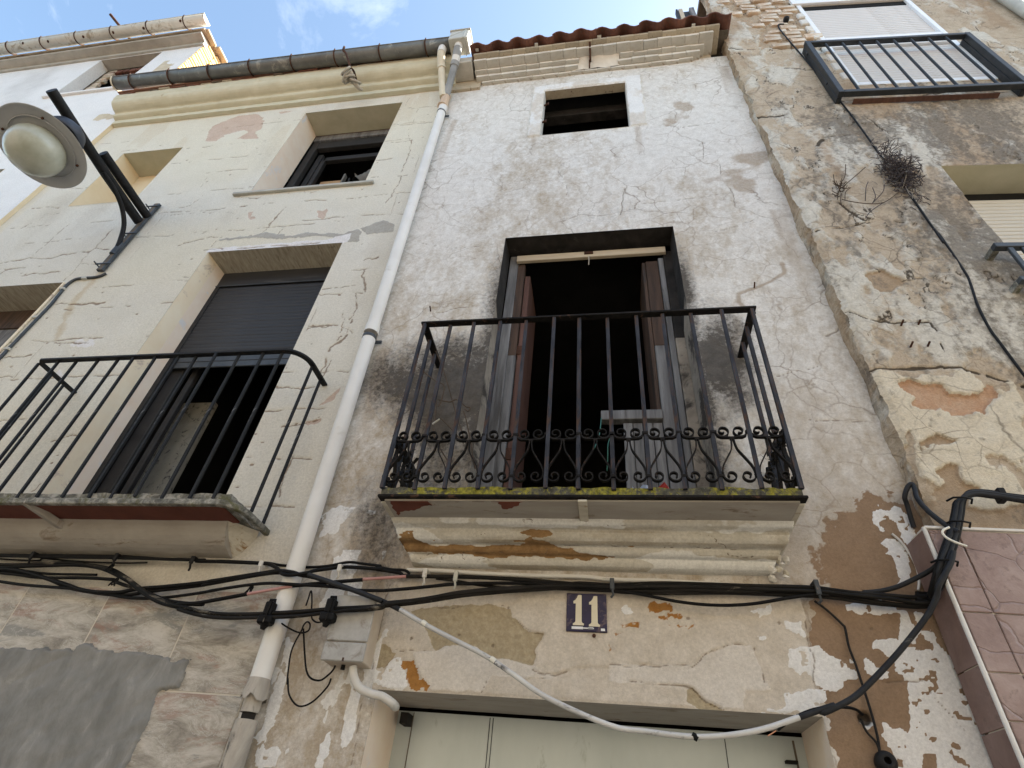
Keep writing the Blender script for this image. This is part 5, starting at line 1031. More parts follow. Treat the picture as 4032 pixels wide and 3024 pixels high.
# the return of the corner, as rough as the edge it meets
dep = np.linspace(0, 1, 9); co = []; att = {'lichen': [], 'brown': [], 'pale': []}
for i, z in enumerate(ez):
    for t in dep:
        co.append((edge_u[i]*(1-t)+t*(.0+.012*math.sin(z*7)), edge_y[i]*(1-t)+t*.14, z))
co = np.array(co); nn_ = fbm(co[:, 1]*30, co[:, 2]*12, 4, 360); co[:, 0] += (nn_-.5)*.022*np.tile(dep > .05, len(ez))
nd = len(dep); iz = np.arange(len(ez)*nd).reshape(len(ez), nd); q = np.stack([iz[:-1, :-1], iz[1:, :-1], iz[1:, 1:], iz[:-1, 1:]], -1).reshape(-1, 4)
me = bpy.data.meshes.new('corner_return'); me.from_pydata(co.tolist(), [], q.tolist()); me.materials.append(MATS['plaster_old'])
for nme, val in (('lichen', np.clip(.25+(fbm(co[:, 1]*9, co[:, 2]*5, 4, 361)-.5)*2, 0, 1)), ('brown', np.clip(.5+(fbm(co[:, 1]*6, co[:, 2]*4, 4, 362)-.5)*2, 0, 1)), ('pale', np.clip(.2+(fbm(co[:, 1]*9, co[:, 2]*7, 4, 363)-.5)*2, 0, 1))):
    a_ = me.attributes.new(nme, 'FLOAT', 'POINT'); a_.data.foreach_set('value', val.astype(np.float32))
place(bpy.data.objects.new('corner_return', me), hr)
# exposed bricks
rs = random.Random(17); pro = []
for k in range(5):
    b = MB(); b.box(0, .196, -.016, .03, 0, .098); me = b.mesh('brick', 'old_brick'); bm = bmesh.new(); bm.from_mesh(me); bmesh.ops.bevel(bm, geom=list(bm.edges), offset=.010, segments=2, affect='EDGES')
    for v_ in bm.verts: v_.co += Vector((rs.uniform(-.007, .007), rs.uniform(-.005, .005), rs.uniform(-.005, .005)))
    bm.to_mesh(me); bm.free(); pro.append(me)
k = 0
for r_ in range(16):
    z_ = 8.30+r_*.106; u0 = .42+.12*math.sin(r_*1.7)+(.10 if r_ % 2 else 0)-.22*sstep(9.0, 9.6, z_)
    u = float(u0)
    while u < .80:
        if rs.random() < .86:
            o = bpy.data.objects.new('brick', pro[k % 5]); o.location = (u, rs.uniform(-.008, .010), z_+rs.uniform(-.005, .005)); o.rotation_euler = (rs.uniform(-.04, .04), rs.uniform(-.03, .03), rs.uniform(-.05, .05)); o.scale = (rs.uniform(.75, 1.05), 1, rs.uniform(.85, 1.1)); place(o, hr)
        k += 1; u += .205
for r_ in range(9):                                     # rough edge of the opening
    b = MB(); b.box(.885+rs.uniform(-.02, .01), .950, -.018, .02, 7.45+r_*.21, 7.45+r_*.21+rs.uniform(.12, .19)); rough_mesh(b.build('edge_mortar', 'cornice_face', hr, .010), .012, 12, r_)
# upper window: white frame and shutter in two panels
room(hr, .9, 2.25, .08, .6, 7.2, 9.6)
reveal(hr, R_A, .08, ('cornice_face', 'cornice_face', 'cornice_dull'))
wa = MB(); wa.box(.945, .995, -.012, .05, 7.31, 9.545); wa = wa.build('window', 'frame_white', hr, .004)
for (a, b_, c, d) in ((2.13, 2.18, 7.31, 9.545), (.995, 2.13, 8.235, 8.295), (.995, 2.13, 8.44, 8.50), (.995, 2.13, 7.31, 7.37)): MB().box(a, b_, -.012+.004*(c > 8.4), .05, c, d).build('window_frame', 'frame_white', wa, .004)
MB().box(.90, 2.22, -.03, .0, 9.548, 9.72).build('shutter_box', 'frame_white', wa, .004)
MB().box(.995, 2.13, .012, .03, 9.44, 9.545).build('box_gap', 'void', wa)
MB().box(.995, 2.13, .02, .04, 8.295, 8.44).build('mid_panel', 'shutter_white', wa)
def slats(parent, u0, u1, y, z0, z1, st, mat):
    sm_ = MB(); pr = [(y-.006*math.cos(rad(a)), st*.47*math.sin(rad(a))) for a in range(-90, 91, 30)]
    sm_.prism(pr+[(y+.010, st*.47), (y+.010, -st*.47)], u0, u1); me = sm_.mesh('slat', mat); z = z1-st/2
    while z > z0: o = bpy.data.objects.new('slat', me); o.location = (0, 0, z); place(o, parent); z -= st
slats(wa, .995, 2.13, .022, 8.50, 9.44, .052, 'shutter_white'); slats(wa, .995, 2.13, .022, 7.37, 8.235, .052, 'shutter_white')
# lower window: cream reveal, cream shutter
room(hr, 1.08, 2.7, .34, .9, 4.1, 5.9); reveal(hr, R_B, .30, ('reveal_blind', 'soffit_olive', 'cornice_dull'))
wb = MB(); wb.box(1.135, 2.6, .24, .29, 5.74, 5.85); wb = wb.build('window', 'void', hr)
slats(wb, 1.14, 2.6, .22, 4.2, 5.73, .045, 'shutter_cream')
# window grille of the upper window
gr_ = thing('window_grille', 'dark metal window grille with vertical bars in front of white shutters', 'grille', tuple(OR+np.array([0, 0, 6.9])), PHI)
G0, G1, GZ0, GZ1, GW = .672, 2.205, 6.935, 8.135, .118
def gb_(name, *a): b = MB(); b.box(a[0], a[1], a[2], a[3], a[4]-6.9, a[5]-6.9); return b.build(name, 'grille_paint', gr_, .004)
gb_('top_rail', G0+.05, G1-.05, -GW, -GW+.05, GZ1-.045, GZ1); gb_('bottom_rail', G0+.05, G1-.05, -GW, -GW+.05, GZ0, GZ0+.045)
for a, b_ in ((G0, G0+.05), (G1-.05, G1)): gb_('post', a, b_, -GW-.002, -GW+.05, GZ0, GZ1)
for a in (G0+.004, G1-.046): gb_('side_plate', a, a+.042, -GW+.055, -.005, GZ0+.01, GZ1-.005)
for k in range(8):
    u = G0+.19+k*(G1-G0-.26)/8.0; b = MB(); b.tube([(u, -GW+.02, GZ0+.03-6.9), (u, -GW+.02, GZ1-.03-6.9)], .0115, 8); b.build('bar', 'grille_paint', gr_)
b = MB(); b.box(G0+.14, G1-.22, -.055, -.012, GZ0-.014-6.9, GZ0-.004-6.9); b.build('bottom_tray', 'wood_red', gr_)
for z_ in (7.25, 7.95): gb_('hinge', G0-.004, G0+.02, -.07, -.045, z_, z_+.05)
gb_('latch', G1-.03, G1+.004, -.09, -.05, 7.75, 7.77)
# planter rail of the lower window
pr_ = thing('window_rail', 'grey metal rail with slats jutting out below the cream shutter', 'rail', tuple(OR+np.array([0, 0, 4.4])), PHI)
def pb(name, mat, *a): b = MB(); b.box(a[0], a[1], a[2], a[3], a[4]-4.4, a[5]-4.4); return b.build(name, mat, pr_, .003)
pb('top_rail', 'steel_grey', .955, 2.6, -.125, -.085, 4.69, 4.73); pb('bottom_rail', 'steel_grey', .955, 2.6, -.125, -.085, 4.375, 4.41)
for z_ in (4.69, 4.375): pb('wall_arm', 'lichen_stone', .955, .995, -.085, .01, z_, z_+.04)
for k in range(9): pb('slat', 'steel_grey', 1.02+k*.075, 1.05+k*.075, -.120, -.100, 4.41, 4.69)
# four bolts left in a mortar patch, wall anchor
for P in ((975, 735), (1075, 735), (1030, 865), (1130, 865)):
    q = atr(*Z7(*P)); b = MB(); b.tube([(q[0], .01, q[2]), (q[0], -.045, q[2]+.012)], .006, 6); b.build('bolt', 'rust', hr)
b = MB(); q = atr(*Z4(510, 160)); b.lathe((q[0], -.03, q[2]), (0, -1, .2), [(.02, -.03), (.03, -.01), (.034, .01), (.028, .035), (.0, .045)], 10); b.build('cable_anchor', 'iron_black', hr)
# shell, downpipe strip at the top right
b = MB(); b.box(.16, 3.2, .62, 7, 0, 10.4); b.box(.16, .30, .16, .62, 0, 10.4); b.build('shell', 'paving', hr)
b = MB(); b.tube([(3.03, -.06, 6.0), (3.03, -.06, 10.6)], .055, 12); b.build('downpipe', 'zinc_pale', hr)
b = MB(); b.box(-.02, 3.2, -.05, .9, 10.42, 10.5); b.build('eaves', 'joint_dark', hr)
# brown stone-look cladding at street level
cl = MB(); cl.box(-.102, 2.2, -.060, .05, 0, 2.824); cl = cl.build('cladding', 'tile_grout', hr)
mt, nt, bs_ = nodes('tile_relief'); v = texvec(nt)
colr = ramp(nt, noise(nt, v, 7, 8, .68, .4), [(.30, (.20, .135, .122)), (.52, (.28, .20, .182)), (.70, (.36, .275, .25))])
dk = ramp(nt, noise(nt, v, 24, 6, .7), [(.56, 0.0), (.66, .55)]); colr = mixc(nt, dk, colr, (.155, .105, .093))
nt.links.new(colr, bs_.inputs['Base Color']); bs_.inputs['Roughness'].default_value = .5; bs_.inputs['Specular IOR Level'].default_value = .4
vo = N(nt, 'ShaderNodeTexVoronoi'); vo.feature = 'DISTANCE_TO_EDGE'; vo.inputs['Scale'].default_value = 5.2
nz = N(nt, 'ShaderNodeTexNoise'); nz.inputs['Scale'].default_value = 3; nz.inputs['Detail'].default_value = 4; nt.links.new(v, nz.inputs['Vector'])
nt.links.new(mixc(nt, .18, v, nz.outputs[1], 'ADD'), vo.inputs['Vector'])
gro = ramp(nt, vo.outputs['Distance'], [(0.0, 0.0), (.022, 1.0)])
bump(nt, bs_, mathn(nt, 'ADD', mathn(nt, 'MULTIPLY', gro, .5), mathn(nt, 'MULTIPLY', noise(nt, v, 30, 6, .7), .35)), .7, .012)
UJ = [-.090, .022, .46, .90, 1.35, 1.8, 2.2]; ZT_ = [2.816, 2.474, 2.262, 2.108, 1.90, 1.55, 1.2, .8, .4, 0]
for i in range(len(UJ)-1):
    for j in range(len(ZT_)-1):
        if i > 1 and j in (1, 3): continue
        zlo = ZT_[j+1] if not (i > 1 and j in (0, 2)) else ZT_[j+2]; e = .002
        sk = -.006 if i else 0.0
        b = MB(); b.slab([(UJ[i]+e, zlo+e-sk*0), (UJ[i+1]-e, zlo+e+sk), (UJ[i+1]-e, ZT_[j]-e+sk), (UJ[i]+e, ZT_[j]-e)], -.069, -.058); b.build('stone_tile', 'tile_relief', cl, .003)
for a, c in ((2.29, 2.815), (2.09, 2.285), (1.80, 2.085), (1.3, 1.795), (.8, 1.295), (.2, .795)): MB().box(-.108, -.1015, -.056, .088, a, c).build('side_tile', 'tile_brown', cl, .0015)
b = MB(); b.tube([(-.101, -.064, 0), (-.101, -.064, 2.825)], .0085, 10); b.build('edge_trim', 'trim_white', cl)
b = MB(); b.box(-.10, 2.2, -.074, .0, 2.818, 2.830); b.build('edge_trim', 'trim_white', cl, .002)
# ================================================================== what shows above the roof by the right-hand house
ch = thing('wooden_post', 'dark weathered timber posts behind the end of the red tiled eaves', 'post', (1.3, .5, 9.0))
for xa, xb, mt_ in ((1.235, 1.265, 'frame_dark'), (1.275, 1.335, 'wood_beige'), (1.43, 1.50, 'wood_grey')): MB().box(xa, xb, .45, .52, 8.9, 11.6).build('post', mt_, ch, .004)
MB().box(1.335, 1.43, .50, .52, 8.9, 11.6).build('board', 'frame_dark', ch)

# ================================================================== GUTTERS AND DOWNPIPE
def half_pipe(p0, p1, r, th, n=14, a0=180, a1=360, lip=True):
    p0 = Vector(p0); p1 = Vector(p1); dd = (p1-p0).normalized(); side = Vector((0, 1, 0)); b = MB(); vs = []
    for p in (p0, p1):
        for rr in (r, r-th):
            for k in range(n+1): t = rad(a0+(a1-a0)*k/n); vs.append(p+Vector((0, rr*math.cos(t), rr*math.sin(t))))
    m_ = n+1; fs = []
    for k in range(n): fs += [(k, k+1, 2*m_+k+1, 2*m_+k), (m_+k+1, m_+k, 3*m_+k, 3*m_+k+1), (k+1, k, m_+k, m_+k+1), (2*m_+k, 2*m_+k+1, 3*m_+k+1, 3*m_+k)]
    fs += [(0, 2*m_, 3*m_, m_), (n, m_+n, 3*m_+n, 2*m_+n)]; b.add(vs, fs, True)
    if lip:
        q0 = p0+Vector((0, -r, 0)); q1 = p1+Vector((0, -r, 0)); b.tube([q0, q1], .009, 8)
    return b
def gutter(name, label, p0, p1, r, mat, nbr, br_mat, endmat):
    root = thing(name, label, 'gutter', p0); P0 = Vector(p0); P1 = Vector(p1)
    half_pipe(p0, p1, r, .004).build('channel', mat, root)
    for k in range(nbr):
        t = (k+.45)/nbr; c = P0.lerp(P1, t); b = MB(); rr = r+.006
        pts = [(c.x, c.y+rr*math.cos(rad(a)), c.z+rr*math.sin(rad(a))) for a in range(175, 371, 13)]
        b.tube([(c.x, c.y-rr-.002, c.z+.03)]+pts+[(c.x, c.y+rr+.05, c.z+.03)], .0085, 6); b.build('bracket', br_mat, root)
    c = P0; b = MB(); n = 16; vs = [(c.x+.002, c.y+r*math.cos(rad(180+180*k/n)), c.z+r*math.sin(rad(180+180*k/n))) for k in range(n+1)]; b.add(vs, [tuple(range(n+1))])
    return root, b
gt, capm = gutter('gutter', 'grey metal gutter with rusty brackets along the eaves of the cream house', (-6.20, -.335, 8.955), (-1.62, -.335, 8.80), .083, 'zinc_dark', 8, 'rust', 'pvc_cream')
capm.build('end_cap', 'pvc_cream', gt); b = MB(); r_ = .087
b.tube([(-6.205, -.335+r_*math.cos(rad(a)), 8.955+r_*math.sin(rad(a))) for a in range(180, 361, 15)], .010, 6); b.build('end_ring', 'pvc_cream', gt)
gt2, capm = gutter('gutter', 'pale spotted gutter on the white house with its end in sunlight', (-11.4, -.315, 11.41), (-6.06, -.315, 11.41), .088, 'zinc_pale', 8, 'rust', 'zinc_pale')
b = MB(); n = 16; b.add([(-6.062, -.315+.088*math.cos(rad(180+180*k/n)), 11.41+.088*math.sin(rad(180+180*k/n))) for k in range(n+1)], [tuple(range(n+1))]); b.build('end_cap', 'frame_white', gt2)
rs = random.Random(6)
for k in range(7): x_ = -10+k*.58+rs.uniform(-.1, .1); b = MB(); a_ = rad(235+rs.uniform(-20, 25)); b.lathe((x_, -.315+.089*math.cos(a_), 11.41+.089*math.sin(a_)), (0, math.cos(a_), math.sin(a_)), [(.0, .001), (.018, .0012), (.022, .0)], 9); b.build('rust_spot', 'rust', gt2)
dp = thing('downpipe', 'white plastic downpipe between the cream house and the grey house, broken at the bottom', 'downpipe', (-1.52, -.06, 0))
bxx = MB(); bxx.box(-1.645, -1.42, -.43, -.24, 8.705, 8.955); bxx = bxx.build('outlet_box', 'zinc_pale', dp, .008)
b = MB(); b.box(-1.655, -1.41, -.442, -.23, 8.935, 8.965); b.build('box_rim', 'cornice_dull', bxx, .004); b = MB(); b.box(-1.475, -1.455, -.436, -.235, 8.70, 8.94); b.build('box_rib', 'zinc_pale', bxx, .003)
PR = .044
def seg(name, mat, pts, r, sub=6, n=20): b = MB(); b.tube(spline(pts, sub), r, n); return b.build(name, mat, dp)
seg('elbow', 'pvc_white', [(-1.735, -.33, 8.74), (-1.735, -.33, 8.69), (-1.737, -.318, 8.64)], PR+.004); seg('elbow', 'pvc_cream', [(-1.737, -.318, 8.64), (-1.737, -.29, 8.57), (-1.732, -.25, 8.50), (-1.727, -.225, 8.46)], PR+.002)
seg('pipe_section', 'pvc_cream', [(-1.727, -.225, 8.46), (-1.70, -.15, 8.23), (-1.662, -.085, 7.99)], PR-.003)
b = MB(); b.tube([(-1.728, -.228, 8.47), (-1.724, -.216, 8.435)], PR+.006, 20); b.build('pipe_collar', 'pvc_cream', dp)
seg('elbow', 'pvc_white', [(-1.535, -.345, 8.75), (-1.536, -.345, 8.70), (-1.54, -.335, 8.66)], PR+.004); seg('elbow', 'pvc_grey', [(-1.54, -.335, 8.66), (-1.548, -.31, 8.60), (-1.555, -.285, 8.555)], PR+.004); seg('elbow', 'pvc_white', [(-1.555, -.285, 8.555), (-1.565, -.25, 8.49)], PR+.003)
seg('pipe_section', 'pvc_grey', [(-1.565, -.25, 8.49), (-1.575, -.225, 8.44)], PR+.006); seg('pipe_section', 'pvc_grey', [(-1.572, -.23, 8.45), (-1.61, -.14, 8.20), (-1.636, -.08, 8.03)], PR-.004)
seg('branch', 'pvc_tan', [(-1.645, -.075, 8.06), (-1.643, -.068, 7.98), (-1.640, -.062, 7.80)], PR+.002)
for z_ in (8.05, 7.80): b = MB(); b.tube([(-1.645, -.070, z_-.012), (-1.645, -.070, z_+.012)], PR+.010, 20); b.build('pipe_collar', 'pvc_tan', dp)
def pipe_at(z): t = (7.78-z)/(7.78-2.05); return (-1.637+.118*t, -.058-.006*t, z)
seg('pipe_section', 'pvc_white', [pipe_at(7.80), pipe_at(7.66)], PR+.004, 2)
seg('pipe_section', 'pvc_white', [pipe_at(7.70), pipe_at(6), pipe_at(4.28)], PR, 8, 28); seg('pipe_section', 'pvc_white', [pipe_at(4.24), pipe_at(3.2), pipe_at(2.06)], PR+.001, 8, 28)
for z_ in (4.30,): b = MB(); b.tube([pipe_at(z_+.05), pipe_at(z_-.02)], PR+.006, 24); b.build('pipe_collar', 'pvc_white', dp)
for z_ in (7.66, 4.235): b = MB(); b.tube([pipe_at(z_+.012), pipe_at(z_-.012)], PR+.004, 24); b.bar((pipe_at(z_)[0]-.075, -.02, z_), (pipe_at(z_)[0]+.075, -.02, z_), .012, .02); b.build('clamp', 'steel_grey', dp)
b = MB(); n = 22; vs = []; rs = random.Random(44)                  # torn end and old pipe below
for j, z_ in enumerate((2.12, 2.08, 2.05)):
    c = pipe_at(z_)
    for k in range(n): t = 2*math.pi*k/n; r_ = PR+.004+.004*j; dz = (rs.uniform(-.02, .012) if j == 2 else 0); vs.append((c[0]+r_*math.cos(t), c[1]+r_*math.sin(t), z_+dz))
b.add(vs, [(j*n+k, j*n+(k+1) % n, (j+1)*n+(k+1) % n, (j+1)*n+k) for j in range(2) for k in range(n)], True); b.build('torn_sleeve', 'old_pipe', dp)
seg('old_pipe', 'old_pipe', [pipe_at(2.075), pipe_at(1.99)], PR-.006, 3); seg('pipe_gap', 'charred', [pipe_at(1.995), pipe_at(1.955)], PR-.016, 3); seg('old_pipe', 'old_pipe', [pipe_at(1.962), pipe_at(1.5), (-1.50, -.066, .8), (-1.49, -.066, 0)], PR+.002, 6)
b = MB(); c = pipe_at(1.715); b.tube([(c[0], c[1], 1.722), (c[0], c[1], 1.705)], PR+.009, 20); b.build('clamp', 'charred', dp)
# iron spike of the white house, hook with old rope on the cream gutter
q = at(*Z1(1015, 372), -.04); b = MB(); b.tube([q, (-7.83, -.52, 11.66)], .022, 8); tag(b.build('iron_spike', 'rust'), 'rusty iron spike sticking out under the gutter of the white house', 'spike')
hk = thing('iron_hook', 'rusty curled hook with knotted rope hanging over the cream house gutter', 'hook', (-3.05, -.2, 8.6))
hp = [at(*Z2(840, 340), -.47), at(*Z2(832, 365), -.47), at(*Z2(850, 385), -.45), at(*Z2(870, 440), -.41), at(*Z2(885, 490), -.36), at(*Z2(910, 520), -.28), at(*Z2(930, 600), -.14), at(*Z2(935, 645), -.06)]
b = MB(); b.tube(spline(hp, 5), .013, 7); b.build('hook', 'rust', hk)
rs = random.Random(51)
for k in range(5):
    c = at(*Z2(862+rs.uniform(-18, 30)+k*10, 520+k*24+rs.uniform(-10, 10)), -.33+.035*k); b = MB(); pts = [(c[0]+.05*math.cos(t*2.1+k)*(1+.2*math.sin(t)), c[1]+.04*math.sin(t*1.7), c[2]+.045*math.sin(t*2.3+k*2)) for t in np.linspace(0, 5.5, 22)]; b.tube(pts, .014, 6); b.build('rope', 'rope', hk)

# ================================================================== STREET LAMP
lp = thing('street_lamp', 'wall-mounted street lamp with grey disc shade and round globe on a black tube arm', 'street lamp', (-4.37, 0, 5.28))
MB().box(-4.40, -4.335, -.035, -.006, 5.28, 6.335).build('mounting_channel', 'steel_grey', lp, .004); MB().box(-4.385, -4.35, -.0365, -.034, 5.283, 6.332).build('channel_slot', 'joint_dark', lp)
for z_ in (5.36, 5.82, 6.28): b = MB(); b.bar((-4.45, -.04, z_), (-4.29, -.04, z_), .010, .012); b.tube([(-4.44, -.005, z_), (-4.44, -.07, z_)], .006, 6); b.build('wall_bolt', 'steel_grey', lp)
b = MB(); b.tube([(-4.40, -.03, 6.025), (-4.385, -.55, 6.03), (-4.372, -1.235, 6.075)], .043, 16); b.build('arm', 'iron_black', lp)
b = MB(); b.tube([(-4.355, -.03, 6.11), (-4.362, -.67, 6.128)], .040, 16); b.build('arm', 'iron_black', lp)
b = MB(); b.tube(spline([(-4.367, -.035, 5.56), (-4.367, -.06, 5.66), (-4.367, -.13, 5.82), (-4.367, -.25, 5.93), (-4.368, -.40, 5.985), (-4.37, -.56, 6.0)], 6), .021, 12); b.build('brace', 'iron_black', lp)
b = MB(); b.tube([(-4.367, -.036, 5.50), (-4.367, -.036, 5.66)], .026, 10); b.build('brace_socket', 'steel_grey', lp)
n_l = Vector((-.0704, .1274, .9894)); c_l = Vector((-4.347, -.989, 5.60))
b = MB(); b.lathe(c_l, n_l, [(.10, .075), (.20, .062), (.29, .035), (.327, .008), (.333, .0)], 64); b.build('shade', 'lamp_housing', lp)
b = MB(); b.lathe(c_l, n_l, [(.333, .0), (.326, -.004), (.318, .0), (.28, .010), (.225, .016), (.10, .017)], 64); b.build('shade_inside', 'lamp_shade_white', lp)
b = MB(); b.lathe(c_l, n_l, [(.245, .012), (.245, .004), (.238, .002), (.236, .014)], 64); b.build('shade_ring', 'lamp_shade_white', lp)
b = MB(); b.lathe(c_l, n_l, [(.178, .014), (.190, -.008), (.199, -.045), (.199, -.088), (.188, -.130), (.166, -.168), (.133, -.198), (.09, -.219), (.045, -.230), (.0, -.233)], 56); b.build('globe', 'globe_acrylic', lp)
b = MB(); b.lathe(c_l, n_l, [(.10, .07), (.135, .10), (.155, .16), (.158, .20), (.150, .21)], 40); b.build('housing', 'lamp_housing', lp)
b = MB(); b.lathe(c_l, n_l, [(.125, .205), (.125, .235)], 40); b.build('housing_gap', 'void', lp)
b = MB(); b.lathe(c_l, n_l, [(.150, .23), (.158, .235), (.155, .28), (.135, .35), (.09, .40), (.06, .42), (.045, .47), (.0, .47)], 40); b.build('housing_cap', 'lamp_housing', lp)
for a_ in (40, 130, 220, 310):
    e1 = n_l.cross(Vector((0, 1, 0))).normalized(); e2 = n_l.cross(e1); p = c_l+(e1*math.cos(rad(a_))+e2*math.sin(rad(a_)))*.262
    b = MB(); b.lathe(p+n_l*.004, -n_l, [(.010, 0), (.010, .012), (.004, .016), (0, .016)], 8); b.build('screw', 'rust', lp)

# ================================================================== CABLES
def cable(pts, r, mat, label, cat='cable', group=None, name='power_cable', n=8, sub=7, wob=0.0, seed=0):
    p = spline(pts, sub); r = r*1.16 if r > .0055 else r*1.1
    if wob:
        rr = random.Random(seed); ph = [rr.uniform(0, 6) for _ in range(4)]
        p = [Vector((q.x, q.y+wob*.5*math.sin(i*.21+ph[0]), q.z+wob*(math.sin(i*.13+ph[1])+.5*math.sin(i*.37+ph[2])))) for i, q in enumerate(p)]
    b = MB(); b.tube(p, r, n); o = b.build(name, mat); return tag(o, label, cat, group)
def cp(fr, pts, Y): return [at(*fr(x, y), Y if not isinstance(Y, (list, tuple)) else Y[k]) for k, (x, y) in enumerate(pts)]
G = 'black cables strung across the house fronts'
cable(cp(ZK, [(-200, 140), (0, 148), (400, 158), (900, 165), (1300, 175), (1700, 195), (2212, 203)], -.045)+cp(ZM, [(200, 162), (500, 168), (850, 188), (1000, 205), (1080, 245), (1130, 300), (1230, 312), (1400, 290), (1500, 262), (1700, 240), (1900, 236), (2212, 255)], [-.045, -.045, -.05, -.06, -.09, -.125, -.13, -.12, -.08, -.05, -.04, -.04])+cp(ZN, [(200, 152), (420, 180), (500, 215), (900, 222)], -.035), .0078, 'cable_black', 'top black cable under the cream balcony that loops down in front of the white pipe', group=G, wob=.002)
cable(cp(ZK, [(-200, 155), (0, 165), (500, 178), (1300, 192), (2212, 218)], -.05)+cp(ZM, [(500, 158), (850, 176), (1000, 182), (1150, 210)], [-.05, -.05, -.03, -.006])+cp(ZM, [(1400, 232), (1650, 217), (1850, 182), (2000, 187), (2212, 213)], [-.006, -.03, -.035, -.035, -.035])+cp(ZN, [(200, 117), (350, 152), (480, 168), (520, 200)], -.035), .0060, 'cable_black', 'thin black cable passing behind the white pipe and arching over the meter box', group=G, wob=.002, seed=1)
cable(cp(ZK, [(-200, 175), (0, 195), (400, 215), (480, 190), (800, 220), (1300, 240), (1600, 235)], -.03), .0045, 'cable_black', 'thin slack wire just below the top cable at the left edge', group=G)
cable(cp(ZK, [(-200, 250), (0, 258), (300, 258), (700, 243), (900, 252), (1100, 278), (1250, 318), (1380, 398), (1500, 498), (1650, 603), (1850, 690), (2100, 745), (2212, 770)], [-.05]*5+[-.055, -.06, -.07, -.08, -.09, -.10, -.11, -.11])+cp(ZM, [(200, 700), (500, 738), (900, 742), (1300, 720), (1600, 695), (1900, 672), (2212, 645)], [-.118, -.125, -.135, -.145, -.15, -.15, -.15])+cp(ZN, [(300, 478), (600, 445), (1000, 388), (1500, 345), (2000, 302), (2212, 290)], [-.145, -.12, -.08, -.065, -.055, -.05])+cp(ZR, [(50, 112), (400, 98), (900, 110), (1300, 128), (1720, 142), (1900, 160)], -.045)+cp(ZRR, [(500, 80), (800, 98), (1050, 118), (1190, 115)], -.06), .0080, 'cable_dusty', 'thick twisted cable sagging from upper left to the corner by the brown tiles', group=G, wob=.002, seed=2)
cable(cp(ZK, [(-200, 290), (0, 300), (200, 320), (440, 385), (700, 470), (850, 525), (1000, 552), (1150, 560), (1300, 556), (1500, 520), (1800, 497), (2212, 455)], -.06)+cp(ZM, [(400, 380), (900, 298), (1090, 272), (1250, 285), (1330, 310), (1500, 345), (1700, 415)], [-.07, -.085, -.12, -.125, -.12, -.09, -.08]), .0088, 'cable_black', 'black cable dipping at the left then rising across the white pipe', group=G, seed=3, wob=.001)
cable(cp(ZK, [(-200, 415), (0, 442), (300, 482), (800, 520), (1000, 552), (1200, 585), (1400, 618), (1650, 625), (1900, 605), (2212, 560)], -.055)+cp(ZM, [(400, 480), (740, 428), (1000, 405), (1300, 420), (1700, 445), (1900, 478), (2212, 485)], [-.07, -.09, -.115, -.12, -.07, -.06, -.06])+cp(ZN, [(300, 356), (600, 330), (940, 295), (1100, 290), (1500, 285), (2100, 295)], -.05)+cp(ZR, [(200, 115), (700, 110)], -.05), .0068, 'cable_black', 'lowest slender cable at the left edge, level across the meter box', group=G, seed=4)
cable(cp(ZK, [(1500, 520), (1850, 655), (2212, 690)], -.075)+cp(ZM, [(0, 628), (200, 622), (500, 570), (760, 522)], [-.10, -.10, -.10, -.105]), .0078, 'cable_black', 'short black cable ending at the first pink sleeve beside the white pipe', group=G, seed=5)
cable(cp(ZM, [(760, 522), (1000, 478), (1250, 435)], -.11), .0066, 'cable_pink', 'faded pink cable sleeve crossing the left side of the white pipe', 'cable sleeve', name='cable_sleeve', group='pink cable sleeves')
cable(cp(ZM, [(1250, 435), (1600, 400), (2010, 368)], [-.11, -.08, -.06]), .0080, 'cable_black', 'straight black cable between the two pink sleeves', group=G)
cable(cp(ZN, [(70, 248), (280, 235), (490, 220)], -.05), .0066, 'cable_pink', 'faded pink cable sleeve ending under the left corner of the scrolled balcony', 'cable sleeve', name='cable_sleeve', group='pink cable sleeves')
cable(cp(ZN, [(490, 220), (1000, 224), (1500, 245), (2000, 285), (2212, 298)], -.045)+cp(ZR, [(200, 130), (600, 150), (1000, 165), (1300, 170)], -.045), .0085, 'cable_dusty', 'black cable running from the pink sleeve into the bundle over number 11', group=G, seed=6)
cable(cp(ZN, [(780, 240), (960, 262), (1250, 310), (1600, 335), (1950, 340)], -.035)+cp(ZR, [(0, 165), (500, 170), (1000, 175), (1600, 200)], -.035), .0058, 'cable_dusty', 'thin dusty cable weaving behind the bundle below the scrolled balcony', group=G, seed=7)
cable(cp(ZK, [(1250, 440), (1350, 480), (1500, 520), (1700, 620), (1900, 700), (2212, 790)], [-.05, -.06, -.07, -.09, -.10, -.105])+cp(ZM, [(200, 728), (500, 765), (900, 768), (1300, 742), (1600, 715), (1900, 700), (2212, 672)], [-.108, -.118, -.128, -.138, -.142, -.142, -.142])+cp(ZN, [(300, 500), (600, 470), (1000, 415), (1500, 365), (2000, 335), (2212, 325)], [-.138, -.11, -.07, -.055, -.045, -.04])+cp(ZR, [(50, 158), (400, 165), (900, 158), (1300, 172), (1720, 185), (1900, 202)], -.04)+cp(ZRR, [(500, 128), (800, 168), (1000, 192), (1180, 180)], -.05), .0076, 'cable_dusty', 'lower strand of the thick twisted bundle through both black clamps', group=G, seed=8, wob=.002)
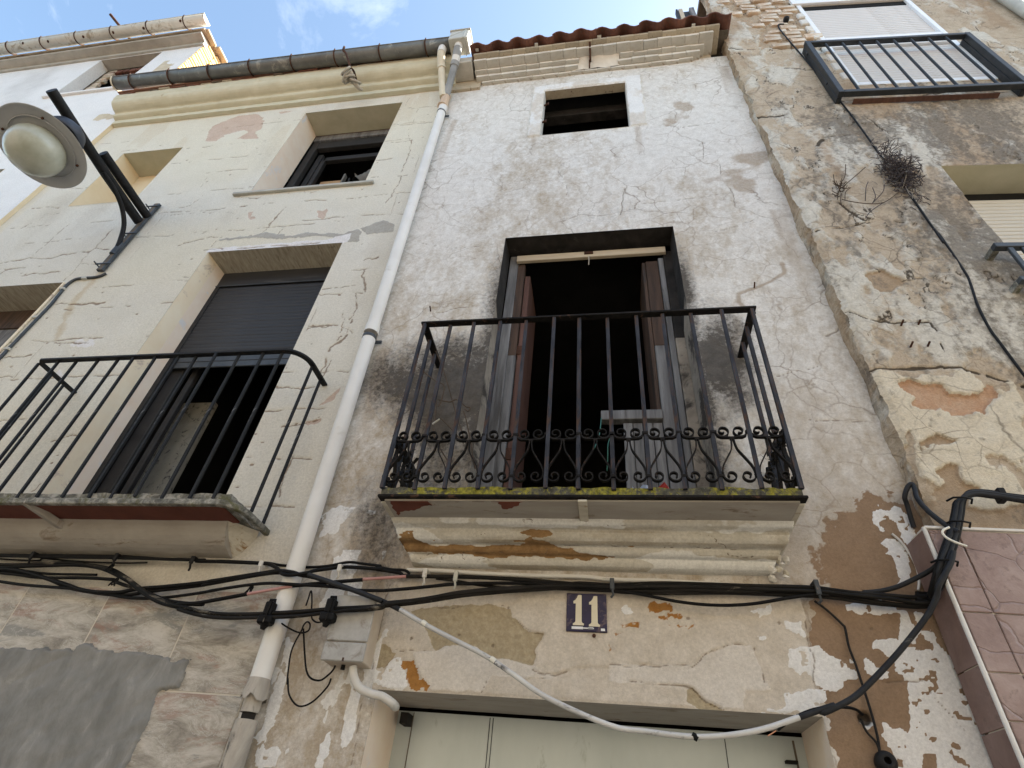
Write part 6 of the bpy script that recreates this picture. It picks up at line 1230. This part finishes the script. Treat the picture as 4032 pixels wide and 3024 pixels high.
cable(cp(ZM, [(0, 690), (200, 745), (500, 780), (900, 775), (1300, 760), (1650, 725), (2000, 690), (2212, 660)], [-.12, -.125, -.135, -.145, -.15, -.157, -.157, -.155])+cp(ZN, [(300, 488), (600, 452), (1000, 375), (1500, 330), (2000, 312)], [-.15, -.12, -.08, -.065, -.06])+cp(ZR, [(50, 138), (400, 130), (900, 136), (1300, 148), (1720, 164), (1900, 182)], -.055)+cp(ZRR, [(500, 104), (850, 140), (1080, 170), (1200, 158)], -.065), .0074, 'cable_dusty', 'outer strand of the thick twisted bundle nearest the street', group=G, seed=9, wob=.0015)
cable(cp(ZR, [(100, 165), (300, 200), (600, 258), (900, 285), (1200, 274), (1500, 225), (1700, 198), (1850, 200)], -.05), .0062, 'cable_black', 'small black cable hanging in a shallow curve to the right of number 11', group=G)
cable(cp(ZK, [(-200, 270), (0, 282), (400, 272), (800, 262), (1050, 292), (1220, 345), (1400, 440), (1560, 560), (1760, 668), (2000, 735), (2212, 782)], [-.045]*4+[-.05, -.06, -.07, -.085, -.095, -.10, -.105])+cp(ZM, [(200, 716), (500, 752), (880, 756)], -.108), .0085, 'cable_black', 'second strand of the cable that dives from the left edge to the left clamp', group=G, wob=.002, seed=21)
cable(cp(ZK, [(-200, 300), (0, 318), (250, 345), (480, 400), (720, 490), (900, 540), (1150, 580), (1400, 590), (1600, 560), (1900, 520), (2212, 480)], -.05)+cp(ZM, [(300, 415), (700, 345), (1000, 300), (1120, 290)], [-.06, -.075, -.10, -.115]), .0075, 'cable_black', 'cable running beside the dipping one and rising to the white pipe', group=G, wob=.002, seed=22)
cable(cp(ZN, [(0, 520), (300, 505), (600, 478), (1000, 420), (1300, 385), (1600, 350), (2000, 325), (2212, 312)], [-.145, -.14, -.11, -.065, -.055, -.05, -.045, -.04])+cp(ZR, [(100, 178), (500, 188), (900, 184), (1300, 194), (1720, 206), (1900, 224)], -.035)+cp(ZRR, [(500, 150), (800, 190), (1000, 212), (1160, 205)], -.045), .0066, 'cable_dusty', 'lowest strand of the bundle passing directly over number 11', group=G, wob=.002, seed=23)
cable(cp(ZK, [(-100, 320), (0, 330), (200, 322), (500, 355), (900, 365), (1050, 368)], -.025), .006, 'cable_black', 'short dark cable tucked against the moulding at the left edge', group=G)
cable(cp(ZK, [(-100, 345), (100, 355), (450, 400), (750, 400), (1000, 405), (1240, 420)], -.045), .0075, 'cable_black', 'dark cable at the left ending in a knot of wire', group=G)
cable(cp(ZM, [(1420, 310), (1600, 370), (1800, 440), (2000, 512), (2212, 592)], [-.11, -.125, -.145, -.155, -.155])+cp(ZN, [(150, 418), (300, 478), (430, 542)], -.13), .0098, 'cable_slate', 'dark slanting cable end running down over the meter box', group=G)
sag = cp(ZN, [(430, 542), (650, 672), (900, 805), (1250, 985), (1500, 1150), (1850, 1390)], -.13)+cp(ZR, [(0, 1298), (300, 1350), (700, 1395), (1000, 1383), (1300, 1330), (1600, 1230)], [-.13, -.13, -.13, -.13, -.125, -.12])
cable(sag, .0088, 'cable_painted', 'paint-splashed grey cable sagging in front of the street door', group='sagging cable over the street door')
sg2 = cp(ZR, [(1600, 1230), (1900, 1130)], -.12)+cp(ZRR, [(200, 1165), (350, 1098), (500, 1010), (650, 872), (850, 660), (1000, 480), (1150, 280), (1230, 120)], [-.12, -.12, -.12, -.12, -.13, -.14, -.16, -.19])+cp(ZQ, [(700, 1200), (760, 1090), (815, 985), (840, 880)], [-.215, -.225, -.23, -.23])
cable(sg2, .0092, 'cable_slate', 'thick slate-grey cable rising from the street door to the tile corner', group='sagging cable over the street door')
for P_ in (ZN(665, 675), ZN(1330, 1030), ZR(720, 1395)):
    q = at(*P_, -.13); b = MB(); b.lathe(q, (1, 0, -.6), [(.0112, -.012), (.012, 0), (.0112, .012)], 10); tag(b.build('cable_tie', 'cable_black' if P_[0] > 2000 else 'wire_white'), {0: 'pale tape ring on the upper part of the painted sagging cable', 1: 'dark tape ring halfway down the painted sagging cable', 2: 'dark ring at the lowest point of the painted sagging cable'}[[ZN(665, 675), ZN(1330, 1030), ZR(720, 1395)].index(P_)], 'cable tie')
GV = 'cables bundled up the tile corner'
names_v = ['nearest', 'second', 'third', 'fourth', 'innermost']
for k in range(5):
    o_ = k-2; yv = -.20-.010*(k % 2)
    p_ = cp(ZRR, [(1050, 115+o_*16), (1160, 120+o_*14)], -.06)+cp(ZQ, [(640+o_*12, 1290-o_*4), (690+o_*22, 1180), (745+o_*25, 1000), (795+o_*25, 850), (845+o_*22, 690), (880+o_*20, 520), (895+o_*18, 430), (945+o_*10, 365-o_*12), (1040, 335-o_*8), (1180, 345-o_*10), (1290, 362-o_*8), (1498, 392-o_*10), (1750, 420-o_*10)], [-.12, -.17]+[yv]*11)
    cable(p_, .0085, 'cable_slate' if k % 2 else 'cable_black', 'black cable in the tied vertical bundle over the tiles, %s' % ['farthest left', 'second from left', 'in the middle', 'second from right', 'farthest right'][k], group=GV)
cable(cp(ZQ, [(0, 1262), (150, 1250), (300, 1215), (450, 1150), (600, 1070), (690, 1000), (760, 900)], [-.05, -.05, -.06, -.09, -.13, -.18, -.20]), .0085, 'cable_slate', 'cable that leaves the wall bundle early and curves up to the tile corner', group=GV)
cable(cp(ZQ, [(470, 655), (440, 560), (405, 440), (385, 370), (410, 285), (450, 252), (480, 300), (500, 380), (600, 500), (750, 620), (885, 700)], [-.02, -.03, -.05, -.07, -.08, -.085, -.09, -.11, -.15, -.19, -.22]), .0095, 'cable_slate', 'cable bent over like a crook above the tile corner', group=GV)
for P_, lb in (((905, 405), 'topmost'), ((885, 625), 'middle'), ((765, 985), 'lowest')):
    c = at(*ZQ(*P_), -.205); b = MB(); b.tube([(c[0]-.045, c[1]+.015, c[2]+.006), (c[0]-.035, c[1]-.02, c[2]+.003), (c[0], c[1]-.028, c[2]), (c[0]+.035, c[1]-.02, c[2]-.004), (c[0]+.046, c[1]+.015, c[2]-.006)], .0042, 6); tag(b.build('cable_tie', 'cable_black'), '%s black tie round the vertical cable bundle' % lb, 'cable tie')
c = at(*ZQ(1285, 355), -.19); b = MB(); b.box(c[0]-.015, c[0]+.015, c[1]-.02, c[1]+.03, c[2]-.028, c[2]+.028); tag(b.build('cable_clip', 'iron_black', bevel=.004), 'square black clip on the cables at the right edge above the tiles', 'cable clip')
cable(cp(ZQ, [(800, 655), (745, 680), (740, 715), (780, 755), (860, 795), (965, 832)], -.24), .0042, 'wire_white', 'short white wire looped round the vertical cable bundle', name='white_wire', cat='wire')
cable(cp(ZQ, [(265, 715), (350, 790), (430, 900), (480, 990), (510, 1080), (520, 1160), (512, 1240)], -.012), .0050, 'conduit_white', 'thin pale tube lying on the wall left of the tile corner', name='thin_tube', cat='tube')
cable(cp(ZRR, [(130, 150), (250, 240), (380, 362), (408, 402), (440, 560), (500, 720), (560, 900), (640, 1150), (700, 1380), (722, 1540)], -.015), .0045, 'iron_black', 'thin twisted black wire hanging down to the round insulator at lower right', name='hanging_wire', cat='wire')
cable(cp(ZRR, [(548, 1215), (600, 1330), (690, 1432), (722, 1530)], -.015), .004, 'iron_black', 'short black wire from the hole in the wall to the insulator', name='hanging_wire', cat='wire')
cable(cp(ZR, [(1420, 1335), (1550, 1240), (1700, 1172), (1850, 1140)], -.12)+cp(ZRR, [(250, 1108), (400, 1110), (500, 1130), (562, 1175)], [-.10, -.07, -.04, .0]), .0052, 'cable_black', 'thin cable from the hole in the wall to a bare copper end', name='cut_cable', cat='cable')
q0 = at(*ZR(1405, 1345), -.12); q1 = at(*ZR(1335, 1388), -.125); b = MB(); b.tube([q0, q1], .0022, 5); b.tube([q0, (q1[0]+.012, q1[1], q1[2]+.006)], .0018, 5); tag(b.build('copper_strand', 'copper'), 'bare copper wire end over the right side of the street door', 'wire')
c = at(*ZRR(770, 1615), -.02); b = MB(); b.lathe((c[0], -.02, c[2]), (0, -1, .15), [(.012, .03), (.020, .034), (.034, .022), (.037, .005), (.034, -.012), (.0, -.014)], 24); b.build
tag(b.build('insulator', 'iron_black'), 'round black insulator on the peeling wall at lower right', 'insulator')
# wall wires at left and right
cable(cp(ZL, [(990, 655), (940, 678), (870, 693), (760, 700), (690, 718), (620, 768), (540, 865), (460, 962), (200, 1232), (0, 1442), (-300, 1760)], -.012), .0105, 'steel_grey', 'grey cable clipped to the cream wall below the street lamp', name='lamp_cable', cat='cable')
cable(cp(ZL, [(600, 745), (450, 905), (200, 1165), (0, 1372), (-300, 1690)], -.010), .0095, 'reveal_cream', 'cream painted conduit along the edge of the far left opening', name='conduit', cat='conduit')
for P_, lb in (((795, 705), 'below the lamp plate'), ((590, 802), 'at the first bend'), ((340, 1070), 'midway down'), ((75, 1365), 'lowest at the left')):
    q = at(*ZL(*P_), -.01); b = MB(); b.box(q[0]-.03, q[0]+.02, -.026, .0, q[2]-.010, q[2]+.012); tag(b.build('cable_clip', 'zinc_pale', bevel=.003), 'pale clip %s holding the lamp cable' % lb, 'cable clip')
def cpr(fr, pts, wv): 
    out = []
    for (x, y) in pts:
        l = atr(*fr(x, y), wv); p = OR+ER*l[0]+NR*wv; out.append((p[0], p[1], l[2]))
    return out
cable(cpr(Z4, [(500, 165), (465, 190), (640, 400), (850, 650), (1000, 840), (1180, 1090), (1340, 1300), (1590, 1659)], .02)+cpr(Z7, [(1200, 180), (1350, 400), (1390, 480), (1430, 600), (1500, 740), (1580, 850), (1707, 1020), (1850, 1200)], .02), .0062, 'iron_black', 'thin black wire running down the flaking right-hand wall', name='wall_wire', cat='wire')
# clips and clamps on the bundle
def clamp(P_, fr, Y, label):
    q = at(*fr(*P_), Y); c = thing('cable_clamp', label, 'clamp', q, group='black cable clamps'); M_ = lambda: MB()
    b = MB(); b.box(q[0]-.020, q[0]+.020, q[1]-.022, q[1]+.022, q[2]-.01, q[2]+.052); b.build('clamp_top', 'cable_black', c, .005)
    b = MB(); b.box(q[0]-.034, q[0]+.034, q[1]-.026, q[1]+.026, q[2]-.048, q[2]-.008); b.build('clamp_jaw', 'cable_black', c, .008)
    b = MB(); b.tube([(q[0], q[1], q[2]-.045), (q[0]-.004, q[1], q[2]-.068)], [.020, .010], 6); b.build('clamp_screw', 'cable_black', c)
    b = MB(); b.bar((q[0]+.004, q[1]-.027, q[2]-.045), (q[0]+.010, q[1]-.024, q[2]+.05), .008, .004); b.build('clamp_rib', 'cable_dusty', c)
    b = MB(); b.tube([(q[0]-.012, q[1], q[2]+.05), (q[0]-.012, q[1], q[2]+.064), (q[0]+.012, q[1], q[2]+.064), (q[0]+.012, q[1], q[2]+.05)], .007, 6); b.build('clamp_bolt', 'cable_black', c)
clamp((985, 740), ZM, -.14, 'black cable clamp hanging in front of the white downpipe'); clamp((1655, 710), ZM, -.15, 'black cable clamp in front of the grey meter box')
GW_ = 'thin tails of the cable clamps'
cable(cp(ZM, [(1060, 792), (1200, 888), (1330, 944), (1420, 922), (1440, 855), (1410, 825), (1370, 862), (1345, 925), (1280, 1040), (1230, 1170), (1203, 1350), (1190, 1500)], -.09)+cp(Z8, [(1567, 790), (1575, 880), (1625, 940), (1700, 918), (1780, 838), (1802, 790)], -.06), .0034, 'cable_black', 'thin curly wire from the left clamp hanging beside the meter box', name='thin_wire', cat='wire', group=GW_)
cable(cp(ZM, [(1590, 812), (1530, 832), (1480, 812), (1456, 760), (1460, 600), (1457, 505), (1445, 495), (1425, 560), (1395, 650)], -.10), .0034, 'cable_black', 'thin wire hooked upward from the right clamp', name='thin_wire', cat='wire', group=GW_)
cable(cp(ZM, [(1368, 900), (1372, 1000), (1380, 1150), (1400, 1350), (1450, 1440), (1550, 1462), (1640, 1402), (1690, 1350), (1715, 1300)], -.06), .0038, 'cable_black', 'thin wire looping into the underside of the meter box', name='thin_wire', cat='wire', group=GW_)
def wclip(P_, fr, label, mat='steel_grey', hgt=.05):
    q = at(*fr(*P_), -.03); c = thing('cable_clip', label, 'cable clip', q, group='metal clips on the cable runs')
    b = MB(); b.box(q[0]-.010, q[0]+.010, -.072, -.060, q[2]-hgt/2, q[2]+hgt/2); b.box(q[0]-.010, q[0]+.010, -.060, .0, q[2]+hgt/2-.006, q[2]+hgt/2); b.build('strap', mat, c, .002)
    b = MB(); b.tube([(q[0], -.066, q[2]-hgt/2), (q[0]+.004, -.06, q[2]-hgt/2-.022), (q[0]-.006, -.05, q[2]-hgt/2-.03)], .0055, 6); b.build('screw', mat, c)
wclip((405, 185), ZK, 'dark strap clip on the top cable nearest the left edge', 'iron_black', .04); wclip((1310, 205), ZK, 'dark strap clip in the middle of the cream balcony', 'iron_black', .04); wclip((200, 180), ZM, 'dark strap clip left of the white pipe', 'iron_black', .04)
wclip((940, 225), ZM, 'pale hook clip just left of the white pipe', 'conduit_white', .03); wclip((1790, 270), ZM, 'whitewashed clip above the meter box', 'conduit_white', .035); wclip((985, 245), ZN, 'grey clip with screw below the left end of the balcony moulding', 'zinc_pale', .05); wclip((690, 215), ZN, 'whitewashed strap close to the second pink sleeve', 'conduit_white', .045)
wclip((22, 130), ZR, 'dark clip just above the right digit of number 11', 'steel_grey', .05); wclip((1735, 160), ZR, 'large dark clip on the bundle right of the balcony', 'steel_grey', .065)
for P_, fr, lb in (((1245, 445), ZK, 'knot of pale wire at the end of a cable on the left'), ((780, 480), ZM, 'knot of black tape at the first pink sleeve'), ((1200, 290), ZK, 'loop of thin pale wire round the left cables')):
    q = at(*fr(*P_), -.09); rr = random.Random(int(P_[0])); b = MB(); b.tube([(q[0]+.022*math.cos(t*1.9)*(.6+.4*math.sin(t)), q[1]-.01*math.sin(t*2), q[2]+.02*math.sin(t*2.6+1)) for t in np.linspace(0, 7, 30)], .0034, 5); tag(b.build('wire_knot', 'cable_black' if 'black' in lb else 'cable_dusty'), lb, 'wire')
cable(cp(ZN, [(500, 158), (800, 165), (1200, 190), (1700, 212), (2212, 224)], -.022)+cp(ZR, [(0, 68), (400, 78), (850, 105), (1200, 125)], -.022), .0088, 'conduit_white', 'white painted conduit along the underside of the balcony moulding', name='conduit', cat='conduit')

# ================================================================== METER BOX, CONDUIT, NUMBER PLATE
mb = thing('meter_box', 'grey electric meter box with keyhole lid on the peeling wall', 'meter box', (-1.135, 0, 2.19))
MX0, MX1, MZ0, MZ1 = -1.238, -1.045, 2.195, 2.475
MB().box(MX0+.004, MX1-.004, -.115, .0, MZ0+.003, MZ1-.003).build('body', 'box_side', mb, .003)
MB().box(MX0, MX1, -.128, -.114, MZ0, 2.272).build('lid', 'box_grey', mb, .004); MB().box(MX0, MX1, -.128, -.114, 2.2765, MZ1).build('lid', 'box_grey', mb, .004)
b = MB(); b.lathe((-1.133, -.128, 2.228), (0, -1, 0), [(.012, 0), (.012, .004), (.008, .006), (.006, .001), (0, .001)], 16); b.build('keyhole', 'copper', mb); MB().box(-1.137, -1.129, -.1295, -.127, 2.196, 2.209).build('latch_slot', 'rust', mb)
b = MB(); b.tube([(-1.155, -.06, MZ0), (-1.155, -.06, MZ0-.018)], .010, 8); b.build('cable_gland', 'cable_black', mb)
pts = spline([at(*ZP(300, 750), -.07), at(*ZP(305, 810), -.07), at(*ZP(340, 880), -.065), at(*ZP(410, 918), -.06), at(*ZP(480, 935), -.045), at(*ZP(540, 975), -.02), at(*ZP(565, 1000), .05)], 14)
b = MB(); b.tube(pts, [.0165+.0018*(i % 2) for i in range(len(pts))], 14); tag(b.build('corrugated_conduit', 'conduit_white'), 'white corrugated conduit bending from the meter box to the street door', 'conduit')
npl = thing('number_plate', 'dark blue enamel tile with cream number 11 over the street door', 'number plate', (-.102, 0, 2.39))
MB().box(-.191, -.0135, -.020, .0, 2.390, 2.556).build('plate', 'enamel_blue', npl, .002)
one = [(630, 270), (700, 262), (752, 270), (755, 1120), (775, 1155), (832, 1190), (818, 1240), (472, 1240), (470, 1190), (530, 1155), (552, 1120), (560, 545), (480, 543), (480, 470), (545, 430), (600, 350)]
for ox, oz in ((0, 0), (518, 20)):
    pts = [(-.191+(x+ox-255)/1315*.1775, 2.556-(y+oz-200)/1225*.166) for x, y in one]; MB().slab(pts[::-1], -.0226, -.0195).build('digit', 'enamel_cream', npl)
for a, b_, c, d in ((430, 800, 1275, 1360), (800, 1150, 1300, 1340), (1370, 1500, 1310, 1390), (960, 1130, 1285, 1345)): MB().box(-.191+(a-255)/1315*.1775, -.191+(b_-255)/1315*.1775, -.0212, -.0195, 2.556-(d-200)/1225*.166, 2.556-(c-200)/1225*.166).build('paint_splash', 'frame_white', npl, .001)
q = at(*ZR(-60, 590) if False else (2338, 2502)); b = MB(); b.tube([(q[0], 0, q[2]-.004), (q[0]+.002, -.02, q[2]-.006)], .008, 8); tag(b.build('wall_nail', 'rust'), 'rusty nail stub just below the number plate', 'nail')
q = at(*Z6(1735, 310)); b = MB(); b.tube([(q[0], .0, q[2]-.01), (q[0], -.035, q[2]+.01)], .005, 6); tag(b.build('wall_nail', 'rust'), 'rusty nail above the brown run right of the balcony rail', 'nail')
q = at(*Z6(328, 412)); b = MB(); b.tube([(q[0], .0, q[2]-.01), (q[0], -.035, q[2]+.01)], .005, 6); tag(b.build('wall_nail', 'rust'), 'rusty nail left of the door above the railing corner', 'nail')

# ================================================================== PLANTS AND LITTER
dpn = thing('dry_plant', 'tangled dead plant clinging to the right-hand wall beside the wire', 'plant', (0, 0, 0))
def wr(fr, x, y, wv): return cpr(fr, [(x, y)], wv)[0]
rs = random.Random(61); cen = Vector(wr(Z4, 1290, 1170, .05)); b = MB(); b2 = MB()
for k in range(520):
    st = cen+(Vector((rs.gauss(0, .055), rs.uniform(-.02, .05), rs.gauss(0, .19))) if k % 3 == 0 else Vector((rs.gauss(0, .036), rs.uniform(-.03, .05), rs.gauss(0, .13)))); dirv = Vector((rs.gauss(0, 1), rs.gauss(-.1, .4), rs.gauss(-.1, 1))).normalized(); l = rs.uniform(.05, .15); p = [st]; d_ = dirv
    for j in range(6): d_ = (d_+Vector((rs.gauss(0, .35), rs.gauss(0, .35), rs.gauss(-.08, .35)))).normalized(); p.append(p[-1]+d_*l/6)
    (b if k % 9 else b2).tube(p, .0027, 3, False)
tag(b.build('stems', 'twig_grey', dpn), kind='stuff'); tag(b2.build('pale_stems', 'twig_pale', dpn), kind='stuff')
dpn2 = thing('dry_plant', 'sparse bare twigs growing from a crack left of the tangled plant', 'plant', tuple(wr(Z4, 890, 1320, 0)))
for pts in ([(890, 1320), (880, 1280), (920, 1210), (925, 1130)], [(885, 1300), (980, 1220), (1060, 1150)], [(880, 1290), (850, 1250), (840, 1200)], [(900, 1370), (960, 1385), (1080, 1400), (1190, 1390), (1290, 1320)], [(1110, 1395), (1180, 1320), (1190, 1270)], [(1110, 1395), (1130, 1350), (1110, 1290)], [(1180, 1395), (1100, 1450), (1060, 1500)], [(895, 1330), (890, 1380), (900, 1420)], [(920, 1380), (925, 1320), (960, 1290)], [(1060, 1380), (1065, 1290), (1080, 1250)]):
    p = []
    for k, (x, y) in enumerate(pts): p.append(wr(Z4, x, y, .012+.03*(k > 0)))
    b = MB(); b.tube(spline(p, 5), .0032, 5); b.build('twig', 'twig' if pts[0][0] < 1000 else 'twig_grey', dpn2)
for k in range(26):
    c = Vector(wr(Z4, 885+rs.gauss(0, 14), 1305+rs.gauss(0, 26), .02)); b = MB(); d_ = Vector((rs.gauss(0, 1), -.5, rs.gauss(0, 1))).normalized(); b.tube([c, c+d_*.03, c+d_*.05+Vector((0, 0, .015))], .003, 3); b.build('twig', 'twig', dpn2)
vn = thing('dry_vine', 'thin dry vine stems climbing behind the left end of the scrolled railing', 'vine', (-.95, -.2, 2.9))
for pts in ([(530, 1110), (470, 960), (420, 800), (385, 680), (350, 590)], [(275, 660), (310, 690), (350, 720), (385, 740), (375, 800), (360, 830)], [(360, 800), (410, 810), (440, 800), (480, 830), (500, 835), (490, 850), (475, 840)], [(520, 1100), (500, 980), (480, 880), (470, 850)], [(345, 890), (350, 840), (350, 800)], [(370, 880), (420, 930), (470, 990)], [(410, 1080), (350, 980), (340, 930)]):
    b = MB(); b.tube(spline(cp(Z6, pts, -.24), 6), .0036, 5); b.build('stem', 'twig', vn)
b = MB(); q = at(*Z6(352, 898), -.2); b.bar((q[0]-.02, q[1], q[2]-.012), (q[0]+.015, q[1], q[2]+.02), .010, .003); tag(b.build('paper_scrap', 'wire_white'), 'white scrap of paper caught behind the left end of the railing', 'litter')
b = MB(); b.tube(spline(cp(Z6, [(1070, 880), (1062, 950), (1040, 1010), (1000, 1070), (990, 1090)], [.15, -.1, -.3, -.36, -.36]), 6), .0026, 5); tag(b.build('green_string', 'string_green'), 'green string from the door rail tied to the middle of the railing', 'string', 'green strings on the railing')
b = MB(); b.tube(spline(cp(Z6, [(1118, 950), (1100, 990), (1098, 1050), (1095, 1110)], -.30), 6), .0026, 5); tag(b.build('green_string', 'string_green'), 'short green string hanging inside the railing right of the first', 'string', 'green strings on the railing')
def scrap(P_, size, mat, label, Y):
    q = at(*Z6(*P_), Y); rr = random.Random(int(P_[0])); b = MB(); n = 7; vs = []
    for j in range(n):
        for i in range(n): vs.append((q[0]+(i/(n-1)-.5)*size[0], Y+.03*math.sin(i*1.3+j)+rr.uniform(-.006, .006), 2.902+j/(n-1)*size[1]+rr.uniform(-.004, .004)))
    b.add(vs, [(j*n+i, j*n+i+1, (j+1)*n+i+1, (j+1)*n+i) for j in range(n-1) for i in range(n-1)]); tag(b.build('plastic_bag', mat), label, 'litter')
scrap((1248, 1150), (.10, .10), 'litter_blue', 'pale blue plastic scrap on the balcony floor behind the railing', -.20); scrap((1325, 1145), (.09, .11), 'litter_red', 'red plastic scrap on the balcony floor behind the railing', -.19)
for x_, lb in ((BARX[-1], 'right'), (BARX[0], 'left')):
    rs = random.Random(int(x_*100)+500); b = MB()
    for k in range(26):
        c = Vector((x_+rs.uniform(-.012, .012)+(.025 if x_ < 0 else -.025), rs.uniform(-.33, -.10), rs.uniform(2.93, 3.22))); e = Vector((rs.uniform(-1, 1), rs.uniform(-1, 1), rs.uniform(-1, 1)))*.03; f_ = Vector((rs.uniform(-1, 1), rs.uniform(-1, 1), rs.uniform(-1, 1)))*.03
        b.add([c, c+e, c+e+f_, c+f_*.8], [(0, 1, 2, 3)])
    tag(b.build('dead_leaves', 'charred'), 'withered dark leaves caught in the %s side of the scrolled railing' % lb, 'leaves')

# ================================================================== the other side of the street (behind the viewer): a sunlit row that lights the fronts
for k, (xa, xb, ht, mt_, lb) in enumerate(((-16.0, -6.2, 6.9, 'house_front', 'plain cream house across the street, leftmost of the row behind the viewer'), (-6.2, 3.4, 6.5, 'house_front', 'plain cream house across the street, directly behind the viewer'), (3.4, 15.0, 7.2, 'house_front', 'plain cream house across the street, rightmost of the row behind the viewer'))):
    oh = thing('street_house', lb, 'house', ((xa+xb)/2, -6.0, 0)); MB().box(xa, xb-.01, -10, -6.0, 0, ht).build('wall', mt_, oh)
    b = MB(); b.prism([(-10.3, ht+.01), (-5.7, ht+.01), (-5.7, ht+.08), (-8.0, ht+1.0), (-10.3, ht+.08)], xa, xb-.01); b.build('roof', 'roof_far', oh)
    for i in range(3):
        xc = xa+(xb-xa)*(i+.5)/3
        MB().box(xc-.55, xc+.55, -6.02, -5.97, 3.3, 5.3).build('window', 'wood_grey', oh, .01); MB().box(xc-.65, xc+.65, -6.0, -5.85, 3.16, 3.26).build('window_sill', 'cornice_dull', oh)
        MB().box(xc-.55, xc+.55, -6.02, -5.97, .15 if i == 1 else 1.1, 2.35).build('door' if i == 1 else 'window', 'wood_brown', oh, .01)
